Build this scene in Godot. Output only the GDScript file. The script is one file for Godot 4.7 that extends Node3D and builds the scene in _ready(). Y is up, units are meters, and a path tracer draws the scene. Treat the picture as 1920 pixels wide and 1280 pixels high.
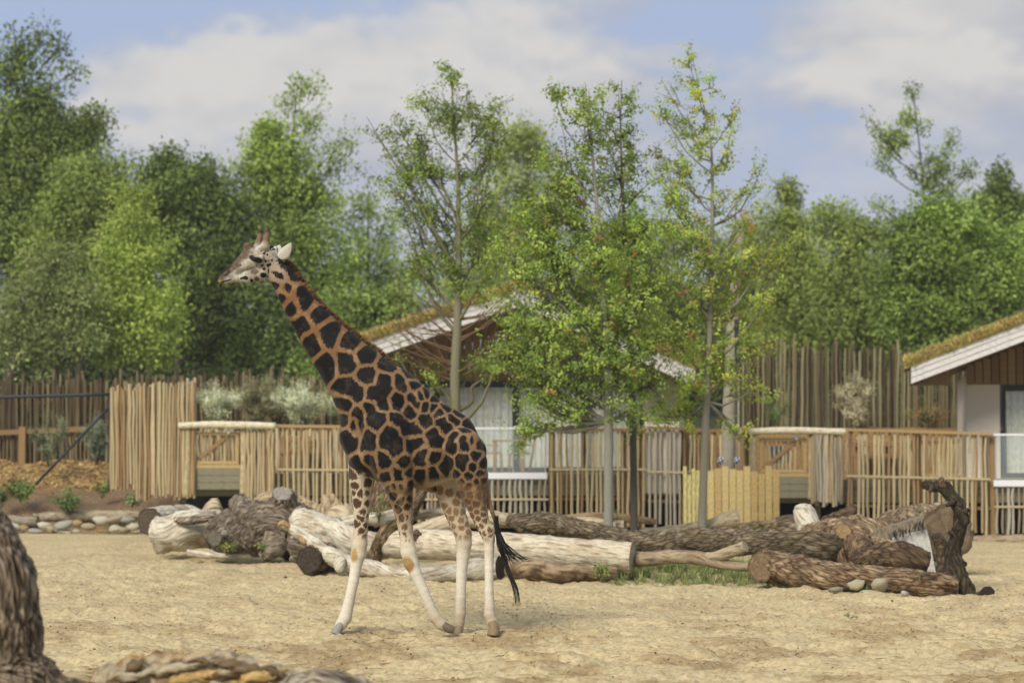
extends Node3D
# A giraffe walking across a sandy zoo paddock; driftwood pile, young trees, two thatch-topped lodges with reed screens behind.
const F := 4000.0          # focal length in pixels of the 1920 x 1280 photograph
const EYE := 2.0           # camera height
const GD := 23.6           # how far off the giraffe walks
var pitch := atan(208.0 / 4000.0)
var M := {}
var taken := {}
var rng := RandomNumberGenerator.new()
var nz := FastNoiseLite.new()
var nz2 := FastNoiseLite.new()
var sticks: Array[ArrayMesh] = []

func _ready():
	var cam := Camera3D.new()
	cam.name = "camera"
	add_child(cam)
	cam.position = Vector3(0, EYE, 0)
	cam.rotation.x = pitch
	cam.keep_aspect = Camera3D.KEEP_HEIGHT
	var at := CameraAttributesPhysical.new()
	at.frustum_focal_length = 75.0
	at.frustum_focus_distance = GD - 0.2
	at.frustum_near = 0.5
	at.frustum_far = 900.0
	at.exposure_aperture = 1.55
	cam.attributes = at
	cam.fov = rad_to_deg(2.0 * atan(640.0 / F))
	cam.near = 0.5
	cam.far = 900.0
	cam.current = true
	var env := Environment.new()
	env.background_mode = Environment.BG_SKY
	env.tonemap_mode = Environment.TONE_MAPPER_LINEAR
	env.tonemap_exposure = 2.55
	env.sdfgi_enabled = true
	env.ssao_enabled = true
	env.ssil_enabled = true
	env.sky = Sky.new()
	env.sky.sky_material = make_sky(2.55)
	env.fog_enabled = true
	env.fog_density = 0.0004
	env.fog_light_color = Color(0.90, 0.92, 0.92)
	var we := WorldEnvironment.new()
	we.name = "world_environment"
	we.environment = env
	add_child(we)
	var sun := DirectionalLight3D.new()
	sun.name = "sun"
	sun.light_energy = 0.5
	sun.light_angular_distance = 24.0
	sun.light_color = Color(1.0, 0.955, 0.89)
	sun.shadow_enabled = true
	add_child(sun)
	sun.look_at_from_position(Vector3(-7, 11.5, 13), Vector3.ZERO, Vector3.UP)
	nz.seed = 11
	nz.noise_type = FastNoiseLite.TYPE_SIMPLEX_SMOOTH
	nz.frequency = 1.0
	nz.fractal_octaves = 3
	nz2.seed = 23
	nz2.noise_type = FastNoiseLite.TYPE_SIMPLEX_SMOOTH
	nz2.frequency = 1.0
	nz2.fractal_type = FastNoiseLite.FRACTAL_RIDGED
	nz2.fractal_octaves = 3
	var t0 := Time.get_ticks_msec()
	make_materials()
	make_sticks()
	make_ground()
	make_lodges()
	make_fences()
	make_furniture()
	make_backdrop_trees()
	make_young_trees()
	make_shrubs()
	print("setting ", Time.get_ticks_msec() - t0)
	make_giraffe()
	print("giraffe ", Time.get_ticks_msec() - t0)
	make_logs()
	make_stones()
	make_small_things()
	print("all ", Time.get_ticks_msec() - t0)

# ---------------------------------------------------------------- where things are
func U(px: float, py: float, d: float) -> Vector3:      # the point d metres in front that lies in that direction
	var u := (px - 960.0) / F
	var v := (640.0 - py) / F
	var t := d / (cos(pitch) - v * sin(pitch))
	return Vector3(u * t, EYE + (v * cos(pitch) + sin(pitch)) * t, -d)

func alb(r: float, g: float, b: float, k := 0.8) -> Color:   # a base colour (sRGB) from how bright a surface looks in daylight
	var c := lin(r, g, b, k)
	return c.linear_to_srgb()

func lin(r: float, g: float, b: float, k := 0.8) -> Color:
	var c := Color(r / 255.0, g / 255.0, b / 255.0).srgb_to_linear()
	var y := 0.3 * c.r + 0.6 * c.g + 0.1 * c.b          # a dry, dusty place: colours a little greyer than they look
	return Color(lerpf(c.r, y, 0.17) * 0.97 * k, lerpf(c.g, y, 0.17) * 1.02 * k, lerpf(c.b, y, 0.17) * k, 1.0)

func ss(a: float, b: float, x: float) -> float:
	var t := clampf((x - a) / (b - a), 0.0, 1.0)
	return t * t * (3.0 - 2.0 * t)

# ---------------------------------------------------------------- sky
func make_sky(expo: float) -> PanoramaSkyMaterial:
	var w := 2048
	var h := 1024
	var n1 := FastNoiseLite.new()
	n1.seed = 5
	n1.frequency = 1.0
	n1.fractal_octaves = 5
	n1.noise_type = FastNoiseLite.TYPE_SIMPLEX_SMOOTH
	# clouds in view: across, up (both radians), half width, half height, strength
	var cl := [
		[-0.140, 0.168, 0.060, 0.020, 1.0], [-0.105, 0.176, 0.050, 0.022, 1.0], [-0.020, 0.180, 0.085, 0.026, 0.95], [-0.07, 0.155, 0.13, 0.028, 0.7],
		[-0.10, 0.122, 0.14, 0.03, 0.55], [0.03, 0.150, 0.07, 0.03, 0.5], [0.012, 0.208, 0.045, 0.010, 0.7],
		[0.205, 0.190, 0.075, 0.034, 1.0], [0.18, 0.170, 0.07, 0.018, 0.85], [0.24, 0.150, 0.08, 0.03, 0.7], [0.10, 0.135, 0.05, 0.012, 0.35],
		[-0.24, 0.14, 0.05, 0.012, 0.4], [0.22, 0.11, 0.09, 0.02, 0.5], [0.02, 0.09, 0.2, 0.03, 0.3]]
	var blue_hi := Color8(160, 178, 212).srgb_to_linear()
	var blue := Color8(170, 186, 215).srgb_to_linear()
	var pale := Color8(192, 198, 217).srgb_to_linear()
	var lit := Color8(217, 214, 209).srgb_to_linear()
	var grey := Color8(180, 182, 192).srgb_to_linear()
	var im := Image.create(w, h, false, Image.FORMAT_RGBF)
	for y in h:
		var el := (0.5 - (y + 0.5) / h) * PI
		if el < -0.02:
			im.fill_rect(Rect2i(0, y, w, h - y), Color(0.13, 0.12, 0.085))
			break
		var ce := cos(el)
		var se := sin(el)
		var base := pale.lerp(blue, ss(0.02, 0.17, el)).lerp(blue_hi, ss(0.2, 1.2, el))
		for x in w:
			var az := (x + 0.5) / w * TAU
			if az > PI:
				az -= TAU
			var d3 := Vector3(sin(az) * ce, se * 1.6, -cos(az) * ce)
			var n := n1.get_noise_3d(d3.x * 5.0, d3.y * 8.0, d3.z * 5.0)
			var out := maxf(ss(0.25, 0.36, absf(az)), ss(0.22, 0.32, el))
			var dens := 0.0
			var top := 0.0
			if out < 1.0:
				var nf := n1.get_noise_3d(d3.x * 26.0, d3.y * 34.0, d3.z * 26.0 + 7.0)
				var nh := n1.get_noise_3d(d3.x * 70.0, d3.y * 80.0, d3.z * 70.0 + 3.0)
				for c in cl:
					var ex: float = (az - c[0]) / c[2] + nf * 0.5
					var ey: float = (el - c[1]) / c[3] + nf * 0.7 + nh * 0.3
					var q := ex * ex + ey * ey
					if q < 2.2:
						var a: float = c[4] * ss(2.1, 0.35, q)
						top += a * clampf(0.42 + 0.62 * ey - 0.25 * ex, 0.0, 1.1)
						dens = 1.0 - (1.0 - dens) * (1.0 - a)
				top = clampf(top, 0.0, 1.0)
			if out > 0.0:
				var dn := ss(-0.14, 0.22, n + 0.06)
				dens = lerpf(dens, dn, out)
				top = lerpf(top, clampf(0.45 + n * 1.2, 0.0, 1.0), out)
			top = clampf(top + 0.55 * n1.get_noise_3d(d3.x * 14.0 + 9.0, d3.y * 22.0, d3.z * 14.0), 0.0, 1.0)
			var c2 := base.lerp(grey.lerp(lit, top), clampf(dens, 0.0, 1.0) * 0.93)
			var k := (1.0 + 0.2 * ss(0.2, 1.3, el)) / expo
			im.set_pixel(x, y, Color(c2.r * k, c2.g * k, c2.b * k))
	im.resize(4096, 2048, Image.INTERPOLATE_CUBIC)
	var m := PanoramaSkyMaterial.new()
	m.panorama = ImageTexture.create_from_image(im)
	return m

# ---------------------------------------------------------------- objects
func numbered(called: String) -> String:
	var n: int = taken.get(called, 0)
	taken[called] = n + 1
	return called if n == 0 else "%s_%03d" % [called, n]

func meta(o: Node, label: String, category: String, group := "", kind := ""):
	if label: o.set_meta("label", label)
	if category: o.set_meta("category", category)
	if group: o.set_meta("group", group)
	if kind: o.set_meta("kind", kind)

func thing(called: String, label: String, category: String, where := Vector3.ZERO, group := "") -> Node3D:
	var o := Node3D.new()
	o.name = numbered(called)
	add_child(o)
	o.position = where
	meta(o, label, category, group)
	return o

func part(parent: Node3D, called: String, mesh: Mesh, mat: Material, xf := Transform3D()) -> MeshInstance3D:
	var o := MeshInstance3D.new()
	o.name = called
	o.mesh = mesh
	o.material_override = mat
	o.transform = xf
	parent.add_child(o, true)
	return o

func struct(called: String, mesh: Mesh, mat: Material) -> MeshInstance3D:
	var o := MeshInstance3D.new()
	o.name = numbered(called)
	o.mesh = mesh
	o.material_override = mat
	add_child(o)
	o.set_meta("kind", "structure")
	return o

func multi(parent: Node3D, called: String, mesh: Mesh, mat: Material, xfs: Array, cols: Array = []) -> MultiMeshInstance3D:
	var mm := MultiMesh.new()
	mm.transform_format = MultiMesh.TRANSFORM_3D
	mm.use_colors = cols.size() > 0
	mm.mesh = mesh
	mm.instance_count = xfs.size()
	for i in xfs.size():
		mm.set_instance_transform(i, xfs[i])
		if cols.size() > 0:
			mm.set_instance_color(i, cols[i])
	var o := MultiMeshInstance3D.new()
	o.name = called
	o.multimesh = mm
	o.material_override = mat
	parent.add_child(o, true)
	o.set_meta("kind", "stuff")
	return o

# ---------------------------------------------------------------- meshes
func quad(st: SurfaceTool, a: Vector3, b: Vector3, c: Vector3, d: Vector3):   # clockwise seen from outside
	for p in [a, b, c, a, c, d]:
		st.add_vertex(p)

func flat(st: SurfaceTool) -> ArrayMesh:
	st.generate_normals()
	return st.commit()

func cbox(size: Vector3, bev := 0.004) -> ArrayMesh:       # a box with chamfered edges, centred
	var st := SurfaceTool.new()
	st.begin(Mesh.PRIMITIVE_TRIANGLES)
	st.set_smooth_group(-1)
	add_box(st, Transform3D(), size, bev)
	return flat(st)

func add_box(st: SurfaceTool, xf: Transform3D, size: Vector3, bev := 0.004):
	var h := size * 0.5
	var b := minf(bev, minf(h.x, minf(h.y, h.z)) * 0.45)
	var ring := func(z: float, k: float) -> Array:
		return [Vector3(-h.x + k + 0.0, -h.y + k, z), Vector3(-h.x + k, h.y - k, z), Vector3(h.x - k, h.y - k, z), Vector3(h.x - k, -h.y + k, z)]
	var rs := [ring.call(h.z, b), ring.call(h.z - b, 0.0), ring.call(-h.z + b, 0.0), ring.call(-h.z, b)]
	for i in 4:
		for j in 4:
			rs[i][j] = xf * rs[i][j]
	quad(st, rs[0][0], rs[0][1], rs[0][2], rs[0][3])
	quad(st, rs[3][3], rs[3][2], rs[3][1], rs[3][0])
	for i in 3:
		for j in 4:
			var k := (j + 1) % 4
			quad(st, rs[i][j], rs[i + 1][j], rs[i + 1][k], rs[i][k])

func prism(poly: PackedVector2Array, z0: float, z1: float) -> ArrayMesh:     # outline in x and y, from z0 (front) back to z1
	var st := SurfaceTool.new()
	st.begin(Mesh.PRIMITIVE_TRIANGLES)
	st.set_smooth_group(-1)
	if Geometry2D.is_polygon_clockwise(poly):
		pass
	else:
		poly.reverse()
	var idx := Geometry2D.triangulate_polygon(poly)
	for i in range(0, idx.size(), 3):
		var a := poly[idx[i]]
		var b := poly[idx[i + 1]]
		var c := poly[idx[i + 2]]
		if (b - a).cross(c - a) > 0.0:
			var s := b
			b = c
			c = s
		for p in [a, b, c]:
			st.add_vertex(Vector3(p.x, p.y, z0))
		for p in [a, c, b]:
			st.add_vertex(Vector3(p.x, p.y, z1))
	var n := poly.size()
	for i in n:
		var a := poly[i]
		var b := poly[(i + 1) % n]
		quad(st, Vector3(a.x, a.y, z0), Vector3(a.x, a.y, z1), Vector3(b.x, b.y, z1), Vector3(b.x, b.y, z0))
	return flat(st)

# a board or block given by two corners in the view at a distance, standing at its true place; z grows towards the viewer
func board(parent: Node3D, called: String, mat: Material, x0: float, y0: float, x1: float, y1: float, d: float, thick: float, bev := 0.006) -> MeshInstance3D:
	var a := U(x0, y0, d)
	var b := U(x1, y1, d)
	var size := Vector3(absf(b.x - a.x), absf(b.y - a.y), thick)
	var c := (a + b) * 0.5
	c.z = -d - thick * 0.5
	return part(parent, called, cbox(size, bev), mat, Transform3D(Basis(), c - parent.position))

# a bar between two points
func bar(parent: Node3D, called: String, mat: Material, a: Vector3, b: Vector3, w: float, t: float, bev := 0.004) -> MeshInstance3D:
	var y := (b - a).normalized()
	var z := Vector3(0, 0, 1)
	if absf(y.dot(z)) > 0.95:
		z = Vector3(1, 0, 0)
	var x := y.cross(z).normalized()
	z = x.cross(y)
	return part(parent, called, cbox(Vector3(w, (b - a).length(), t), bev), mat, Transform3D(Basis(x, y, z), (a + b) * 0.5 - parent.position))

func spline(p: Array, t: float) -> Variant:       # Catmull-Rom through an array of vectors or numbers
	var n := p.size()
	var f := clampf(t, 0.0, 1.0) * (n - 1)
	var i := mini(int(f), n - 2)
	f -= i
	var p0 = p[maxi(i - 1, 0)]
	var p1 = p[i]
	var p2 = p[i + 1]
	var p3 = p[mini(i + 2, n - 1)]
	return 0.5 * ((2.0 * p1) + (p2 - p0) * f + (2.0 * p0 - 5.0 * p1 + 4.0 * p2 - p3) * f * f + (3.0 * p1 - p0 - 3.0 * p2 + p3) * f * f * f)

# a tube along points, with lumps and ridges; o: sides, step, lump, lump_f, ridge, ridge_f, seed, cap0, cap1 (true: closed in the same mesh), tint (Callable), vary
func add_tube(st: SurfaceTool, pts: Array, rad: Array, o := {}):
	var sides: int = o.get("sides", 8)
	var total := 0.0
	for i in pts.size() - 1:
		total += (pts[i + 1] - pts[i]).length()
	var rings := maxi(2, int(ceil(total / float(o.get("step", 0.1)))))
	var lump: float = o.get("lump", 0.0)
	var lf: float = o.get("lump_f", 2.0)
	var ridge: float = o.get("ridge", 0.0)
	var rf: float = o.get("ridge_f", 9.0)
	var sd: float = o.get("seed", 0.0)
	var tint = o.get("tint", null)
	var base_col: Color = o.get("col", Color.WHITE)
	var grid := []
	var side := Vector3.ZERO
	var along := 0.0
	var prev: Vector3 = pts[0]
	var ends := []
	for r in rings + 1:
		var t := float(r) / rings
		var c: Vector3 = spline(pts, t)
		var dir: Vector3 = ((spline(pts, minf(t + 0.01, 1.0)) as Vector3) - (spline(pts, maxf(t - 0.01, 0.0)) as Vector3)).normalized()
		if r == 0:
			side = dir.cross(Vector3(0.13, 0.2, 1).normalized()).normalized()
		side = (side - dir * side.dot(dir)).normalized()
		var up := dir.cross(side)
		along += (c - prev).length()
		prev = c
		var rr: float = spline(rad, t)
		var row := []
		for s in sides:
			var a := TAU * s / sides
			var off := side * cos(a) + up * sin(a)
			var q := off * rr
			var k := 1.0
			if lump > 0.0:
				k += lump * nz.get_noise_3d(c.x * lf + off.x * rr * lf + sd, c.y * lf + off.y * rr * lf, c.z * lf + off.z * rr * lf)
			var rv := 0.0
			if ridge > 0.0:
				var wob := 0.5 * nz.get_noise_3d(c.x * 3.0 + sd, c.y * 3.0 + cos(a), c.z * 3.0 + sin(a))
				var fur := absf(nz.get_noise_3d(cos(a) * rr * rf + sd + wob, sin(a) * rr * rf, along * rf * 0.13))
				rv = minf(fur * 3.4, 1.0) - 0.55 + 0.35 * nz2.get_noise_3d(cos(a) * rr * rf * 0.8 + sd, sin(a) * rr * rf * 0.8, along * rf * 0.3)
				k += ridge * rv / maxf(rr, 0.02)
			row.append([c + q * k, Vector2(a / TAU * TAU * maxf(rr, 0.02), along), rv])
		grid.append(row)
		if r == 0 or r == rings:
			ends.append([c, dir if r else -dir])
	for r in rings:
		for s in sides:
			var s2 := (s + 1) % sides
			var q := [grid[r][s], grid[r + 1][s], grid[r + 1][s2], grid[r][s2]]
			var wrap := TAU * maxf(float(spline(rad, float(r) / rings)), 0.02)
			for j in [0, 1, 2, 0, 2, 3]:
				var v: Array = q[j]
				var uv: Vector2 = v[1]
				if s2 == 0 and j >= 2:
					uv.x += wrap
				st.set_uv(uv)
				st.set_uv2(uv)
				st.set_color(tint.call(v[0], v[2], base_col) if tint else base_col)
				st.add_vertex(v[0])
	for e in 2:
		var on: bool = o.get("cap%d" % e, true)
		if on:
			var row: Array = grid[0] if e == 0 else grid[rings]
			for s in sides:
				var s2 := (s + 1) % sides
				var tri := [ends[e][0], row[s][0], row[s2][0]] if e == 0 else [ends[e][0], row[s2][0], row[s][0]]
				for p in tri:
					st.set_uv(Vector2(p.x, p.y))
					st.set_uv2(Vector2(p.x, p.y))
					st.set_color(base_col)
					st.add_vertex(p)
	return [grid, ends]

func new_st(smooth := 0) -> SurfaceTool:
	var st := SurfaceTool.new()
	st.begin(Mesh.PRIMITIVE_TRIANGLES)
	st.set_smooth_group(smooth)
	return st

func done(st: SurfaceTool) -> ArrayMesh:
	st.index()
	st.generate_normals()
	return st.commit()

func make_sticks():          # crooked peeled sticks of height 1 and radius 1 (they are scaled to size)
	for k in 7:
		var st := new_st()
		var pts := []
		for i in 6:
			pts.append(Vector3(0.8 * nz.get_noise_2d(i * 0.55, k * 9.0), i / 5.0, 0.8 * nz.get_noise_2d(i * 0.55, k * 9.0 + 4.0)))
		add_stick(st, pts, k)
		sticks.append(done(st))

func add_stick(st: SurfaceTool, pts: Array, k: int):
	var sides := 6
	var rows := []
	for i in pts.size():
		var row := []
		var r := 1.0 + 0.25 * nz.get_noise_2d(i * 0.9, k * 5.0 + 20.0) - 0.12 * i / 5.0
		for s in sides:
			var a := TAU * s / sides
			row.append(pts[i] + Vector3(cos(a) * r, 0, sin(a) * r))
		rows.append(row)
	for i in pts.size() - 1:
		for s in sides:
			var s2 := (s + 1) % sides
			quad(st, rows[i][s2], rows[i][s], rows[i + 1][s], rows[i + 1][s2])
	var n := pts.size() - 1
	for s in sides:
		for p in [pts[n] + Vector3(0, 0.003, 0), rows[n][(s + 1) % sides], rows[n][s]]:
			st.add_vertex(p)

func stick(parent: Node3D, called: String, mat: Material, x: float, y_top: float, y_bot: float, d: float, wpx: float, lean := 0.0) -> MeshInstance3D:
	var a := U(x, y_bot, d)
	var b := U(x + lean, y_top, d)
	var y := b - a
	var r := wpx * 0.5 * d / F
	var turn := Basis(Vector3.UP, rng.randf() * TAU)
	var bs := Basis(turn.x * r, y, turn.z * r)
	return part(parent, called, sticks[rng.randi() % sticks.size()], mat, Transform3D(bs, a - parent.position))

# ---------------------------------------------------------------- materials
func ntex(sd: int, freq: float, cols: Array, at := [], ridged := false, oct := 5, size := 512, type := FastNoiseLite.TYPE_SIMPLEX_SMOOTH) -> NoiseTexture2D:
	var n := FastNoiseLite.new()
	n.seed = sd
	n.frequency = freq
	n.noise_type = type
	n.fractal_type = FastNoiseLite.FRACTAL_RIDGED if ridged else FastNoiseLite.FRACTAL_FBM
	n.fractal_octaves = oct
	var t := NoiseTexture2D.new()
	t.width = size
	t.height = size
	t.seamless = true
	t.noise = n
	var g := Gradient.new()
	var offs := PackedFloat32Array()
	var cc := PackedColorArray()
	for i in cols.size():
		offs.append(at[i] if at.size() else float(i) / (cols.size() - 1))
		cc.append(cols[i])
	g.offsets = offs
	g.colors = cc
	t.color_ramp = g
	return t

func nnorm(sd: int, freq: float, strength: float, ridged := false, oct := 5, size := 512) -> NoiseTexture2D:
	var n := FastNoiseLite.new()
	n.seed = sd
	n.frequency = freq
	n.fractal_type = FastNoiseLite.FRACTAL_RIDGED if ridged else FastNoiseLite.FRACTAL_FBM
	n.fractal_octaves = oct
	var t := NoiseTexture2D.new()
	t.width = size
	t.height = size
	t.seamless = true
	t.as_normal_map = true
	t.bump_strength = strength
	t.noise = n
	return t

func mat(col: Color, rough := 0.85, tex: Texture2D = null, norm: Texture2D = null, scale := Vector3.ONE, tri := true) -> StandardMaterial3D:
	var m := StandardMaterial3D.new()
	m.albedo_color = col
	m.roughness = rough
	m.metallic_specular = 0.35
	m.albedo_texture = tex
	if norm:
		m.normal_enabled = true
		m.normal_texture = norm
	m.uv1_scale = scale
	m.uv1_triplanar = tri and (tex != null or norm != null)
	return m

func vc(m: StandardMaterial3D) -> StandardMaterial3D:
	m.vertex_color_use_as_albedo = true
	return m

func leafy(through: Color, rough := 0.55) -> StandardMaterial3D:
	var m := StandardMaterial3D.new()
	m.vertex_color_use_as_albedo = true
	m.roughness = rough
	m.metallic_specular = 0.3
	m.cull_mode = BaseMaterial3D.CULL_DISABLED
	m.backlight_enabled = true
	m.backlight = through
	return m

func make_materials():
	var g := func(v: float) -> Color: return Color(v, v, v)
	var grain := ntex(31, 0.02, [g.call(0.66), g.call(0.86), g.call(1.0), g.call(0.9)], [0.0, 0.35, 0.7, 1.0])
	var grain_n := nnorm(31, 0.02, 3.0)
	var blotch := ntex(32, 0.012, [g.call(0.72), g.call(0.93), g.call(1.0)], [0.2, 0.55, 0.9], false, 6)
	var speck := ntex(33, 0.05, [g.call(0.7), g.call(0.95), g.call(1.0)], [0.15, 0.5, 0.9], false, 4)
	var gs := Vector3(9, 1.1, 9)
	# bark: ridged, stretched along the stem
	var bark_t := ntex(41, 0.016, [Color(0.90, 0.87, 0.82), Color(0.74, 0.70, 0.65), Color(0.56, 0.51, 0.46), Color(0.26, 0.23, 0.20)], [0.15, 0.45, 0.68, 0.9], true, 5)
	var bark_n := nnorm(41, 0.016, -9.0, true)
	var bark := mat(Color(1, 1, 1), 0.95, bark_t, bark_n, Vector3(1.7, 0.42, 1), false)
	bark.normal_scale = 1.0
	M.bark = vc(bark)
	var bare_t := ntex(42, 0.014, [Color(0.60, 0.56, 0.50), Color(0.82, 0.79, 0.74), Color(0.93, 0.91, 0.87), Color(0.88, 0.84, 0.78)], [0.12, 0.36, 0.62, 0.95], false, 6)
	var bare := mat(Color(1, 1, 1), 0.85, bare_t, nnorm(43, 0.02, 5.0), Vector3(2.2, 0.35, 1), false)
	bare.detail_enabled = true
	bare.detail_blend_mode = BaseMaterial3D.BLEND_MODE_MUL
	bare.detail_albedo = ntex(44, 0.02, [g.call(0.66), g.call(0.9), g.call(1.0)], [0.08, 0.3, 0.5], true, 4)
	bare.detail_uv_layer = BaseMaterial3D.DETAIL_UV_2
	bare.uv2_scale = Vector3(3.5, 0.5, 1)
	M.bare = vc(bare)
	M.cut = vc(mat(Color(1, 1, 1), 0.9, ntex(45, 0.03, [g.call(0.5), g.call(0.85), g.call(1.0)], [0.1, 0.45, 0.8]), nnorm(45, 0.03, 4.0), Vector3(3, 3, 3)))
	M.trunk = vc(mat(Color(1, 1, 1), 0.9, ntex(46, 0.03, [g.call(0.45), g.call(0.85), g.call(1.0)], [0.1, 0.4, 0.75], false, 5), nnorm(46, 0.03, 3.0), Vector3(2.0, 5.0, 1), false))
	M.stone = vc(mat(Color(1, 1, 1), 0.9, ntex(47, 0.02, [g.call(0.62), g.call(0.9), g.call(1.0)], [0.15, 0.5, 0.85], false, 6), nnorm(48, 0.03, 4.0), Vector3(2.2, 2.2, 2.2)))
	# peeled hazel sticks and poles, in a few tones
	M.slats = [mat(alb(194, 174, 130, 1.0), 0.85, grain, grain_n, gs), mat(alb(180, 156, 112, 1.0), 0.85, grain, grain_n, gs), mat(alb(208, 184, 138, 1.0), 0.85, grain, grain_n, gs), mat(alb(166, 132, 86, 0.95), 0.85, grain, grain_n, gs), mat(alb(194, 170, 130, 1.0), 0.85, grain, grain_n, gs)]
	M.slats_grey = [mat(alb(190, 178, 156), 0.85, grain, grain_n, gs), mat(alb(202, 190, 170), 0.85, grain, grain_n, gs), mat(alb(170, 150, 120), 0.85, grain, grain_n, gs)]
	M.reeds = [mat(alb(188, 166, 126, 1.0), 0.9, grain, grain_n, gs), mat(alb(174, 150, 112, 1.0), 0.9, grain, grain_n, gs), mat(alb(206, 182, 142, 1.0), 0.9, grain, grain_n, gs), mat(alb(160, 126, 80, 0.9), 0.9, grain, grain_n, gs), mat(alb(192, 168, 122, 1.0), 0.9, grain, grain_n, gs)]
	M.poles = [mat(alb(140, 126, 86), 0.9, grain, grain_n, gs), mat(alb(118, 104, 70), 0.9, grain, grain_n, gs), mat(alb(164, 152, 110), 0.9, grain, grain_n, gs), mat(alb(92, 74, 50), 0.9, grain, grain_n, gs), mat(alb(136, 116, 84), 0.9, grain, grain_n, gs)]
	M.poles_left = [mat(alb(140, 120, 82), 0.9, grain, grain_n, gs), mat(alb(122, 102, 68), 0.9, grain, grain_n, gs), mat(alb(158, 140, 98), 0.9, grain, grain_n, gs), mat(alb(104, 84, 58), 0.9, grain, grain_n, gs)]
	M.post_grey = mat(alb(178, 166, 150), 0.9, grain, grain_n, Vector3(6, 0.6, 6))
	M.rail = mat(alb(196, 158, 100), 0.8, grain, grain_n, Vector3(1.2, 9, 9))
	M.rail_brown = mat(alb(160, 124, 78), 0.8, grain, grain_n, Vector3(1.2, 9, 9))
	M.post = mat(alb(172, 134, 82), 0.8, grain, grain_n, gs)
	M.gate = mat(alb(212, 176, 112), 0.8, grain, grain_n, Vector3(3, 3, 9))
	M.peeled = mat(alb(238, 224, 190, 0.92), 0.75, blotch, grain_n, Vector3(0.8, 5, 5))
	M.peeled_up = mat(alb(220, 196, 146), 0.75, blotch, grain_n, Vector3(5, 0.8, 5))
	M.planks = [mat(alb(222, 192, 118, 1.0), 0.85, grain, grain_n, Vector3(7, 0.9, 7)), mat(alb(214, 182, 106, 1.0), 0.85, grain, grain_n, Vector3(7, 0.9, 7)), mat(alb(228, 202, 136, 1.0), 0.85, grain, grain_n, Vector3(7, 0.9, 7)), mat(alb(208, 172, 100, 1.0), 0.85, grain, grain_n, Vector3(7, 0.9, 7)), mat(alb(220, 204, 124, 1.0), 0.85, blotch, grain_n, Vector3(7, 0.9, 7))]
	M.skirt = mat(alb(142, 135, 110, 0.95), 0.9, grain, grain_n, Vector3(0.8, 9, 9))
	M.deck = mat(alb(150, 140, 122), 0.9, grain, grain_n, Vector3(9, 9, 0.8))
	M.edge_white = mat(alb(232, 232, 240, 0.85), 0.6)
	M.wall = mat(alb(236, 221, 208, 0.95), 0.95, speck, nnorm(52, 0.06, 1.5), Vector3(2, 2, 2))
	M.fascia = mat(alb(232, 226, 228, 0.88), 0.7, grain, grain_n, Vector3(0.5, 7, 7))
	M.soffit = mat(alb(160, 128, 82), 0.85, grain, grain_n, Vector3(1, 7, 7))
	M.cladding = [mat(alb(170, 134, 90), 0.85, grain, grain_n, gs), mat(alb(158, 122, 80), 0.85, grain, grain_n, gs), mat(alb(180, 142, 96), 0.85, grain, grain_n, gs)]
	M.thatch = vc(mat(Color(1, 1, 1), 1.0, speck, null, Vector3(3, 3, 3)))
	M.frame = mat(alb(52, 58, 66), 0.45)
	M.black = mat(alb(46, 52, 60), 0.4)
	M.steel = mat(alb(205, 208, 212), 0.35)
	M.steel.metallic = 0.5
	M.curtain = mat(alb(240, 236, 216, 0.9), 0.95, speck, null, Vector3(1, 0.2, 1))
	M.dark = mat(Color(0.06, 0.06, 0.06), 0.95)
	var glass := StandardMaterial3D.new()
	glass.transparency = BaseMaterial3D.TRANSPARENCY_ALPHA
	glass.albedo_color = Color(0.85, 0.92, 0.92, 0.08)
	glass.roughness = 0.04
	M.glass = glass
	M.teak = mat(alb(178, 136, 86, 0.9), 0.8, grain, grain_n, Vector3(5, 5, 5))
	M.blue = mat(alb(60, 76, 120), 0.5)
	M.white = mat(alb(235, 235, 238, 0.9), 0.5)
	M.cushion = mat(alb(70, 96, 112), 0.95)
	# ground
	var sand := mat(Color(1, 1, 1), 1.0, ntex(61, 0.03, [Color(0.84, 0.80, 0.72), Color(0.93, 0.90, 0.84), Color(0.96, 0.94, 0.89), Color(1, 0.98, 0.94)], [0.1, 0.4, 0.65, 0.95], false, 6, 1024), nnorm(62, 0.014, 3.4, false, 6, 1024), Vector3(0.33, 0.33, 0.33), false)
	sand.detail_enabled = true
	sand.detail_blend_mode = BaseMaterial3D.BLEND_MODE_MUL
	sand.detail_albedo = ntex(63, 0.045, [g.call(0.72), g.call(0.96), g.call(1.0)], [0.12, 0.3, 0.55], false, 6, 512)
	sand.detail_uv_layer = BaseMaterial3D.DETAIL_UV_2
	sand.uv2_scale = Vector3(0.7, 0.7, 0.7)
	sand.metallic_specular = 0.1
	M.sand = vc(sand)
	M.soil = vc(mat(Color(1, 1, 1), 1.0, ntex(64, 0.03, [g.call(0.5), g.call(0.9), g.call(1.0)], [0.1, 0.45, 0.8], false, 6, 512), nnorm(64, 0.03, 6.0), Vector3(0.9, 0.9, 0.9)))
	M.slab_white = mat(alb(226, 220, 212), 0.85, grain, grain_n, Vector3(7, 1, 7))
	M.band = mat(alb(160, 142, 118), 0.9, blotch, grain_n, Vector3(3, 1, 3))
	M.char = mat(alb(86, 78, 70), 0.95, blotch)
	M.chip = vc(mat(Color(1, 1, 1), 0.95))
	M.plain = vc(mat(Color(1, 1, 1), 0.9))
	M.leaf = leafy(Color(0.75, 0.8, 0.3))
	M.leaf_far = leafy(Color(0.55, 0.6, 0.22), 0.7)
	M.silver = leafy(Color(0.3, 0.32, 0.25), 0.8)
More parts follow.
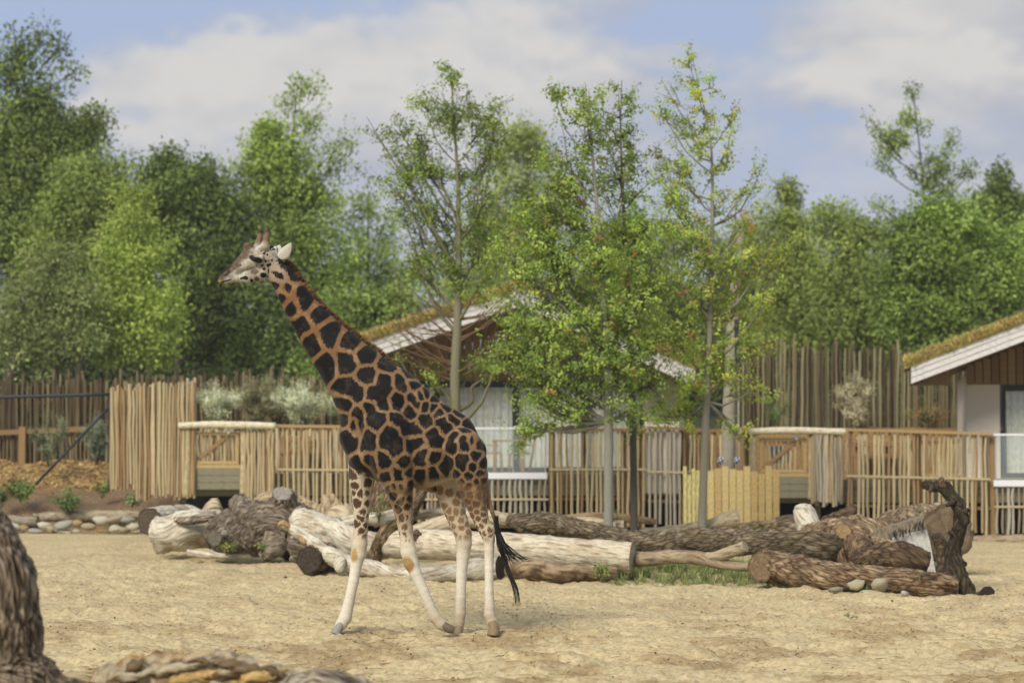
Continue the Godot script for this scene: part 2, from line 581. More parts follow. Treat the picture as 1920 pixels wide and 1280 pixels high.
	M.grass = leafy(Color(0.3, 0.4, 0.12), 0.6)
	var fur := mat(Color(1, 1, 1), 0.72, ntex(71, 0.04, [g.call(0.78), g.call(0.95), g.call(1.0)], [0.15, 0.5, 0.85], false, 5, 512), nnorm(72, 0.05, 1.6, false, 4), Vector3(5, 2.6, 5))
	fur.metallic_specular = 0.3
	fur.rim_enabled = true
	fur.rim = 0.1
	M.fur = vc(fur)
	M.hair = vc(mat(Color(1, 1, 1), 0.6))
	M.eye = mat(Color(0.05, 0.04, 0.035), 0.12)
	M.hoof = vc(mat(Color(1, 1, 1), 0.6))

# ---------------------------------------------------------------- ground
func sand_h(x: float, z: float) -> float:
	var wx := x + 0.5 * nz.get_noise_2d(x * 0.7, z * 0.7 + 20.0)
	var a := nz.get_noise_2d(x * 0.35, z * 0.35) * 0.08
	var b := nz.get_noise_2d(wx * 1.1 + 40.0, z * 1.7) * 0.055
	var c := nz2.get_noise_2d(wx * 0.8 + 9.0, z * 1.3) * -0.034
	var e := nz.get_noise_2d(wx * 3.4 + 70.0, z * 5.0) * 0.036
	var near := ss(60.0, 30.0, -z)
	# hoof scuffs: pits in a broken field
	var p := ss(0.25, 0.6, nz.get_noise_2d(x * 2.7 + 150.0, z * 2.7)) * -0.05
	var g := nz.get_noise_2d(x * 9.0, z * 13.0 + 11.0) * 0.02
	return a + (b + g + c + e + p) * (0.45 + 0.55 * near)

func make_ground():
	var xs := PackedFloat32Array()
	var zs := PackedFloat32Array()
	var x := -8.6
	for k in [-420.0, -260.0, -150.0, -90.0, -60.0, -42.0, -30.0, -24.0, -20.0, -17.5, -15.5, -14.0, -13.0, -12.2, -11.4, -10.6, -9.8, -9.2]:
		xs.append(k)
	while x < 8.6:
		xs.append(x)
		x += 0.062
	for k in [8.7, 9.2, 9.8, 10.6, 11.4, 12.2, 13.0, 14.0, 15.5, 17.5, 20.0, 24.0, 30.0, 42.0, 60.0, 90.0, 150.0, 260.0, 420.0]:
		xs.append(k)
	for k in [120.0, 60.0, 30.0, 12.0, 4.0, -2.0, -6.0, -9.0, -11.0, -13.0, -14.5, -15.5]:
		zs.append(k)
	var z := -16.0
	while z > -57.0:
		zs.append(z)
		z -= 0.062 * maxf(1.0, -z / 24.0)
	for k in [-57.5, -59.0, -62.0, -70.0, -85.0, -110.0, -160.0, -260.0, -420.0, -700.0]:
		zs.append(k)
	var nx := xs.size()
	var v := PackedVector3Array()
	var uv := PackedVector2Array()
	var col := PackedColorArray()
	for zz in zs:
		for xx in xs:
			var h := sand_h(xx, zz)
			v.append(Vector3(xx, h, zz))
			uv.append(Vector2(xx, zz))
			# damp, churned sand lies darker in the hollows of a broad patchwork
			var damp := ss(-0.1, 0.45, nz.get_noise_2d(xx * 0.55 + 300.0, zz * 0.4) + 0.5 * nz.get_noise_2d(xx * 2.4, zz * 2.4 + 80.0))
			damp *= 0.35 + 0.65 * ss(30.0, 19.0, -zz)
			var c := lin(232, 212, 172, 0.71).lerp(lin(190, 162, 120, 0.66), damp * 0.85)
			col.append(c)
	var idx := PackedInt32Array()
	for j in zs.size() - 1:
		for i in nx - 1:
			var a := j * nx + i
			idx.append_array([a, a + nx, a + 1, a + 1, a + nx, a + nx + 1])
	struct("sand_ground", grid_mesh(v, uv, col, idx), M.sand)
	# raised earth behind the paddock: soil at the edge, then beds
	v = PackedVector3Array()
	uv = PackedVector2Array()
	col = PackedColorArray()
	idx = PackedInt32Array()
	var rows := []
	var d := 53.2
	while d < 62.0:
		rows.append(d)
		d += 0.16
	rows.append_array([64.0, 70.0, 80.0, 95.0, 120.0, 160.0])
	var cols := []
	var xx2 := -30.0
	while xx2 < 30.0:
		cols.append(xx2)
		xx2 += 0.2 if xx2 > -14.5 and xx2 < -8.0 else 0.75
	for dd in rows:
		for xx in cols:
			var h := bank_h(xx, dd)
			v.append(Vector3(xx, h, -dd))
			uv.append(Vector2(xx, dd))
			var n := nz.get_noise_2d(xx * 0.9, dd * 1.3)
			var soil := lin(172, 134, 96).lerp(lin(120, 98, 72), clampf(ss(0.3, 0.8, h) * 0.7 + n * 0.5, 0.0, 1.0))
			var chips := lin(168, 128, 72)
			var c := soil.lerp(chips, ss(0.95, 1.15, h + n * 0.15))
			c = c.lerp(lin(72, 78, 42), ss(60.0, 63.0, dd))
			col.append(c)
	var m := cols.size()
	for j in rows.size() - 1:
		for i in m - 1:
			var a := j * m + i
			idx.append_array([a, a + m, a + 1, a + 1, a + m, a + m + 1])
	struct("earth_bank", grid_mesh(v, uv, col, idx), M.soil)
	# bark chips on the bed
	rng.seed = 77
	var chip := cbox(Vector3(0.07, 0.02, 0.035), 0.004)
	var xf := []
	var cc := []
	var tones := [lin(190, 152, 82), lin(160, 124, 64), lin(216, 180, 112), lin(130, 98, 54), lin(198, 158, 86)]
	for k in 5200:
		var px := rng.randf_range(-14.8, -8.6)
		var dd := rng.randf_range(55.6, 60.5)
		var h := bank_h(px, dd)
		if h < 0.98:
			continue
		xf.append(Transform3D(Basis.from_euler(Vector3(rng.randf_range(-0.7, 0.7), rng.randf() * TAU, rng.randf_range(-0.7, 0.7))) * rng.randf_range(0.6, 1.7), Vector3(px, h + 0.012, -dd)))
		cc.append(tones[rng.randi() % 5])
	var holder := multi(self, "bark_chips", chip, M.chip, xf, cc)
	meta(holder, "orange brown bark chips covering the raised bed on the left", "bark chips", "", "stuff")

func bank_h(x: float, d: float) -> float:
	var left := ss(-7.5, -9.5, x)            # the open bed on the left starts further forward
	var start := lerpf(57.2, 53.6, left)
	var n := nz.get_noise_2d(x * 0.6 + 5.0, d * 0.6) * 0.16 + nz.get_noise_2d(x * 2.6, d * 2.6 + 30.0) * 0.06
	var full := lerpf(2.62, 1.72, ss(2.0, -9.0, x))
	var rise := 0.0
	if left > 0.0:
		rise = 0.72 * ss(start, start + 1.3, d) + 0.38 * ss(start + 1.6, start + 2.2, d) + (full - 1.1) * ss(start + 2.4, start + 5.6, d)
	rise = lerpf(full * ss(start, start + 1.0, d), rise, left)
	return rise + n * ss(start, start + 0.8, d) - 0.2 * ss(start + 0.15, start - 0.2, d) + 2.0 * ss(63.0, 110.0, d)

func grid_mesh(v: PackedVector3Array, uv: PackedVector2Array, col: PackedColorArray, idx: PackedInt32Array) -> ArrayMesh:
	var n := PackedVector3Array()
	n.resize(v.size())
	for i in range(0, idx.size(), 3):
		var a := v[idx[i]]
		var f := (v[idx[i + 2]] - a).cross(v[idx[i + 1]] - a)
		for k in 3:
			n[idx[i + k]] += f
	for i in n.size():
		n[i] = n[i].normalized()
		if n[i].y < 0.0:
			n[i] = -n[i]
	var arr := []
	arr.resize(Mesh.ARRAY_MAX)
	arr[Mesh.ARRAY_VERTEX] = v
	arr[Mesh.ARRAY_NORMAL] = n
	arr[Mesh.ARRAY_TEX_UV] = uv
	arr[Mesh.ARRAY_TEX_UV2] = uv
	arr[Mesh.ARRAY_COLOR] = col
	arr[Mesh.ARRAY_INDEX] = idx
	var tang := PackedFloat32Array()
	tang.resize(v.size() * 4)
	for i in v.size():
		tang[i * 4] = 1.0
		tang[i * 4 + 3] = 1.0
	arr[Mesh.ARRAY_TANGENT] = tang
	var m := ArrayMesh.new()
	m.add_surface_from_arrays(Mesh.PRIMITIVE_TRIANGLES, arr)
	return m

# ---------------------------------------------------------------- lodges
func poly_at(pts: Array, d: float, root: Node3D) -> PackedVector2Array:
	var out := PackedVector2Array()
	for p in pts:
		var w := U(p[0], p[1], d) - root.position
		out.append(Vector2(w.x, w.y))
	return out

func slab(root: Node3D, called: String, m: Material, pts: Array, d: float, d0: float, d1: float) -> MeshInstance3D:   # outline seen at distance d, reaching from d0 back to d1
	return part(root, called, prism(poly_at(pts, d, root), -d0 - root.position.z, -d1 - root.position.z), m)

func moss_tuft(sd: int) -> ArrayMesh:
	var r := RandomNumberGenerator.new()
	r.seed = sd
	var st := new_st(-1)
	for k in 14:
		var a := r.randf() * TAU
		var p := Vector3(r.randf_range(-0.06, 0.06), 0, r.randf_range(-0.06, 0.06))
		var tip := p + Vector3(cos(a) * r.randf_range(0.02, 0.1), r.randf_range(0.05, 0.14), sin(a) * r.randf_range(0.02, 0.1))
		var w := Vector3(-sin(a), 0, cos(a)) * 0.012
		for q in [p - w, tip, p + w]:
			st.add_vertex(q)
	return flat(st)

func make_lodges():
	rng.seed = 5
	M.moss = mat(alb(186, 164, 84, 0.95), 1.0, M.stone.albedo_texture, M.stone.normal_texture, Vector3(3, 3, 3))
	var tuft := moss_tuft(3)
	# the middle lodge
	lodge("garden lodge with a moss topped gable roof behind the young trees", Vector3(-0.1, 0, -53.0), {
		"ridge": [978.0, 572.0], "left": [628.0, 696.0], "right": [1304.0, 726.0], "wall": [646.0, 1284.0], "glass": [704.0, 1206.0], "posts": [704.0, 818.0, 967.0, 1096.0, 1206.0],
		"gable_y": 714.0, "floor_y": 888.0, "skirt_y": 926.0}, tuft)
	# the lodge that is cut by the right edge of the photograph
	lodge("garden lodge with pale stepped fascia boards at the right edge", Vector3(U(1709.0, 719.0, 50.4).x, 0, -50.4), {
		"ridge": [2029.0, 598.0], "left": [1709.0, 719.0], "right": [2349.0, 719.0], "wall": [1784.0, 2240.0], "glass": [1847.0, 2200.0], "posts": [1849.0, 2020.0, 2110.0, 2198.0],
		"gable_y": 722.0, "floor_y": 898.0, "skirt_y": 940.0}, tuft, -0.165)

func lodge(label: String, at: Vector3, s: Dictionary, tuft: ArrayMesh, turn := 0.0):
	var dF := 50.4
	var dW := 52.5
	var dB := 58.3
	var L := thing("lodge", label, "lodge", at, "lodges along the paddock")
	var rx: float = s.ridge[0]
	var ry: float = s.ridge[1]
	var th := 34.0
	var sides := [[s.left[0], s.left[1], -1.0], [s.right[0], s.right[1], 1.0]]
	# roof slab, fascia boards and moss on either slope
	for sd in sides:
		var ex: float = sd[0]
		var ey: float = sd[1]
		var wx0: float = s.wall[0] if sd[2] < 0.0 else s.wall[1]
		var f0 := absf(wx0 - rx) / absf(ex - rx)
		var wy0 := lerpf(ry, ey, f0)
		slab(L, "roof", M.soffit, [[rx, ry], [wx0, wy0], [wx0, wy0 - th], [rx, ry - th]], dF, dF, dB)
		slab(L, "roof_overhang", M.soffit, [[wx0, wy0], [ex, ey], [ex, ey - th], [wx0, wy0 - th]], dF, dF, dF + 2.3)
		for k in 3:
			var a := th * k / 3.0
			var b := th * (k + 1) / 3.0 - 0.4
			slab(L, "fascia_board", M.fascia, [[rx, ry - a], [ex, ey - a], [ex, ey - b], [rx, ry - b]], dF, dF - 0.035 - 0.02 * k, dF - 0.002)
		var top := []
		var n := 26
		for i in n + 1:
			var t := float(i) / n
			var px := lerpf(rx, ex + sd[2] * 12.0, t)
			var py := lerpf(ry, ey + 5.0, t) - th
			top.append([px, py - (11.0 + 5.0 * nz.get_noise_2d(i * 0.7, rx)) * (1.0 - 0.6 * ss(0.93, 1.0, t))])
		top.append([ex + sd[2] * 12.0, ey + 7.0 - th])
		top.append([rx, ry - th + 1.0])
		var moss := slab(L, "moss", M.moss, top, dF, dF - 0.1, dF + 2.4)
		slab(L, "roof_turf", M.moss, [[rx, ry - th], [wx0, wy0 - th], [wx0, wy0 - th - 9.0], [rx, ry - th - 9.0]], dF, dF + 2.4, dB + 0.1)
		var xf := []
		var cc := []
		var tones := [lin(206, 180, 84, 1.1), lin(186, 156, 74, 1.1), lin(160, 152, 68, 1.1), lin(190, 156, 92, 1.1), lin(172, 168, 76, 1.1), lin(214, 188, 98, 1.1)]
		for k in 900:
			var t := rng.randf()
			var front := rng.randf()
			var px := lerpf(rx, ex + sd[2] * 12.0, t)
			var py := lerpf(ry, ey, t) - th
			var dz := 0.0
			var basis := Basis.from_euler(Vector3(rng.randf_range(-0.4, 0.4), rng.randf() * TAU, rng.randf_range(-0.4, 0.4)))
			if front < 0.55:
				py += rng.randf_range(-13.0, -3.0) + (6.0 * ss(0.15, 0.5, nz.get_noise_2d(px * 0.05, 3.0)) * rng.randf() if rng.randf() < 0.4 else 0.0)
				dz = rng.randf_range(-0.14, -0.08)
				basis = Basis.from_euler(Vector3(rng.randf_range(1.4, 2.9), rng.randf_range(-0.5, 0.5), rng.randf_range(-0.4, 0.4)))
			else:
				py -= 12.0
				dz = rng.randf_range(-0.05, 2.2) * rng.randf()
			var w := U(px, py, dF)
			w.z -= dz
			xf.append(Transform3D(basis * rng.randf_range(0.6, 1.2), w - L.position))
			cc.append(tones[rng.randi() % 6])
		var mm := multi(L, "moss_tufts", tuft, M.thatch, xf, cc)
		adopt(mm, moss)
	# boxed eaves
	for sd in sides:
		var wx: float = s.wall[0] if sd[2] < 0.0 else s.wall[1]
		var f: float = absf(wx - sd[0]) / absf(rx - sd[0])
		slab(L, "eave_soffit", M.soffit, [[sd[0] - sd[2] * 8.0, sd[1] - 1.5], [wx, sd[1] - 1.5], [wx, lerpf(sd[1], ry, f) - 2.0]], dF, dF + 0.5, dF + 2.05)
	# gable cladding, board by board, behind which stands a wall panel
	var w0: float = s.wall[0]
	var w1: float = s.wall[1]
	var gy: float = s.gable_y
	var bx := w0
	while bx < w1 - 1.0:
		var nx := minf(bx + 15.0, w1)
		var mid := (bx + nx) * 0.5
		var ly := lerpf(ry, s.left[1], (rx - mid) / (rx - s.left[0])) if mid < rx else lerpf(ry, s.right[1], (mid - rx) / (s.right[0] - rx))
		board(L, "gable_board", M.cladding[rng.randi() % 3], bx + 0.5, minf(ly - 4.0, gy - 8.0), nx - 0.5, gy, dW, 0.03, 0.006)
		bx = nx
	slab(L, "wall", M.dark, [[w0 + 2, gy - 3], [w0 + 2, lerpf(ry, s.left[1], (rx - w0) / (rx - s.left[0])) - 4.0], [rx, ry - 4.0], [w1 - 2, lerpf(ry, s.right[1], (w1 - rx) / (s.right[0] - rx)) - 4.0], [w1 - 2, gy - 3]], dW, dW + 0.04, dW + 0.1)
	# rendered walls left and right of the glazing, side walls and back wall
	var g0: float = s.glass[0]
	var g1: float = s.glass[1]
	var sk: float = s.skirt_y
	var fy: float = s.floor_y
	board(L, "wall", M.wall, w0, gy, g0, sk, dW, 0.2)
	board(L, "wall", M.wall, g1, gy, w1, sk, dW, 0.2)
	for e in [[w0, 0.1], [w1, -0.1]]:
		var a := U(e[0], gy - 20.0, dW)
		var b := U(e[0], sk, dW)
		part(L, "wall", cbox(Vector3(0.2, a.y - b.y, dB - dW - 0.25), 0.01), M.wall, Transform3D(Basis(), Vector3(a.x + e[1], (a.y + b.y) * 0.5, -(dW + 0.22 + dB) * 0.5) - L.position))
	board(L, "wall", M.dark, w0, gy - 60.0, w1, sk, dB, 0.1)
	# glazing: frames, panes, curtains
	var frames: Array = s.posts
	for i in frames.size() - 1:
		var x0: float = frames[i]
		var x1: float = frames[i + 1]
		var wn := board(L, "window", M.frame, x0, gy, x1, gy + 12.0, dW + 0.0, 0.09)
		for bar_ in [[x0, gy + 12.2, x0 + 7.0, fy - 12.2], [x1 - 7.0, gy + 12.2, x1, fy - 12.2], [x0, fy - 12.0, x1, fy - 3.0]]:
			var o := board(L, "frame", M.frame, bar_[0] + 0.2, bar_[1], bar_[2] - 0.2, bar_[3], dW, 0.08)
			adopt(o, wn)
		var p := board(L, "pane", M.glass, x0 + 7.0, gy + 12.0, x1 - 7.0, fy - 12.0, dW, 0.006, 0.001)
		adopt(p, wn)
		var cu := part(L, "curtain", curtain(U(x0 + 3.0, gy + 4.0, dW + 0.25), U(x1 - 3.0, fy - 6.0, dW + 0.25), i), M.curtain, Transform3D(Basis(), -L.position))
		adopt(cu, wn)
	# floor of the room and the plinth
	var fl := U(w0, fy, dW)
	var fr := U(w1, fy, dW)
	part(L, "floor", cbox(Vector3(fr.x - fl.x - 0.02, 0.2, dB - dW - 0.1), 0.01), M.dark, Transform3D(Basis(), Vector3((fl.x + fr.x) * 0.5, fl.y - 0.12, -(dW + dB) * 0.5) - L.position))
	board(L, "plinth", M.skirt, g0, fy - 3.0, g1, sk, dW, 0.12)
	L.rotation.y = turn

func curtain(a: Vector3, b: Vector3, sd: int) -> ArrayMesh:
	var st := new_st()
	var n := int((b.x - a.x) / 0.028)
	var row := []
	for i in n + 1:
		var x := lerpf(a.x, b.x, float(i) / n)
		var z := a.z + 0.035 * sin(x * 38.0 + 2.0 * nz.get_noise_2d(x * 2.0, sd * 7.0)) + 0.04 * nz.get_noise_2d(x * 5.0, sd * 3.0)
		row.append(Vector3(x, 0, z))
	for i in n:
		var p: Vector3 = row[i]
		var q: Vector3 = row[i + 1]
		quad(st, Vector3(p.x, b.y, p.z), Vector3(p.x, a.y, p.z), Vector3(q.x, a.y, q.z), Vector3(q.x, b.y, q.z))
	return done(st)

func adopt(o: Node3D, under: Node3D):          # makes a part of a thing a part of one of its parts, where it stands
	var called := String(o.name).rstrip("0123456789")
	o.get_parent().remove_child(o)
	o.transform = under.transform.affine_inverse() * o.transform
	o.name = called
	under.add_child(o, true)

# ---------------------------------------------------------------- decks, railings, screens, gates, fences
func deck(label: String, x0: float, x1: float, y: float, skirt_y: float, d0 := 49.75, d1 := 52.35, segs := 6):
	var a := U(x0, y, d0)
	var b := U(x1, y, d0)
	var D := thing("deck", label, "deck", Vector3((a.x + b.x) * 0.5, 0, -d0), "raised decks")
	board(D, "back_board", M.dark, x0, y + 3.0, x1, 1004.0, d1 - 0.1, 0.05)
	var n := int((d1 - d0) / 0.145)
	for i in n:
		var z := -d0 - 0.0725 - i * 0.145
		part(D, "floor_board", cbox(Vector3(b.x - a.x, 0.03, 0.138), 0.004), M.deck, Transform3D(Basis(), Vector3((a.x + b.x) * 0.5, a.y - 0.015, z) - D.position))
	for i in segs:
		var xa := lerpf(x0, x1, float(i) / segs)
		var xb := lerpf(x0, x1, float(i + 1) / segs)
		for k in 3:
			var ya := lerpf(y + 2.5, skirt_y, k / 3.0)
			var yb := lerpf(y + 2.5, skirt_y, (k + 1) / 3.0) - 0.5
			board(D, "skirt_board", M.skirt, xa + 0.2, ya, xb - 0.2, yb, d0, 0.03)
		var px := U(xa + 6.0, skirt_y, d0 + 0.3)
		part(D, "post", cbox(Vector3(0.1, px.y + 0.3, 0.1), 0.006), M.skirt, Transform3D(Basis(), Vector3(px.x, (px.y - 0.3) * 0.5, px.z) - D.position))

func railing(label: String, x0: float, x1: float, yt0: float, yt1: float, y_mid: float, y_bot0: float, y_bot1: float, d: float, step: float, posts: Array, mats: Array, top: Material, group := "stick railings of the decks") -> Node3D:
	var a := U(x0, 900, d)
	var b := U(x1, 900, d)
	var R := thing("stick_railing", label, "railing", Vector3((a.x + b.x) * 0.5, 0, -d), group)
	var x := x0 + step * 0.5
	while x < x1:
		var t := (x - x0) / (x1 - x0)
		var yt := lerpf(yt0, yt1, t)
		stick(R, "slat", mats[rng.randi() % mats.size()], x + rng.randf_range(-1.6, 1.6), yt + 3.0, lerpf(y_bot0, y_bot1, t) + rng.randf_range(-4.0, 4.0), d - rng.randf_range(0.0, 0.05), rng.randf_range(4.4, 6.6), rng.randf_range(-2.5, 2.5))
		x += step * rng.randf_range(0.82, 1.18)
	if top:
		bar(R, "top_rail", top, U(x0 - 1.0, yt0 + 1.5, d) + Vector3(0, 0, 0.05), U(x1 + 1.0, yt1 + 1.5, d) + Vector3(0, 0, 0.05), 0.07, 0.14)
	var mid := yt1 - yt0
	bar(R, "mid_rail", M.slats[0], U(x0, y_mid, d - 0.06), U(x1, y_mid + mid * 0.8, d - 0.06), 0.05, 0.04)
	if top: bar(R, "low_rail", M.rail_brown, U(x0, y_mid + 55.0, d + 0.08), U(x1, y_mid + 55.0 + mid * 0.8, d + 0.08), 0.07, 0.05)
	for p in posts:
		var t: float = (p - x0) / (x1 - x0)
		board(R, "post", M.post, p - 6.0, lerpf(yt0, yt1, t) + 3.0, p + 6.0, lerpf(y_bot0, y_bot1, t) + 4.0, d + 0.12, 0.1, 0.01)
	return R

func screen(label: String, x0: float, x1: float, tops: Callable, bots: Callable, d: float, step: float, w: float, mats: Array, group := "dense reed screens") -> Node3D:
	var a := U(x0, 900, d)
	var b := U(x1, 900, d)
	var R := thing("reed_screen", label, "screen", Vector3((a.x + b.x) * 0.5, 0, -d), group)
	for layer in 2:
		var x := x0 + layer * step * 0.5
		while x <= x1:
			stick(R, "reed", mats[rng.randi() % mats.size()], x, tops.call(x) + rng.randf_range(-6.0, 7.0), bots.call(x) + rng.randf_range(-7.0, 7.0), d + layer * 0.07 + rng.randf_range(-0.02, 0.02), w * rng.randf_range(0.75, 1.3), rng.randf_range(-3.0, 3.0))
			x += step * rng.randf_range(0.8, 1.2)
	for y in [0.3, 0.75]:
		var mx := (x0 + x1) * 0.5
		var yy := lerpf(tops.call(mx), bots.call(mx), y)
		bar(R, "cross_rail", M.rail_brown, U(x0, yy, d + 0.16), U(x1, yy, d + 0.16), 0.07, 0.05)
	return R

func round_log(parent: Node3D, called: String, m: Material, pts: Array, rad: Array, d: float, sd: float):
	var p := []
	var r := []
	for i in pts.size():
		p.append(U(pts[i][0], pts[i][1], d) - parent.position)
		r.append(rad[i] * d / F)
	var st := new_st()
	add_tube(st, p, r, {"sides": 10, "step": 0.12, "lump": 0.12, "lump_f": 4.0, "seed": sd})
	return part(parent, called, done(st), m)

func gate(label: String, x0: float, x1: float, y_beam: float, xb0: float, xb1: float, y_sill: float, y_foot: float, d: float, sd: float):
	var a := U(x0, y_foot, d)
	var G := thing("deck_gate", label, "gate", Vector3(a.x, 0, -d), "gates onto the decks")
	round_log(G, "beam", M.peeled, [[xb0, y_beam + 1.0], [lerpf(xb0, xb1, 0.4), y_beam - 1.0], [xb1, y_beam + 1.5]], [6.0, 7.0, 6.5], d - 0.15, sd)
	round_log(G, "post", M.peeled_up, [[x0 + 3.0, y_beam + 2.0], [x0 + 1.0, lerpf(y_beam, y_foot, 0.4)], [x0 - 2.0, y_foot]], [5.0, 6.5, 7.5], d - 0.05, sd + 3.0)
	round_log(G, "post", M.peeled_up, [[x1 + 3.0, y_beam + 2.0], [x1 + 4.0, lerpf(y_beam, y_foot, 0.5)], [x1 + 3.0, y_foot - 6.0]], [5.0, 5.5, 6.0], d - 0.05, sd + 7.0)
	var gx0 := x0 + 12.0
	var gx1 := x1 - 5.0
	var y0 := y_beam + 13.0
	var dd := d
	board(G, "gate_frame", M.gate, gx0, y0, gx1, y0 + 6.0, dd, 0.05)
	board(G, "gate_frame", M.gate, gx0, y_sill - 6.0, gx1, y_sill, dd, 0.05)
	board(G, "gate_frame", M.gate, gx0, y0 + 6.2, gx0 + 6.0, y_sill - 6.2, dd, 0.05)
	board(G, "gate_frame", M.gate, gx1 - 6.0, y0 + 6.2, gx1, y_sill - 6.2, dd, 0.05)
	bar(G, "brace", M.post, U(gx0 + 8.0, y_sill - 9.0, dd + 0.06), U(gx1 - 22.0, y0 + 8.0, dd + 0.06), 0.09, 0.04)
	var x := gx0 + 12.0
	while x < gx1 - 8.0:
		stick(G, "slat", M.slats[rng.randi() % 5], x, y0 + 4.0, y_sill - 3.0, dd + 0.1, rng.randf_range(4.0, 6.0), rng.randf_range(-1.5, 1.5))
		x += 8.0 * rng.randf_range(0.85, 1.2)
	board(G, "latch", M.white, gx1 - 26.0, y0 - 5.0, gx1 - 9.0, y0 - 1.0, dd - 0.06, 0.03)
	board(G, "latch", M.white, gx1 - 21.0, y0 - 0.8, gx1 - 17.0, y0 + 3.0, dd - 0.06, 0.02)
	board(G, "sill", M.gate, x0 + 3.0, y_sill + 1.0, x1, y_sill + 8.0, dd - 0.02, 0.12)
	for k in 3:
		board(G, "step_board", M.skirt, x0 + 5.0, y_sill + 8.5 + k * 13.2, x1 - 1.0, y_sill + 21.2 + k * 13.2, dd - 0.02, 0.04)

func glass_guard(label: String, x0: float, x1: float, y_top: float, y_floor: float, d: float, posts: Array):
	var a := U(x0, y_floor, d)
	var b := U(x1, y_floor, d)
	var G := thing("glass_balustrade", label, "balustrade", Vector3((a.x + b.x) * 0.5, 0, -d), "glass balustrades")
	board(G, "hand_rail", M.edge_white, x0, y_top, x1, y_top + 4.0, d - 0.02, 0.05)
	for i in posts.size() - 1:
		board(G, "pane", M.glass, posts[i] + 2.0, y_top + 5.0, posts[i + 1] - 2.0, y_floor - 1.0, d, 0.012, 0.002)
	for p in posts:
		board(G, "post", M.steel, p - 1.5, y_top + 4.0, p + 1.5, y_floor - 0.2, d + 0.03, 0.03)
	board(G, "edge_trim", M.edge_white, x0, y_floor, x1, y_floor + 12.0, d - 0.02, 0.05)

func pole_fence(label: String, x0: float, x1: float, y_top: Callable, y_bot: Callable, d: float, step: float, mats: Array, tall: float):
	var a := U(x0, 800, d)
	var b := U(x1, 800, d)
	var R := thing("pole_fence", label, "fence", Vector3((a.x + b.x) * 0.5, 0, -d), "tall pole fences at the back")
	var x := x0
	while x < x1:
		var up := rng.randf_range(-5.0, 9.0)
		if rng.randf() < 0.16:
			up = rng.randf_range(-20.0, -8.0) * tall
		stick(R, "pole", mats[rng.randi() % mats.size()], x, y_top.call(x) + up, y_bot.call(x), d + rng.randf_range(0.0, 0.22), rng.randf_range(3.2, 6.6), rng.randf_range(-3.0, 3.0))
		x += step * 0.86 * rng.randf_range(0.6, 1.4)
	for k in [0.25, 0.8]:
		bar(R, "cross_rail", M.rail_brown, U(x0, lerpf(y_top.call(x0), y_bot.call(x0), k), d + 0.3), U(x1, lerpf(y_top.call(x1), y_bot.call(x1), k), d + 0.3), 0.1, 0.06)
	return R

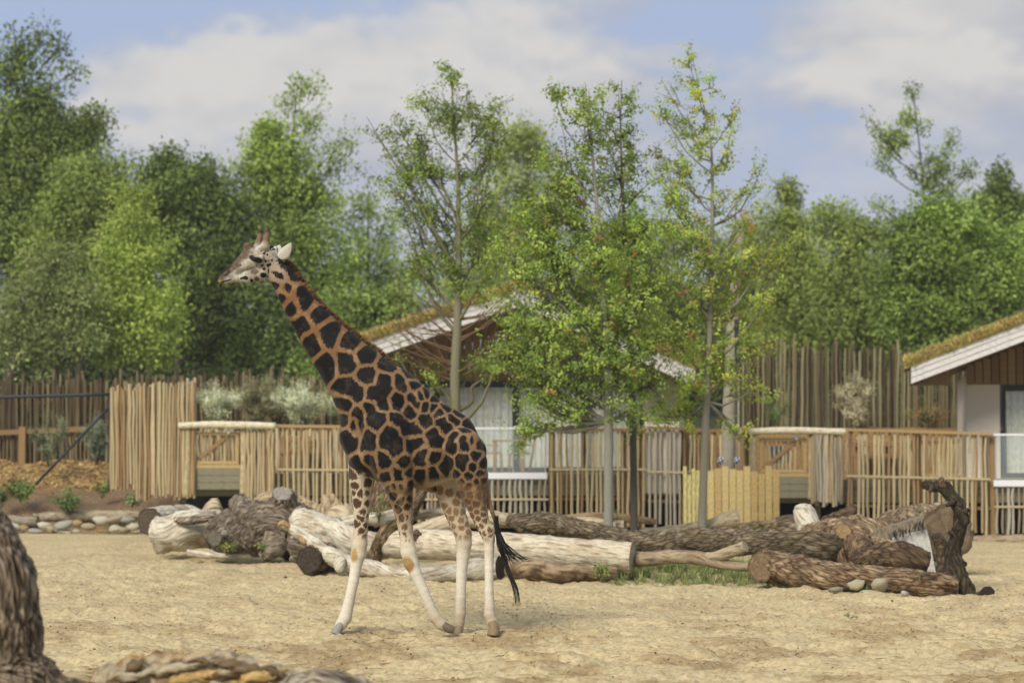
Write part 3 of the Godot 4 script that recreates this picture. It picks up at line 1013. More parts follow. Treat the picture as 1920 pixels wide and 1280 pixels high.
func make_fences():
	rng.seed = 91
	# raised decks in front of the lodges
	deck("timber deck in front of the middle lodge behind the giraffe", 338.0, 1292.0, 888.0, 930.0)
	deck("timber deck in front of the right hand lodge", 1410.0, 2120.0, 899.0, 943.0, 49.75, 51.5)
	# left: tall reed screen, gate, reed panel, railing
	var s1 := screen("tall tan reed screen with ragged top left of the left gate", 208.0, 364.0, func(x): return lerpf(728.0, 714.0, (x - 208.0) / 156.0), func(x): return 914.0 if x < 256.0 else 932.0, 49.3, 5.4, 5.6, M.reeds + M.slats)
	s1.remove_meta("group")
	gate("peeled log gate with a dark panel beside the tall reed screen", 350.0, 452.0, 797.0, 334.0, 516.0, 870.0, 932.0, 49.4, 2.0)
	screen("reed panel under the log beam right of the left gate", 460.0, 514.0, func(_x): return 806.0, func(_x): return 934.0, 49.3, 5.4, 5.4, M.reeds)
	railing("stick railing between the left gate and the giraffe's chest", 518.0, 794.0, 797.0, 800.0, 880.0, 956.0, 978.0, 49.5, 9.0, [611.0, 700.0, 788.0], M.slats, M.rail)
	screen("close boarded reed backdrop behind the chairs on the left deck", 372.0, 640.0, func(_x): return 804.0, func(_x): return 890.0, 51.9, 7.0, 7.4, M.reeds)
	# middle: glass guard, railings below and beside it
	glass_guard("glass balustrade with white handrail in front of the curtained windows", 796.0, 1026.0, 801.0, 886.0, 49.55, [800.0, 884.0, 962.0, 1023.0])
	railing("low pale sticks under the white edge of the middle deck", 796.0, 1028.0, 897.0, 897.0, 880.0 + 56.0, 978.0, 990.0, 49.5, 10.0, [], M.slats_grey, null)
	railing("stick railing right of the glass balustrade behind the tree trunks", 1030.0, 1212.0, 804.0, 804.0, 880.0, 984.0, 990.0, 49.5, 9.6, [1035.0, 1170.0, 1204.0], M.slats, M.rail_brown)
	railing("short stick railing in front of the pale pink wall panel", 1214.0, 1282.0, 800.0, 802.0, 884.0, 984.0, 988.0, 49.5, 9.4, [1280.0], M.slats_grey, M.rail_brown)
	var bx := thing("wall_panel", "pale pink wall panel behind sticks left of the yellow plank fence", "panel", U(1244.0, 925.0, 49.72))
	board(bx, "panel_sheet", M.wall, 1208.0, 790.0, 1274.0, 925.0, 49.72 - 0.1, 0.05)
	board(bx, "dark_edge", M.frame, 1275.0, 800.0, 1281.0, 925.0, 49.72 - 0.1, 0.05)
	railing("stick railing behind the yellow planks beside the grey pole", 1288.0, 1406.0, 806.0, 806.0, 884.0, 950.0, 950.0, 49.9, 8.4, [1402.0], M.slats, M.rail_brown)
	# right: gate, reed panel, railing, glass
	gate("peeled log gate behind the end of the yellow plank fence", 1412.0, 1518.0, 808.0, 1404.0, 1586.0, 886.0, 942.0, 49.4, 31.0)
	screen("weathered reed panel right of the right gate", 1524.0, 1580.0, func(_x): return 814.0, func(_x): return 944.0, 49.25, 6.0, 6.8, M.reeds + M.slats_grey)
	railing("long stick railing between the right gate and the right lodge", 1586.0, 1858.0, 804.0, 812.0, 892.0, 966.0, 1000.0, 49.5, 9.2, [1724.0, 1850.0, 1862.0], M.slats, M.rail)
	screen("close boarded reed backdrop behind the chairs on the right deck", 1590.0, 1716.0, func(_x): return 820.0, func(_x): return 890.0, 51.9, 7.0, 7.4, M.reeds)
	railing("stick railing at the back of the right deck beside the lodge wall", 1716.0, 1806.0, 822.0, 824.0, 890.0, 900.0, 900.0, 52.0, 9.0, [], M.slats, M.rail)
	glass_guard("glass balustrade with white handrail at the right edge", 1864.0, 2100.0, 813.0, 900.0, 49.55, [1868.0, 1944.0, 2020.0, 2096.0])
	railing("low pale sticks under the white edge of the right deck", 1866.0, 2100.0, 912.0, 912.0, 950.0, 1000.0, 1004.0, 49.5, 9.6, [], M.slats_grey, null)
	# yellow plank fence in front
	var P := thing("plank_fence", "short yellow plank fence with uneven tops right of the third trunk", "fence", U(1370.0, 985.0, 47.8))
	var x := 1281.0
	var k := 0
	var tops := [874.0, 890.0, 878.0, 882.0, 872.0, 884.0, 878.0, 874.0, 879.0, 882.0, 874.0, 884.0, 888.0, 873.0, 880.0, 872.0]
	while x < 1456.0:
		var w := 8.0 if x < 1312.0 else 13.6
		board(P, "plank", M.planks[4] if x < 1312.0 else M.planks[rng.randi() % 4], x + 0.4, tops[k % 16], x + w - 0.4, 984.0 + rng.randf_range(-2, 2), 47.8 + rng.randf_range(0.0, 0.02), 0.022, 0.003)
		x += w
		k += 1
	bar(P, "cross_rail", M.planks[1], U(1281, 905, 47.9), U(1457, 905, 47.9), 0.09, 0.05)
	bar(P, "cross_rail", M.planks[1], U(1281, 965, 47.9), U(1457, 965, 47.9), 0.09, 0.05)
	# tall pole fences at the back
	pole_fence("brown pole fence behind the chip bed at the left edge", -40.0, 216.0, func(_x): return 712.0, func(_x): return 884.0, 59.0, 4.6, M.poles_left, 1.0)
	pole_fence("brown pole fence behind the silver shrubs and the reed screen", 218.0, 660.0, func(_x): return 706.0, func(_x): return 812.0, 60.2, 5.2, M.poles_left, 1.0)
	pole_fence("tall pole fence with uneven tips between the grey pole and the right lodge", 1385.0, 1836.0, func(px): return lerpf(652.0, 674.0, ss(1640.0, 1800.0, px)), func(_x): return 812.0, 60.0, 5.0, M.poles, 1.0)
	# low rail and post fence inside the left bed
	var lowf := thing("post_and_rail_fence", "low brown post and rail fence in the chip bed on the left", "fence", U(40.0, 872.0, 58.6))
	board(lowf, "post", M.post, 34.0, 800.0, 46.0, 876.0, 58.6, 0.14)
	bar(lowf, "rail", M.rail_brown, U(-20, 812, 58.7), U(160, 804, 58.7), 0.14, 0.06)
	var x2 := -20.0
	while x2 < 166.0:
		stick(lowf, "slat", M.poles_left[rng.randi() % 4], x2, 812.0, 876.0, 58.85, rng.randf_range(4, 7), 0.0)
		x2 += 7.0 * rng.randf_range(0.7, 1.3)
	# dark metal frame at the left
	var fr := thing("metal_frame", "dark metal fence frame with diagonal brace left of the reed screen", "fence frame", U(206.0, 930.0, 51.0))
	for s in [["top_bar", [-30.0, 745.0], [206.0, 739.0], 0.05], ["post", [206.0, 739.0], [206.0, 920.0], 0.05], ["brace", [204.0, 763.0], [66.0, 908.0], 0.045]]:
		var st := new_st()
		add_tube(st, [U(s[1][0], s[1][1], 51.0) - fr.position, U(s[2][0], s[2][1], 51.0) - fr.position], [s[3] * 0.8, s[3] * 0.8], {"sides": 10, "step": 1.0})
		part(fr, s[0], done(st), M.black)
	# grey pole
	var pole := thing("utility_pole", "tall weathered grey pole rising through the right tree crown", "pole", U(1365.0, 990.0, 48.5))
	round_log(pole, "shaft", M.post_grey, [[1364.0, 990.0], [1367.0, 800.0], [1373.0, 640.0], [1382.0, 500.0], [1398.0, 395.0]], [13.5, 13.0, 11.5, 9.0, 7.0], 48.5, 5.0)
	board(pole, "conduit", M.post_grey, 1383.0, 700.0, 1388.0, 885.0, 48.35, 0.05)
	board(pole, "fitting", M.black, 1408.0, 540.0, 1416.0, 572.0, 48.2, 0.06)
	board(pole, "fitting", M.black, 1378.0, 600.0, 1386.0, 700.0, 48.2, 0.06)

func make_furniture():
	rng.seed = 17
	# chairs and tables on the decks
	dining_chair("wooden garden chair with slatted back left of the table behind the glass", 920.0, 884.0, 50.9, 1.0)
	table("square wooden garden table behind the glass balustrade", 954.0, 884.0, 51.0, 0.8)
	dining_chair("wooden garden chair seen from its side right of the table behind the glass", 976.0, 884.0, 51.2, -1.0)
	table("wooden table behind the sticks of the left railing", 562.0, 884.0, 51.0, 0.75)
	bench("slatted wooden chair behind the sticks nearest the left gate", 546.0, 884.0, 50.6)
	bench("slatted wooden chair behind the sticks nearest the giraffe", 590.0, 884.0, 50.6)
	bench("slatted wooden chair left on the right deck behind the sticks", 1616.0, 893.0, 50.6)
	bench("slatted wooden chair right on the right deck behind the sticks", 1664.0, 893.0, 50.6)
	table("wooden table behind the chairs on the right deck", 1640.0, 893.0, 51.1, 0.9)
	var sun_ := thing("cushion_stack", "dark blue cushions stacked on end behind the right gate", "cushions", U(1462.0, 890.0, 51.0))
	for k in 4:
		board(sun_, "cushion", M.cushion, 1446.0 + k * 9.0, 836.0, 1453.0 + k * 9.0, 868.0, 51.0, 0.12, 0.03)
	board(sun_, "stand", M.teak, 1444.0, 869.0, 1484.0, 888.0, 51.0, 0.3, 0.02)
	# two patterned balls by the grey pole
	for q in [[1352.0, 863.0, "blue and white ball ornament left of the grey pole"], [1383.0, 863.0, "blue and white ball ornament right of the grey pole"]]:
		var o := thing("ball_ornament", q[2], "ornament", U(q[0], q[1], 48.1), "ball ornaments")
		var sp := SphereMesh.new()
		sp.radius = 0.075
		sp.height = 0.15
		sp.radial_segments = 16
		sp.rings = 8
		part(o, "ball", sp, M.blue)
		for k in 14:
			var a := k * 2.4
			var y := 1.0 - (k + 0.5) / 7.0
			var n := Vector3(cos(a) * sqrt(1.0 - y * y), y, sin(a) * sqrt(1.0 - y * y))
			var b := Basis.looking_at(n, Vector3(0.1, 0.3, 0.9).normalized())
			part(o, "spot", cbox(Vector3(0.036, 0.036, 0.01), 0.003), M.white, Transform3D(b, n * 0.074))
		var st := new_st()
		add_tube(st, [Vector3(0, -0.07, 0), U(q[0], 990.0, 48.1) - o.position], [0.012, 0.012], {"sides": 6, "step": 0.5})
		part(o, "stem", done(st), M.rail_brown)

func dining_chair(label: String, x: float, y: float, d: float, f: float):
	var C := thing("garden_chair", label, "chair", U(x, y, d), "wooden chairs on the decks")
	for s in [[-0.22, -0.2, 0.86], [-0.22, 0.2, 0.86], [0.22, -0.2, 0.44], [0.22, 0.2, 0.44]]:
		var lean: float = -0.14 if s[0] < 0.0 else 0.03
		bar(C, "leg", M.teak, C.position + Vector3(s[0] * f - (0.0 if s[0] < 0 else -0.05 * f), 0, s[1]), C.position + Vector3((s[0] + lean) * f, s[2], s[1]), 0.05, 0.04)
	part(C, "seat", cbox(Vector3(0.46, 0.04, 0.44), 0.01), M.teak, Transform3D(Basis(), Vector3(0, 0.44, 0)))
	for k in 3:
		part(C, "back_slat", cbox(Vector3(0.03, 0.07, 0.42), 0.006), M.teak, Transform3D(Basis(), Vector3((-0.29 - 0.02 * k) * f, 0.58 + 0.12 * k, 0)))
	for z in [-0.22, 0.22]:
		bar(C, "armrest", M.teak, C.position + Vector3(-0.3 * f, 0.64, z), C.position + Vector3(0.2 * f, 0.62, z), 0.03, 0.05)

func bench(label: String, x: float, y: float, d: float):
	var C := thing("garden_chair", label, "chair", U(x, y, d), "wooden chairs on the decks")
	for sx in [-0.25, 0.25]:
		for sz in [-0.22, 0.22]:
			bar(C, "leg", M.teak, C.position + Vector3(sx, 0, sz), C.position + Vector3(sx, 0.86 if sz > 0 else 0.44, sz), 0.045, 0.045)
	part(C, "seat", cbox(Vector3(0.54, 0.04, 0.5), 0.01), M.teak, Transform3D(Basis(), Vector3(0, 0.44, 0)))
	for k in 2:
		part(C, "back_slat", cbox(Vector3(0.54, 0.055, 0.03), 0.006), M.teak, Transform3D(Basis(), Vector3(0, 0.5 + 0.31 * k, 0.25)))
	for k in 5:
		part(C, "back_slat", cbox(Vector3(0.035, 0.24, 0.02), 0.004), M.teak, Transform3D(Basis(), Vector3(-0.2 + 0.1 * k, 0.655, 0.25)))

func table(label: String, x: float, y: float, d: float, w: float):
	var C := thing("garden_table", label, "table", U(x, y, d), "wooden tables on the decks")
	part(C, "table_top", cbox(Vector3(w, 0.05, 0.8), 0.01), M.teak, Transform3D(Basis(), Vector3(0, 0.74, 0)))
	for sx in [-0.5, 0.5]:
		for sz in [-0.32, 0.32]:
			part(C, "leg", cbox(Vector3(0.09, 0.71, 0.09), 0.01), M.teak, Transform3D(Basis(), Vector3(sx * (w - 0.14), 0.357, sz)))

# ---------------------------------------------------------------- trees
func leaf_spray(sd: int, n: int, length: float, leaf_l: float, leaf_w: float, droop: float) -> ArrayMesh:     # a twig along +y with leaves
	var r := RandomNumberGenerator.new()
	r.seed = sd
	var st := new_st(-1)
	st.set_color(Color(0.8, 0.7, 0.6))
	for i in n:
		var t := (i + 0.5) / n
		var a := i * 2.4 + r.randf() * 0.8
		var p := Vector3(cos(a) * 0.02, t * length, sin(a) * 0.02) + Vector3(r.randf_range(-1, 1), r.randf_range(-0.5, 0.5), r.randf_range(-1, 1)) * length * 0.13
		var out := Vector3(cos(a), 0.25 - droop * r.randf_range(0.5, 1.3), sin(a)).normalized()
		var side := out.cross(Vector3(r.randf_range(-0.4, 0.4), 1, r.randf_range(-0.4, 0.4))).normalized()
		var up := side.cross(out)
		var l := leaf_l * r.randf_range(0.7, 1.25)
		var w := leaf_w * r.randf_range(0.75, 1.2)
		var tip := p + out * l - up * l * 0.12
		var sl := p + out * l * 0.45 - side * w * 0.5 + up * w * 0.14
		var sr := p + out * l * 0.45 + side * w * 0.5 + up * w * 0.14
		var k := r.randf_range(0.72, 1.25)
		st.set_color(Color(k, k, k * r.randf_range(0.8, 1.05)))
		for q in [p, sl, tip, p, tip, sr]:
			st.add_vertex(q)
	return flat(st)

func clump(sd: int, n: int, radius: float, leaf_l: float, leaf_w: float) -> ArrayMesh:     # a ball of leaves for trees far off
	var r := RandomNumberGenerator.new()
	r.seed = sd
	var st := new_st(-1)
	for i in n:
		var dir := Vector3(r.randfn(), r.randfn(), r.randfn()).normalized()
		var p := dir * radius * pow(r.randf(), 0.5)
		var out := (dir + Vector3(r.randfn(), r.randfn() - 0.5, r.randfn()) * 0.6).normalized()
		var side := out.cross(Vector3(r.randfn() * 0.4, 1, r.randfn() * 0.4)).normalized()
		var up := side.cross(out)
		var l := leaf_l * r.randf_range(0.7, 1.3)
		var w := leaf_w * r.randf_range(0.7, 1.3)
		var k := r.randf_range(0.75, 1.25)
		st.set_color(Color(k, k, k * r.randf_range(0.85, 1.0)))
		for q in [p, p + out * l * 0.5 - side * w * 0.5 + up * w * 0.1, p + out * l, p, p + out * l, p + out * l * 0.5 + side * w * 0.5 + up * w * 0.1]:
			st.add_vertex(q)
	return flat(st)

# o: d, trunk [[px, py, half width px]...], blobs [[px, py, rx, ry, sprays, limb (true/false)]...], tones (linear colours), leaf (mesh), size, depth (share of rx), bark colour
func make_tree(called: String, label: String, category: String, group: String, o: Dictionary) -> Node3D:
	var d: float = o.d
	var tr: Array = o.trunk
	var base := U(tr[0][0], tr[0][1], d)
	var T := thing(called, label, category, base, group)
	var bark: Color = o.get("bark", lin(150, 142, 122))
	var pts := []
	var rad := []
	for p in tr:
		pts.append(U(p[0], p[1], d) - base)
		rad.append(p[2] * d / F)
	var st := new_st()
	add_tube(st, pts, rad, {"sides": 12, "step": 0.14, "lump": 0.10, "lump_f": 3.0, "seed": base.x, "col": bark, "cap0": false})
	part(T, "trunk", done(st), M.trunk)
	var leaf: ArrayMesh = o.leaf
	var tones: Array = []
	var near_: bool = o.get("mat", null) == null
	for q in o.tones:
		tones.append(Color(q.r * (2.02 if near_ else 1.98) + 0.012, q.g * (2.02 if near_ else 1.86) + 0.012, q.b * 1.5 + 0.012))
	var xf := []
	var cc := []
	var size: float = o.get("size", 1.0)
	var zk: float = o.get("depth", 0.8)
	var along: float = o.get("along", 0.55)
	var hang: float = o.get("hang", 0.2)
	var wind: Vector3 = o.get("wind", Vector3.ZERO)
	var limb_st := new_st()
	var apart: bool = o.get("mat", null) == null        # near trees: every limb a part of its own
	for b in o.blobs:
		var c := U(b[0], b[1], d) - base
		var wide: float = rng.randf_range(1.15, 1.5) if apart else rng.randf_range(0.8, 1.35)
		var rx: float = b[2] * d / F * wide
		var ry: float = b[3] * d / F * wide
		c.z += rng.randf_range(-0.5, 0.5) * rx * zk
		# the limb leaves the trunk below the blob
		var best := 0.0
		var want: float = c.y - maxf(0.35 * ry, float(o.get("rise", 0.8)) * absf(c.x - (spline(pts, 0.6) as Vector3).x))
		var bd := 1e9
		for i in 41:
			var q: Vector3 = spline(pts, i / 40.0)
			var e := absf(q.y - want)
			if e < bd:
				bd = e
				best = i / 40.0
		best = maxf(best, o.get("first", 0.12))
		var s: Vector3 = spline(pts, best)
		var r0: float = (spline(rad, best) as float) * 0.5
		var shade := rng.randf_range(0.8, 1.2)
		if b.size() > 5 and not b[5]:
			pass
		else:
			var midp := s.lerp(c, 0.5) + Vector3(0, -0.12 * (c - s).length(), 0) + Vector3(rng.randfn(), rng.randfn(), rng.randfn()) * 0.06 * (c - s).length()
			if apart:
				limb_st = new_st()
			add_tube(limb_st, [s, midp, c, c + (c - midp) * 0.12], [maxf(r0, 0.012), r0 * 0.7 + 0.004, 0.008, 0.004], {"sides": 5, "step": 0.3, "col": bark * 0.85, "cap0": false, "lump": 0.2})
		var many: float = b[4] * o.get("more", 1.0)
		var subs := maxi(3, int(many / float(o.get("fineness", 14.0))))
		var per := int(ceil(many / subs))
		for j in subs:
			var dir := Vector3(rng.randfn(), rng.randfn(), rng.randfn()).normalized() * pow(rng.randf(), 0.4)
			if rng.randf() < 0.16:
				dir = Vector3(dir.x * 1.1, absf(dir.y) * 1.25 + 0.35, dir.z)
			var e := c + Vector3(dir.x * rx, dir.y * ry, dir.z * rx * zk)
			var a := s.lerp(c, rng.randf_range(0.35, 1.0))
			var mid := a.lerp(e, 0.55) + Vector3(0, 0.08 * (e - a).length(), 0)
			add_tube(limb_st, [a, mid, e], [0.012 * o.get("twig", 1.0), 0.008 * o.get("twig", 1.0), 0.003], {"sides": 3, "step": 0.5, "col": bark * 0.8, "cap0": false, "cap1": false})
			for k in per:
				var t := rng.randf_range(1.0 - along, 1.06)
				var p := a.lerp(mid, minf(t * 2.0, 1.0)) if t < 0.5 else mid.lerp(e, (t - 0.5) * 2.0)
				p += Vector3(rng.randfn() * rx, rng.randfn() * ry, rng.randfn() * rx * zk) * o.get("spread", 0.12)
				var grow := ((e - a).normalized() + Vector3(rng.randfn(), rng.randfn(), rng.randfn()) * float(o.get("stray", 0.7)) + Vector3(0, -hang, 0) + wind).normalized()
				var sx := grow.cross(Vector3(rng.randfn(), rng.randfn(), rng.randfn())).normalized()
				var kz := size * rng.randf_range(0.7, 1.25)
				xf.append(Transform3D(Basis(sx, grow, sx.cross(grow)) * kz, p))
				var tone: Color = tones[rng.randi() % tones.size()] if rng.randf() > o.get("odd", 0.0) else (o.odd_tones[rng.randi() % o.odd_tones.size()] as Color)
				var v := shade * rng.randf_range(0.82, 1.18)
				cc.append(Color(tone.r * v, tone.g * v, tone.b * v))
		if apart:
			part(T, "limb", done(limb_st), M.trunk)
	if not apart:
		part(T, "limbs", done(limb_st), M.trunk).set_meta("kind", "stuff")
	multi(T, "crown", leaf, o.get("mat", M.leaf), xf, cc)
	return T

func make_young_trees():
	rng.seed = 303
	var spray := leaf_spray(8, 10, 0.28, 0.066, 0.046, 0.6)
	var spray_thin := leaf_spray(9, 8, 0.3, 0.09, 0.042, 0.75)
	var greens := [lin(112, 132, 52), lin(128, 146, 60), lin(96, 118, 48), lin(140, 156, 66), lin(104, 124, 58)]
	var odd := [lin(196, 176, 66), lin(200, 156, 66), lin(178, 176, 76), lin(172, 122, 66)]
	# A: behind the giraffe's back
	make_tree("young_tree", "slender young tree with bare lower twigs rising behind the giraffe's back", "tree", "young trees in the log island", {
		"d": 43.5, "trunk": [[858, 985, 12], [856, 860, 10.5], [853, 720, 9.5], [858, 600, 8], [860, 480, 6], [858, 340, 3.5], [850, 210, 2], [845, 125, 1]],
		"bark": lin(156, 148, 116), "tones": [lin(104, 124, 50), lin(122, 140, 58), lin(92, 112, 46), lin(132, 150, 64)], "odd": 0.03, "odd_tones": odd,
		"leaf": spray_thin, "size": 0.95, "hang": 0.5, "wind": Vector3(-0.55, -0.25, 0), "depth": 0.8, "spread": 0.09, "more": 0.78, "fineness": 5.0, "along": 0.9, "rise": 1.7, "stray": 0.4,
		"blobs": [[845, 150, 26, 26, 40], [832, 185, 38, 30, 60], [880, 200, 42, 36, 60], [795, 190, 22, 14, 20], [850, 240, 60, 40, 90], [745, 232, 42, 22, 50], [700, 240, 18, 14, 14], [772, 270, 50, 36, 95], [920, 215, 44, 40, 90], [930, 270, 40, 56, 110],
			[760, 330, 46, 34, 90], [800, 300, 50, 40, 90], [735, 338, 34, 18, 40], [870, 330, 44, 40, 60], [810, 390, 60, 36, 120], [755, 400, 36, 26, 60], [915, 370, 44, 70, 150], [820, 440, 66, 36, 130], [770, 470, 40, 30, 60], [905, 460, 54, 60, 150], [850, 500, 60, 30, 90], [900, 530, 44, 26, 60],
			[880, 690, 50, 26, 40], [815, 715, 34, 20, 24], [740, 655, 40, 16, 22], [930, 680, 30, 14, 24]]})
	# bare twigs of A
	make_bare_twigs()
	# B: the broad one in the middle
	make_tree("young_tree", "broad leafy young tree with smooth grey trunk in the middle of the log island", "tree", "young trees in the log island", {
		"d": 39.0, "trunk": [[1141, 1000, 9.5], [1141, 880, 8.6], [1141, 760, 9.0], [1136, 640, 6.5], [1128, 500, 5], [1118, 370, 3.5], [1108, 250, 2], [1104, 170, 1]],
		"bark": lin(170, 164, 150), "tones": greens, "odd": 0.045, "odd_tones": odd, "leaf": spray, "size": 1.0, "wind": Vector3(-0.2, 0, 0), "depth": 0.9, "spread": 0.15, "more": 0.78, "fineness": 6.0, "along": 0.85, "rise": 1.2, "stray": 0.5, "first": 0.25,
		"blobs": [[1100, 190, 40, 24, 50], [1040, 185, 34, 14, 30], [1095, 250, 46, 40, 100], [1050, 290, 44, 40, 100], [1070, 350, 56, 40, 130], [1030, 380, 50, 44, 130], [990, 420, 56, 40, 140], [1090, 430, 66, 44, 170], [1020, 470, 66, 40, 180], [960, 490, 44, 40, 110],
			[1120, 510, 76, 44, 200], [1040, 540, 76, 44, 220], [970, 560, 50, 36, 120], [1100, 600, 76, 44, 220], [1010, 620, 70, 40, 200], [950, 640, 40, 34, 100], [1150, 650, 66, 44, 180], [1060, 680, 76, 40, 200], [970, 690, 46, 26, 90], [1190, 590, 60, 50, 160], [1170, 720, 56, 34, 130], [1080, 730, 60, 26, 110],
			[1010, 740, 50, 26, 90], [1030, 780, 56, 20, 70], [975, 815, 24, 22, 36], [1000, 800, 30, 14, 26], [1070, 770, 40, 22, 50], [1180, 770, 44, 26, 70], [925, 670, 24, 20, 34]]})
	# B2: dark trunk behind
	make_tree("young_tree", "young tree with thin dark trunk just right of the broad leafy one", "tree", "young trees in the log island", {
		"d": 40.5, "trunk": [[1189, 1004, 7.5], [1188, 860, 6.8], [1184, 700, 6], [1176, 520, 4.5], [1168, 360, 3], [1164, 240, 1.6], [1166, 150, 0.7]],
		"bark": lin(112, 104, 90), "tones": greens, "odd": 0.05, "odd_tones": odd, "leaf": spray, "size": 0.95, "wind": Vector3(-0.25, 0, 0), "depth": 0.9, "first": 0.3, "spread": 0.15, "more": 0.78, "fineness": 6.0, "along": 0.85, "rise": 1.2, "stray": 0.5,
		"blobs": [[1160, 215, 26, 26, 44], [1180, 190, 22, 16, 16], [1150, 260, 36, 30, 80], [1130, 220, 26, 20, 30], [1190, 290, 30, 26, 40], [1160, 330, 46, 44, 120], [1200, 360, 36, 30, 60], [1150, 410, 50, 40, 130], [1210, 430, 44, 30, 90], [1180, 490, 56, 40, 150], [1230, 530, 56, 40, 140], [1210, 640, 56, 44, 150], [1230, 720, 40, 40, 110], [1190, 830, 10, 20, 10]]})
	# C: right, with orange tips
	make_tree("young_tree", "tall young tree with mottled grey trunk and yellowing leaves right of the others", "tree", "young trees in the log island", {
		"d": 41.0, "trunk": [[1316, 996, 8.5], [1320, 880, 7.6], [1324, 780, 7.4], [1330, 660, 6], [1334, 520, 5], [1336, 400, 3.6], [1334, 280, 2.2], [1318, 190, 1.4], [1296, 100, 0.6]],
		"bark": lin(168, 160, 140), "tones": [lin(128, 146, 58), lin(144, 158, 66), lin(108, 130, 50), lin(150, 150, 62)], "odd": 0.08, "odd_tones": odd, "leaf": spray, "size": 0.95, "depth": 0.9, "first": 0.28, "spread": 0.15, "more": 0.78, "fineness": 6.0, "along": 0.85, "rise": 1.2, "stray": 0.5,
		"blobs": [[1292, 118, 12, 20, 16], [1305, 160, 24, 18, 26], [1318, 205, 24, 30, 34], [1250, 165, 22, 10, 8], [1240, 205, 24, 12, 22], [1268, 225, 18, 14, 18], [1300, 235, 36, 22, 44], [1378, 220, 12, 24, 12], [1340, 160, 14, 18, 8], [1310, 270, 40, 20, 30], [1372, 270, 18, 24, 18], [1270, 300, 40, 30, 70], [1290, 340, 50, 26, 60], [1345, 310, 34, 24, 30], [1400, 350, 26, 20, 26], [1430, 310, 18, 10, 10], [1250, 370, 44, 30, 90], [1270, 420, 56, 36, 120], [1340, 400, 36, 34, 50],
			[1400, 420, 34, 36, 60], [1440, 470, 44, 26, 70], [1480, 480, 24, 14, 24], [1300, 480, 56, 40, 130], [1380, 500, 50, 36, 110], [1300, 560, 56, 44, 140], [1390, 570, 50, 40, 110], [1440, 560, 30, 24, 40], [1270, 640, 50, 44, 120], [1350, 640, 50, 36, 90], [1420, 640, 36, 28, 50], [1280, 720, 50, 36, 110], [1370, 700, 44, 30, 70], [1410, 730, 40, 24, 40], [1240, 780, 44, 26, 70], [1290, 790, 34, 26, 50], [1375, 790, 26, 14, 16], [1390, 830, 14, 24, 10]]})

func make_bare_twigs():
	var d := 43.4
	var base := U(858, 985, d)
	var t: Node3D = get_node("young_tree")
	var st := new_st()
	var col := lin(150, 118, 84)
	for k in 30:
		var y0 := rng.randf_range(560.0, 690.0)
		var side := -1.0 if rng.randf() < 0.62 else 1.0
		var len := rng.randf_range(50.0, 150.0)
		var a := U(856.0, y0 + 30.0, d) - base
		var rise := rng.randf_range(-20.0, 110.0)
		var m := U(856.0 + side * len * 0.5, y0 + 20.0 - rise * 0.4, d) - base
		var e := U(856.0 + side * len, y0 - rise, d) - base
		var dz := rng.randf_range(-0.9, 0.9)
		m.z += dz * 0.5
		e.z += dz
		add_tube(st, [a, m, e], [0.022, 0.013, 0.004], {"sides": 4, "step": 0.25, "col": col, "lump": 0.3, "cap0": false})
		for j in 3:
			var q: Vector3 = spline([a, m, e], rng.randf_range(0.3, 0.9))
			add_tube(st, [q, q + Vector3(side * rng.randf_range(0.05, 0.5), rng.randf_range(-0.1, 0.5), rng.randf_range(-0.2, 0.2))], [0.009, 0.003], {"sides": 3, "step": 0.3, "col": col, "cap0": false, "cap1": false})
	# the low curling limb
	add_tube(st, [U(862, 768, d) - base, U(885, 752, d) - base, U(884, 728, d) - base, U(898, 715, d) - base, U(925, 700, d) - base, U(950, 680, d) - base], [0.05, 0.045, 0.04, 0.03, 0.022, 0.01], {"sides": 6, "step": 0.1, "col": lin(130, 118, 92), "lump": 0.2})
	add_tube(st, [U(856, 745, d) - base, U(825, 735, d) - base, U(806, 715, d) - base], [0.045, 0.035, 0.018], {"sides": 6, "step": 0.1, "col": lin(120, 108, 84), "lump": 0.2})
	part(t, "bare_twigs", done(st), M.trunk).set_meta("kind", "stuff")

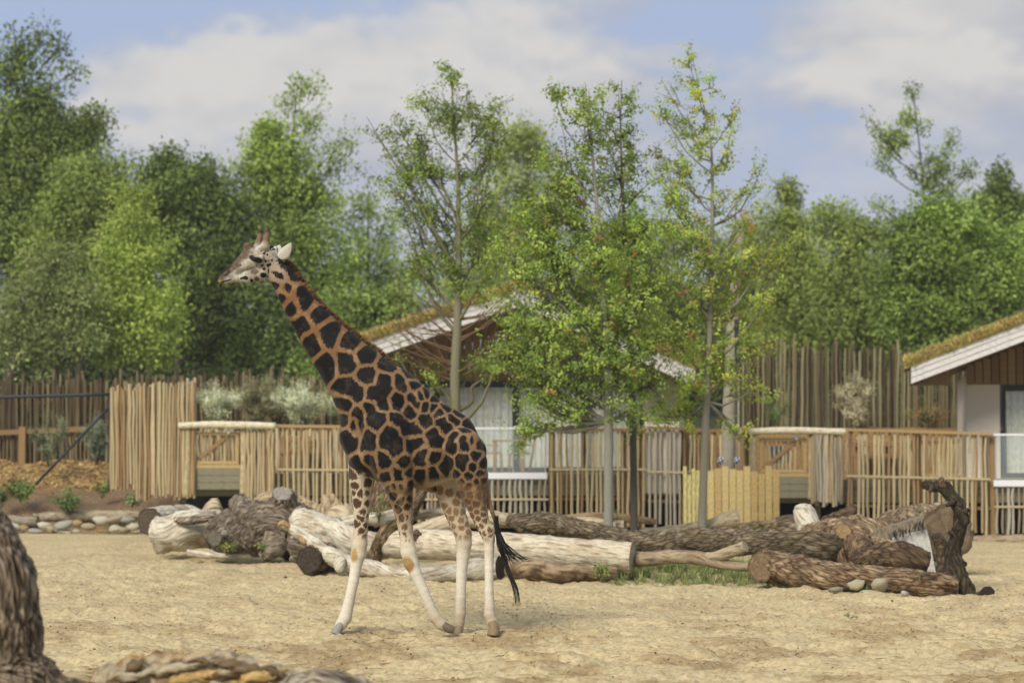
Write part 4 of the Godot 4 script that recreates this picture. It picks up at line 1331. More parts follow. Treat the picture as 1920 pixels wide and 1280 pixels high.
func make_backdrop_trees():
	rng.seed = 404
	var near := clump(1, 24, 0.34, 0.13, 0.075)
	var fine := clump(2, 22, 0.32, 0.13, 0.06)
	var dark := [lin(84, 104, 48), lin(96, 116, 54), lin(74, 94, 46), lin(106, 126, 58)]
	var mid := [lin(98, 118, 52), lin(110, 130, 56), lin(86, 106, 50), lin(118, 138, 60)]
	var light := [lin(132, 156, 62), lin(144, 166, 70), lin(120, 146, 58), lin(152, 170, 76)]
	var pale := [lin(116, 130, 82), lin(128, 140, 90), lin(104, 120, 74)]
	var far := [lin(132, 148, 84), lin(120, 138, 76), lin(142, 154, 92)]
	bt("backdrop_tree", "tall dark tree with sparse top at the left edge", 74.0, [[20, 830, 14], [20, 600, 11], [26, 380, 7], [30, 150, 2], [24, 40, 1]], dark, near, 1.15,
		[[30, 90, 26, 40, 16], [75, 80, 40, 24, 14], [120, 90, 26, 20, 8], [140, 130, 14, 16, 6], [10, 150, 40, 40, 70], [60, 190, 60, 36, 90], [110, 220, 50, 24, 50], [170, 240, 34, 30, 60], [140, 270, 44, 30, 80], [30, 270, 90, 60, 360], [-20, 360, 90, 80, 400], [70, 350, 90, 70, 420], [150, 330, 56, 44, 200], [20, 460, 90, 70, 380], [180, 390, 50, 50, 180]])
	bt("backdrop_tree", "dense mid green tree beside the tall dark tree on the left", 71.0, [[150, 830, 10], [150, 600, 8], [155, 420, 4], [160, 340, 2]], mid, near, 1.05,
		[[170, 360, 60, 40, 200], [120, 410, 70, 50, 280], [210, 400, 40, 60, 180], [90, 480, 70, 50, 260], [190, 470, 60, 60, 240], [130, 560, 80, 60, 300], [215, 540, 30, 60, 110]])
	bt("backdrop_tree", "pale grey green birch with thin stems above the left pole fence", 66.0, [[105, 850, 4], [106, 700, 3.4], [104, 560, 2.4], [104, 470, 1]], pale, fine, 0.9,
		[[100, 500, 50, 36, 90], [60, 550, 60, 40, 120], [130, 560, 50, 40, 110], [30, 600, 50, 50, 120], [100, 630, 70, 44, 150], [150, 640, 50, 40, 90], [60, 670, 60, 24, 70], [10, 660, 40, 30, 60]])
	bt("backdrop_tree", "bright yellow green conical tree left of the giraffe's head", 67.0, [[264, 850, 5], [262, 680, 4], [256, 500, 2.4], [250, 370, 1]], light, fine, 0.95,
		[[248, 380, 22, 26, 50], [250, 430, 44, 30, 120], [225, 480, 44, 30, 120], [270, 490, 44, 34, 130], [250, 540, 66, 36, 190], [215, 590, 50, 34, 130], [285, 590, 50, 34, 140], [240, 640, 66, 34, 160], [290, 650, 36, 30, 70], [200, 650, 36, 30, 70]], Vector3(0, 0.5, 0))
	bt("backdrop_tree", "dark green oak behind the giraffe's head", 72.0, [[335, 850, 10], [335, 680, 8], [350, 480, 5], [360, 340, 2]], [lin(86, 108, 48), lin(98, 120, 54), lin(74, 96, 46)], near, 1.1,
		[[330, 310, 26, 22, 50], [300, 350, 40, 30, 100], [370, 350, 44, 30, 120], [330, 390, 70, 44, 240], [410, 400, 44, 44, 150], [380, 470, 80, 56, 340], [310, 470, 44, 50, 150], [430, 520, 70, 60, 280], [360, 580, 70, 60, 280], [440, 620, 70, 50, 230], [500, 560, 60, 60, 230], [350, 650, 60, 36, 130], [520, 660, 60, 36, 150]])
	bt("backdrop_tree", "bright green tree with very sparse windblown top behind the giraffe's neck", 73.0, [[520, 850, 8], [518, 640, 6.5], [530, 440, 4], [545, 300, 2.4], [556, 170, 0.8]], [lin(116, 140, 56), lin(128, 152, 62), lin(104, 128, 52)], near, 0.95,
		[[556, 160, 14, 20, 8], [530, 190, 18, 16, 9], [600, 165, 14, 26, 8], [590, 225, 22, 14, 9], [560, 240, 30, 22, 16], [500, 250, 34, 26, 60], [490, 300, 40, 40, 110], [540, 300, 44, 34, 100], [460, 350, 44, 40, 120], [530, 370, 60, 44, 220], [590, 380, 40, 50, 140], [640, 300, 26, 30, 16], [650, 270, 16, 14, 7], [500, 440, 60, 50, 230], [570, 460, 60, 60, 240], [600, 540, 60, 60, 230], [560, 620, 70, 50, 230], [620, 640, 50, 40, 130]])
	bt("backdrop_tree", "light green see-through tree between the giraffe's neck and the slender young tree", 76.0, [[690, 850, 6], [690, 680, 5], [690, 520, 3], [690, 380, 1]], light, near, 0.9,
		[[680, 390, 36, 26, 22], [640, 420, 40, 30, 34], [720, 430, 40, 30, 24], [670, 470, 56, 36, 50], [740, 480, 36, 34, 28], [640, 520, 50, 44, 80], [710, 530, 50, 40, 60], [770, 520, 36, 40, 40], [680, 590, 70, 40, 130], [760, 590, 50, 36, 80], [800, 500, 40, 36, 30]])
	bt("backdrop_tree", "low rounded hedge tree behind the left roof slope of the middle lodge", 68.0, [[700, 850, 6], [700, 720, 5], [705, 600, 2]], [lin(98, 122, 50), lin(112, 136, 58), lin(86, 108, 46)], near, 1.0,
		[[640, 600, 50, 34, 170], [700, 590, 56, 30, 190], [760, 590, 50, 30, 140], [660, 650, 60, 40, 190], [730, 640, 50, 30, 120], [610, 660, 40, 44, 130], [600, 720, 50, 30, 100]])
	bt("backdrop_tree", "hazy weeping willow behind the broad leafy young tree", 84.0, [[985, 850, 8], [985, 650, 6], [985, 400, 3], [990, 240, 1]], far, fine, 1.1,
		[[990, 250, 26, 26, 40], [960, 280, 34, 34, 70], [1010, 290, 30, 36, 60], [940, 340, 40, 50, 110], [1000, 370, 44, 50, 130], [900, 420, 44, 56, 130], [960, 450, 56, 60, 190], [1030, 460, 44, 60, 140], [900, 520, 50, 44, 140], [980, 550, 60, 50, 190], [830, 540, 50, 44, 130], [1050, 380, 40, 50, 90]], Vector3(0, -0.8, 0))
	bt("backdrop_tree", "mid green tree behind the ridge of the middle lodge", 80.0, [[1190, 850, 8], [1190, 640, 6], [1190, 420, 2]], [lin(110, 128, 62), lin(122, 140, 70), lin(100, 118, 58)], near, 1.1,
		[[1180, 440, 60, 40, 110], [1120, 480, 60, 40, 140], [1240, 480, 50, 40, 120], [1180, 540, 80, 50, 240], [1100, 560, 60, 44, 150], [1260, 570, 60, 50, 180], [1200, 630, 80, 44, 220], [1300, 640, 50, 44, 130], [880, 560, 60, 30, 100]])
	bt("backdrop_tree", "green tree behind the grey pole", 82.0, [[1400, 850, 8], [1400, 640, 6], [1400, 460, 2]], [lin(118, 134, 66), lin(128, 146, 72), lin(108, 124, 60)], near, 1.0,
		[[1400, 440, 36, 26, 40], [1350, 470, 44, 34, 90], [1430, 480, 36, 40, 90], [1320, 450, 30, 24, 40], [1370, 540, 60, 44, 160], [1440, 560, 44, 50, 140], [1380, 620, 70, 40, 180], [1330, 600, 40, 50, 100]])
	bt("backdrop_tree", "fine leaved yellow green tree right of the grey pole", 75.0, [[1500, 850, 6], [1502, 680, 5], [1496, 520, 3], [1484, 350, 1]], [lin(116, 132, 58), lin(126, 142, 64), lin(104, 122, 54)], fine, 1.0,
		[[1476, 370, 22, 26, 50], [1470, 410, 34, 34, 90], [1500, 440, 40, 44, 130], [1460, 490, 40, 50, 130], [1520, 510, 50, 50, 170], [1470, 570, 50, 50, 160], [1530, 590, 60, 50, 190], [1480, 640, 60, 40, 160]])
	bt("backdrop_tree", "soft green tree behind the middle of the tall pole fence", 73.0, [[1610, 850, 6], [1608, 680, 5], [1600, 520, 2.6], [1560, 390, 1]], [lin(112, 130, 58), lin(122, 142, 62), lin(100, 120, 54)], fine, 1.05,
		[[1545, 400, 24, 24, 44], [1580, 440, 44, 34, 110], [1630, 450, 44, 34, 120], [1600, 500, 66, 44, 210], [1560, 560, 56, 44, 180], [1650, 550, 60, 50, 220], [1600, 620, 76, 44, 240], [1680, 620, 44, 44, 150]])
	bt("backdrop_tree", "tall airy birch with leaning leaf clusters against the sky on the right", 70.0, [[1745, 860, 5], [1744, 640, 4.2], [1738, 470, 3], [1730, 330, 1.8], [1714, 180, 0.8]], [lin(104, 126, 50), lin(116, 138, 56), lin(92, 114, 46)], near, 0.8,
		[[1711, 180, 6, 20, 9], [1700, 222, 14, 12, 14], [1738, 235, 9, 8, 5], [1633, 250, 10, 22, 15], [1660, 268, 18, 14, 18], [1690, 258, 14, 8, 10], [1642, 305, 16, 8, 8], [1700, 312, 16, 8, 5], [1755, 296, 16, 8, 10], [1790, 268, 6, 20, 9], [1775, 318, 16, 20, 24], [1818, 322, 16, 8, 12], [1780, 352, 16, 8, 11], [1640, 380, 24, 6, 12], [1740, 345, 20, 14, 14], [1600, 410, 22, 12, 14]])
	bt("backdrop_tree", "dense bright green tree above the right lodge roof", 69.0, [[1800, 860, 8], [1798, 680, 7], [1790, 480, 3], [1790, 380, 1]], [lin(108, 134, 50), lin(122, 150, 56), lin(94, 118, 46)], near, 1.05,
		[[1730, 410, 50, 34, 120], [1690, 450, 44, 34, 110], [1780, 420, 50, 34, 150], [1740, 480, 60, 40, 200], [1830, 470, 60, 44, 230], [1700, 530, 56, 44, 190], [1790, 540, 70, 44, 260], [1740, 600, 70, 44, 230], [1850, 560, 60, 44, 220], [1680, 600, 40, 44, 120], [1900, 510, 50, 60, 200]])
	bt("backdrop_tree", "dark pointed tree at the right edge behind the lodge roof", 76.0, [[1880, 860, 9], [1880, 640, 7], [1882, 450, 4], [1884, 340, 1]], dark, near, 1.05,
		[[1882, 350, 16, 26, 40], [1870, 390, 36, 28, 90], [1915, 400, 20, 40, 70], [1840, 400, 30, 24, 60], [1870, 440, 60, 40, 200], [1930, 470, 50, 50, 180], [1860, 500, 60, 44, 200]])
	# a belt of darker trees that closes the view
	for k in 15:
		var x := -60.0 + k * 145.0
		var h := 580.0 + 40.0 * sin(k * 2.1) + (90.0 if k > 3 and k < 8 else 20.0)
		var words := ["left edge", "dark corner", "second bay of the left fence", "oak trunk", "giraffe's muzzle", "giraffe's neck", "left roof end", "slender trunk", "roof ridge", "broad crown", "yellowing crown", "grey pole", "pole fence middle", "right roof tip", "right edge"]
		bt("belt_tree", "dark shaded tree in the belt far behind the %s" % words[k], 92.0, [[x, 830, 9], [x, 680, 7], [x + 4, h, 2]], [lin(70, 86, 44), lin(80, 98, 50), lin(60, 76, 40)], near, 1.5,
			[[x, h, 70, 30, 130], [x - 40, h + 60, 70, 40, 190], [x + 50, h + 60, 70, 40, 190], [x, h + 130, 100, 50, 300], [x + 10, h + 200, 100, 40, 240]])

func make_shrubs():
	rng.seed = 505
	var tiny := leaf_spray(12, 16, 0.3, 0.07, 0.03, 0.1)
	var broad := leaf_spray(13, 12, 0.3, 0.09, 0.05, 0.2)
	var silver := [lin(206, 206, 176), lin(190, 194, 160), lin(214, 214, 190), lin(164, 172, 132)]
	var olive := [lin(132, 138, 96), lin(146, 150, 108), lin(116, 124, 84), lin(160, 160, 120)]
	var drab := [lin(128, 122, 84), lin(112, 108, 72), lin(140, 132, 96)]
	for s in [
		["silver leaved shrub right behind the left gate", 410.0, 800.0, 56.0, 56.0, 92.0, 420, silver],
		["dry grassy olive shrub between the two silver shrubs on the left", 480.0, 800.0, 57.5, 60.0, 96.0, 380, drab],
		["wide silver shrub between the left gate and the giraffe's chest", 565.0, 802.0, 56.4, 74.0, 92.0, 560, silver],
		["grey green shrub next to the pink wall edge left of the giraffe's chest", 625.0, 802.0, 57.4, 30.0, 84.0, 150, olive],
		["tall olive willow shrub rising behind the left railing", 520.0, 790.0, 58.4, 90.0, 96.0, 420, olive],
		["silver shrub in the chip bed behind the dark brace", 180.0, 868.0, 55.8, 34.0, 90.0, 190, [lin(120, 130, 104), lin(106, 118, 92), lin(134, 142, 118)]],
		["thin grey green shrub in the chip bed left of the dark brace", 92.0, 872.0, 56.6, 40.0, 110.0, 170, [lin(126, 132, 100), lin(110, 118, 86), lin(138, 142, 112)]],
		["low green shrub beside the left reed screen top", 244.0, 800.0, 58.6, 30.0, 90.0, 120, olive],
		["grey brown feathery shrub in front of the tall pole fence", 1608.0, 804.0, 58.4, 48.0, 110.0, 460, [lin(178, 166, 130), lin(160, 150, 116), lin(192, 182, 150)]],
		["small green shrub at the foot of the tall pole fence", 1455.0, 800.0, 58.8, 26.0, 60.0, 70, [lin(92, 112, 58), lin(108, 126, 66)]],
		["rusty brown shrub left of the right lodge wall", 1745.0, 806.0, 58.6, 50.0, 50.0, 130, [lin(150, 110, 60), lin(128, 100, 56), lin(120, 122, 60)]]]:
		shrub(s[0], s[1], s[2], s[3], s[4], s[5], s[6], s[7], tiny if s[7] != drab else tiny)
	# weeds at the edge of the paddock on the left
	for s in [
		["dark green weeds at the foot of the diagonal brace", 40.0, 938.0, 54.0, 44.0, 34.0, 110], ["leafy weed on the soil left of the boundary stones", 125.0, 958.0, 53.8, 40.0, 34.0, 90],
		["small weed under the bottom of the reed screen", 190.0, 930.0, 54.6, 26.0, 20.0, 30], ["tiny weed on the bare soil beside the dark log end", 248.0, 948.0, 53.8, 12.0, 16.0, 14], ["dark weed at the left edge of the soil", 4.0, 946.0, 54.0, 22.0, 30.0, 30]]:
		shrub(s[0], s[1], s[2], s[3], s[4], s[5], s[6], [lin(104, 124, 60), lin(120, 138, 68), lin(88, 108, 54)], broad, "weed")
	for s in [["yellow flowering weed between the two middle trunks", 1158.0, 1000.0, 39.4, 12.0, 46.0, 12], ["small green weed by the cut stub of the big bark log", 425.0, 1036.0, 38.6, 16.0, 18.0, 16], ["small upright weed in front of the big bark log", 492.0, 1040.0, 38.2, 8.0, 22.0, 9],
		["leafy weed behind the giraffe's front legs", 710.0, 975.0, 37.2, 16.0, 40.0, 22], ["green weed by the brown rock under the right log", 1742.0, 1102.0, 30.4, 16.0, 24.0, 14], ["grassy weed under the end of the pale log", 1128.0, 1085.0, 33.0, 22.0, 20.0, 26]]:
		shrub(s[0], s[1], s[2], s[3], s[4], s[5], s[6], [lin(104, 126, 56), lin(120, 140, 62), lin(150, 150, 60)], broad, "weed", 0.5)

func shrub(label: String, px: float, py: float, d: float, rx: float, h: float, n: int, tones: Array, leaf: ArrayMesh, kind := "shrub", size := 0.9):
	var base := U(px, py, d)
	var S := thing(kind, label, "shrub" if kind == "shrub" else "plant", base, "shrubs along the fences" if kind == "shrub" else "weeds")
	var st := new_st()
	var xf := []
	var cc := []
	var w := rx * d / F
	var hh := h * d / F
	var stems := maxi(3, n / 14)
	for k in stems:
		var a := rng.randf() * TAU
		var q := sqrt(rng.randf())
		var tip := Vector3(cos(a) * w * q, hh * rng.randf_range(0.6, 1.05) * (1.0 - 0.35 * q), sin(a) * w * q * 0.7)
		var mid := Vector3(tip.x * 0.35, tip.y * 0.55, tip.z * 0.35)
		add_tube(st, [Vector3(tip.x * 0.1, -0.05, tip.z * 0.1), mid, tip], [0.012, 0.008, 0.003], {"sides": 4, "step": 0.3, "col": lin(120, 108, 80), "cap0": false})
		for j in int(ceil(float(n) / stems)):
			var t := rng.randf_range(0.2, 1.0)
			var p: Vector3 = spline([Vector3.ZERO, mid, tip], t)
			var grow := (tip.normalized() + Vector3(rng.randfn(), rng.randfn() + 0.3, rng.randfn()) * 0.7).normalized()
			var sx := grow.cross(Vector3(rng.randfn(), rng.randfn(), rng.randfn())).normalized()
			xf.append(Transform3D(Basis(sx, grow, sx.cross(grow)) * size * rng.randf_range(0.6, 1.2), p))
			var tone: Color = tones[rng.randi() % tones.size()]
			var v := rng.randf_range(1.2, 1.8)
			cc.append(Color(tone.r * v, tone.g * v, tone.b * v))
	part(S, "stems", done(st), M.trunk)
	multi(S, "leaves", leaf, M.silver if kind == "shrub" else M.grass, xf, cc)

func bt(called: String, label: String, d: float, trunk: Array, tones: Array, leaf: ArrayMesh, size: float, blobs: Array, wind := Vector3.ZERO, depth := 0.8):
	make_tree(called, label, "tree", "trees behind the fences", {"d": d, "trunk": trunk, "bark": lin(96, 88, 74), "tones": tones, "leaf": leaf, "size": size, "blobs": blobs, "mat": M.leaf_far, "along": 0.75, "spread": 0.4, "fineness": 11.0, "wind": wind, "depth": depth, "twig": 2.2, "first": 0.2})

# ---------------------------------------------------------------- giraffe
var gA := PackedVector3Array()
var gD := PackedVector3Array()
var gI := PackedFloat32Array()
var gR := PackedFloat32Array()
var gS := PackedFloat32Array()
var gQ := PackedFloat32Array()
var gK := PackedFloat32Array()
var gT := PackedInt32Array()
var gC := PackedInt32Array()
var g_chains := 0
var gO := Vector3.ZERO
var g_lists := {}
var g_lo := Vector3.ZERO
var g_bl := 0.0
var g_n := Vector3i.ZERO
var seeds := PackedVector3Array()
var seed_id := PackedInt32Array()
var seed_bins := {}
var spots := [[], [], [], [], [], [], [], []]      # leg spots: [position, radius, darkness]

func gp(px: float, py: float, z := 0.0) -> Vector3:
	return U(px, py, GD - z) - gO

# a chain of joints [px, py, z towards the viewer, radius in pixels]
func chain(tag: int, j: Array, q := 1.0, k := 0.05):
	for i in j.size() - 1:
		var a := gp(j[i][0], j[i][1], j[i][2])
		var b := gp(j[i + 1][0], j[i + 1][1], j[i + 1][2])
		a.z *= q
		b.z *= q
		gA.append(a)
		gD.append(b - a)
		gI.append(1.0 / maxf((b - a).length_squared(), 1e-8))
		gR.append(j[i][3] * GD / F)
		gS.append((j[i + 1][3] - j[i][3]) * GD / F)
		gQ.append(q)
		gK.append(k)
		gT.append(tag)
		gC.append(g_chains)
	g_chains += 1

func gf(p: Vector3, list: PackedInt32Array) -> float:      # hard joins within a chain, soft ones between chains
	var d := 10.0
	var dc := 10.0
	var cur := -1
	var k := 0.05
	for i in list:
		if gC[i] != cur:
			if cur >= 0:
				var h := k - absf(d - dc)
				d = minf(d, dc) - (h * h / (4.0 * k) if h > 0.0 else 0.0)
			cur = gC[i]
			k = gK[i]
			dc = 10.0
		var pa := Vector3(p.x, p.y, p.z * gQ[i]) - gA[i]
		var t := clampf(pa.dot(gD[i]) * gI[i], 0.0, 1.0)
		var e := (pa - gD[i] * t).length() - gR[i] - gS[i] * t
		var h2 := 0.014 - absf(dc - e)
		dc = minf(dc, e) - (h2 * h2 / 0.056 if h2 > 0.0 else 0.0)
	if cur >= 0:
		var h := k - absf(d - dc)
		d = minf(d, dc) - (h * h / (4.0 * k) if h > 0.0 else 0.0)
	return d

func g_near(p: Vector3, list: PackedInt32Array) -> int:
	var d := 10.0
	var best := 0
	for i in list:
		var pa := Vector3(p.x, p.y, p.z * gQ[i]) - gA[i]
		var t := clampf(pa.dot(gD[i]) * gI[i], 0.0, 1.0)
		var e := (pa - gD[i] * t).length() - gR[i] - gS[i] * t
		if e < d:
			d = e
			best = i
	return best

func g_list(p: Vector3) -> PackedInt32Array:
	var q := (p - g_lo) / g_bl
	var key := int(floor(q.x)) + g_n.x * (int(floor(q.y)) + g_n.y * int(floor(q.z)))
	if g_lists.has(key):
		return g_lists[key]
	var l := PackedInt32Array()
	for i in gA.size():
		l.append(i)
	return l

func g_grad(p: Vector3, list: PackedInt32Array) -> Vector3:
	var e := 0.004
	var a := Vector3(1, -1, -1)
	var b := Vector3(-1, -1, 1)
	var c := Vector3(-1, 1, -1)
	var d := Vector3(1, 1, 1)
	return (a * gf(p + a * e, list) + b * gf(p + b * e, list) + c * gf(p + c * e, list) + d * gf(p + d * e, list)) / (4.0 * e)

func giraffe_bones():
	# neck
	chain(1, [[516, 503, 0.05, 20], [529, 518, 0.05, 24], [563, 575, 0.04, 30.5], [597, 622, 0.03, 39], [630, 661, 0.02, 48], [668, 704, 0.0, 60], [702, 748, 0.0, 76]], 1.25, 0.06)
	# trunk
	chain(0, [[688, 812, 0.0, 48], [736, 832, 0.0, 74], [790, 846, 0.0, 69], [846, 842, 0.0, 49], [876, 858, 0.0, 29]], 1.22, 0.10)
	chain(0, [[698, 742, 0.0, 60], [738, 748, 0.0, 56], [790, 790, 0.0, 54], [846, 820, 0.0, 48], [880, 846, 0.0, 32]], 1.25, 0.08)
	chain(0, [[664, 818, 0.07, 27], [686, 850, 0.1, 34]], 1.0, 0.06)
	chain(0, [[662, 822, -0.1, 26], [684, 850, -0.14, 34]], 1.0, 0.06)
	# near foreleg
	chain(2, [[722, 800, 0.24, 44], [735, 862, 0.25, 40], [746, 905, 0.25, 29], [752, 935, 0.24, 21.5], [758, 972, 0.23, 15.5], [762, 1006, 0.22, 12.6], [766, 1034, 0.22, 14.6], [771, 1056, 0.22, 13.6], [779, 1074, 0.22, 10.6], [794, 1108, 0.21, 9.6], [806, 1137, 0.21, 9.6], [815, 1156, 0.21, 11.2], [827, 1170, 0.21, 10.5], [840, 1177, 0.21, 9.0]], 1.0, 0.035)
	# far foreleg
	chain(3, [[690, 815, -0.24, 40], [682, 868, -0.25, 30], [678, 900, -0.25, 24.0], [677.5, 930, -0.24, 17.5], [677.5, 959, -0.24, 15.0], [676, 994, -0.23, 13.4], [674, 1020, -0.23, 14.4], [671.5, 1040, -0.23, 14.2], [668, 1058, -0.23, 10.8], [663, 1088, -0.22, 9.8], [654, 1130, -0.22, 10.0], [647, 1158, -0.22, 12.2], [640, 1170, -0.21, 10.5], [632, 1182, -0.2, 9.0]], 1.0, 0.035)
	# near hind leg
	chain(4, [[868, 838, 0.2, 36], [880, 868, 0.23, 33], [884, 899, 0.23, 28.5], [889, 929, 0.22, 23.4], [897, 959, 0.21, 17.2], [904, 980, 0.21, 13.5], [913, 996, 0.2, 13.6], [917, 1012, 0.2, 10.6], [917, 1030, 0.2, 9.2], [917, 1066, 0.2, 8.2], [917, 1108, 0.2, 8.2], [918, 1138, 0.2, 9.6], [918, 1152, 0.2, 10.4], [923, 1166, 0.2, 10.0], [927, 1176, 0.2, 10.0]], 1.0, 0.035)
	chain(4, [[904, 985, 0.2, 8], [922, 990, 0.2, 5.5], [919, 1008, 0.2, 6]], 1.0, 0.03)
	# far hind leg
	chain(5, [[848, 844, -0.2, 36], [836, 888, -0.22, 32], [838, 914, -0.22, 25.5], [845, 936, -0.22, 22.5], [853, 959, -0.22, 19.8], [861, 982, -0.22, 17.8], [868, 1000, -0.22, 16.4], [870, 1020, -0.22, 14.4], [868, 1042, -0.22, 12.2], [865, 1078, -0.22, 10.0], [864, 1120, -0.22, 9.6], [863, 1150, -0.22, 10.4], [861, 1166, -0.22, 9.6], [860, 1180, -0.22, 9.2]], 1.0, 0.035)
	# tail
	chain(7, [[898, 858, 0.0, 9], [908, 890, 0.06, 7], [914, 930, 0.13, 5], [923, 960, 0.2, 3.6], [932, 988, 0.24, 3.2]], 1.0, 0.02)
	# belly and groin
	chain(0, [[790, 905, 0.0, 12], [812, 918, 0.0, 7]], 1.0, 0.04)
	chain(0, [[770, 885, 0.12, 20], [842, 880, 0.1, 20]], 1.0, 0.08)
	# head: skull, face, jaw
	chain(6, [[509, 480, 0.06, 15], [499, 484, 0.07, 22], [484, 483, 0.09, 21]], 1.25, 0.03)
	chain(6, [[488, 480, 0.09, 20], [466, 486, 0.11, 18], [444, 504, 0.13, 13], [424, 518, 0.14, 9], [414, 525, 0.145, 6.2]], 1.3, 0.025)
	chain(6, [[502, 500, 0.07, 14], [486, 514, 0.09, 13], [462, 518, 0.11, 11], [440, 520, 0.125, 9], [424, 527, 0.14, 6]], 1.25, 0.025)
	chain(6, [[464, 463, 0.11, 9], [470, 474, 0.1, 12]], 1.0, 0.035)           # bump on the forehead
	chain(6, [[512, 468, 0.06, 8], [516, 466, 0.06, 5]], 1.0, 0.03)           # poll
	chain(8, [[483, 462, 0.03, 8.5], [487, 446, 0.03, 5], [488.5, 435, 0.03, 4.8]], 1.0, 0.02)
	chain(8, [[496, 462, 0.15, 9], [499.5, 446, 0.15, 5.2], [501.5, 435.5, 0.15, 5.0]], 1.0, 0.02)
	chain(6, [[489, 483, 0.2, 6], [478, 486, 0.205, 5]], 1.0, 0.02)           # brow
	chain(6, [[421, 513, 0.19, 3.5], [426, 508, 0.19, 3.5]], 1.0, 0.02)       # nostril rim

func make_giraffe():
	gO = U(780, 1187, GD)
	gO.y = sand_h(gO.x, gO.z) - 0.01
	giraffe_bones()
	var h := 0.022
	var lo := Vector3(1e9, 1e9, 1e9)
	var hi := -lo
	for i in gA.size():
		for t in 2:
			var p := gA[i] + gD[i] * t
			p.z /= gQ[i]
			var r := gR[i] + gS[i] * t
			lo = lo.min(p - Vector3(r, r, r))
			hi = hi.max(p + Vector3(r, r, r))
	lo -= Vector3(1, 1, 1) * h * 2.0
	hi += Vector3(1, 1, 1) * h * 2.0
	g_lo = lo
	g_bl = h * 8.0
	var nb := Vector3i(((hi - lo) / g_bl).ceil())
	g_n = nb
	var nx := nb.x * 8 + 1
	var ny := nb.y * 8 + 1
	var nzz := nb.z * 8 + 1
	var val := PackedFloat32Array()
	val.resize(nx * ny * nzz)
	val.fill(9.0)
	var vid := PackedInt32Array()
	vid.resize(nx * ny * nzz)
	vid.fill(-1)
	var rad := g_bl * 0.5 * sqrt(3.0)
	var active := []
	for bz in nb.z:
		for by in nb.y:
			for bx in nb.x:
				var c := lo + (Vector3(bx, by, bz) + Vector3(0.5, 0.5, 0.5)) * g_bl
				var list := PackedInt32Array()
				var least := 10.0
				for i in gA.size():
					var pa := Vector3(c.x, c.y, c.z * gQ[i]) - gA[i]
					var t := clampf(pa.dot(gD[i]) * gI[i], 0.0, 1.0)
					var e := ((pa - gD[i] * t).length() - gR[i] - gS[i] * t) / gQ[i]
					least = minf(least, e)
					if e < rad + 0.10:
						list.append(i)
				if least > rad + 0.05 or least < -rad - 0.12:
					continue
				g_lists[bx + nb.x * (by + nb.y * bz)] = list
				active.append(Vector3i(bx, by, bz))
				for k in 9:
					for j in 9:
						var row := (bx * 8) + nx * ((by * 8 + j) + ny * (bz * 8 + k))
						var p := lo + Vector3(bx * 8, by * 8 + j, bz * 8 + k) * h
						for i in 9:
							val[row + i] = gf(Vector3(p.x + i * h, p.y, p.z), list)
	var P := PackedVector3Array()
	var corner := [0, 1, nx, nx + 1, nx * ny, nx * ny + 1, nx * ny + nx, nx * ny + nx + 1]
	var cofs := [Vector3(0, 0, 0), Vector3(1, 0, 0), Vector3(0, 1, 0), Vector3(1, 1, 0), Vector3(0, 0, 1), Vector3(1, 0, 1), Vector3(0, 1, 1), Vector3(1, 1, 1)]
	var edges := [[0, 1], [2, 3], [4, 5], [6, 7], [0, 2], [1, 3], [4, 6], [5, 7], [0, 4], [1, 5], [2, 6], [3, 7]]
	for b in active:
		for k in 8:
			for j in 8:
				for i in 8:
					var at: int = (b.x * 8 + i) + nx * ((b.y * 8 + j) + ny * (b.z * 8 + k))
					var inside := 0
					for c in 8:
						if val[at + corner[c]] < 0.0:
							inside += 1
					if inside == 0 or inside == 8:
						continue
					var sum := Vector3.ZERO
					var n := 0
					for e in edges:
						var v0 := val[at + corner[e[0]]]
						var v1 := val[at + corner[e[1]]]
						if (v0 < 0.0) != (v1 < 0.0):
							sum += (cofs[e[0]] as Vector3).lerp(cofs[e[1]], v0 / (v0 - v1))
							n += 1
					vid[at] = P.size()
					P.append(lo + (Vector3(b.x * 8 + i, b.y * 8 + j, b.z * 8 + k) + sum / n) * h)
	var Q := PackedInt32Array()
	var sx := 1
	var sy := nx
	var sz := nx * ny
	for b in active:
		for k in 8:
			for j in 8:
				for i in 8:
					var at: int = (b.x * 8 + i) + nx * ((b.y * 8 + j) + ny * (b.z * 8 + k))
					var s0 := val[at] < 0.0
					for ax in 3:
						var st: int = [sx, sy, sz][ax]
						if s0 == (val[at + st] < 0.0):
							continue
						var u: int = [sy, sz, sx][ax]
						var w: int = [sz, sx, sy][ax]
						if at - u - w < 0:
							continue
						var q := [vid[at], vid[at - u], vid[at - u - w], vid[at - w]]
						if q.min() < 0:
							continue
						if s0:
							q.reverse()
						Q.append_array(q)
	# two rounds of subdivision, the second for the head only; new points are pulled onto the surface
	print("giraffe cells ", P.size(), " ", Q.size() / 4)
	P = g_pull(P, 0)
	var n0 := P.size()
	var r1 := g_split(P, Q, null)
	P = g_pull(r1[0], n0)
	var head := func(c: Vector3) -> bool: return c.x < gp(545, 500, 0).x and c.y > gp(500, 560, 0).y
	n0 = P.size()
	var r2 := g_split(P, r1[1], head)
	P = g_pull(r2[0], n0)
	Q = r2[1]
	print("giraffe points ", P.size())
	make_seeds()
	var N := PackedVector3Array()
	var C := PackedColorArray()
	N.resize(P.size())
	C.resize(P.size())
	for i in P.size():
		var p := P[i]
		var list := g_list(p)
		var n := g_grad(p, list).normalized()
		N[i] = n
		C[i] = g_color(p, n, list)
	var T := PackedInt32Array()
	for i in range(0, Q.size(), 4):
		if Q[i + 3] < 0:
			T.append_array([Q[i], Q[i + 1], Q[i + 2]])
		else:
			T.append_array([Q[i], Q[i + 1], Q[i + 2], Q[i], Q[i + 2], Q[i + 3]])
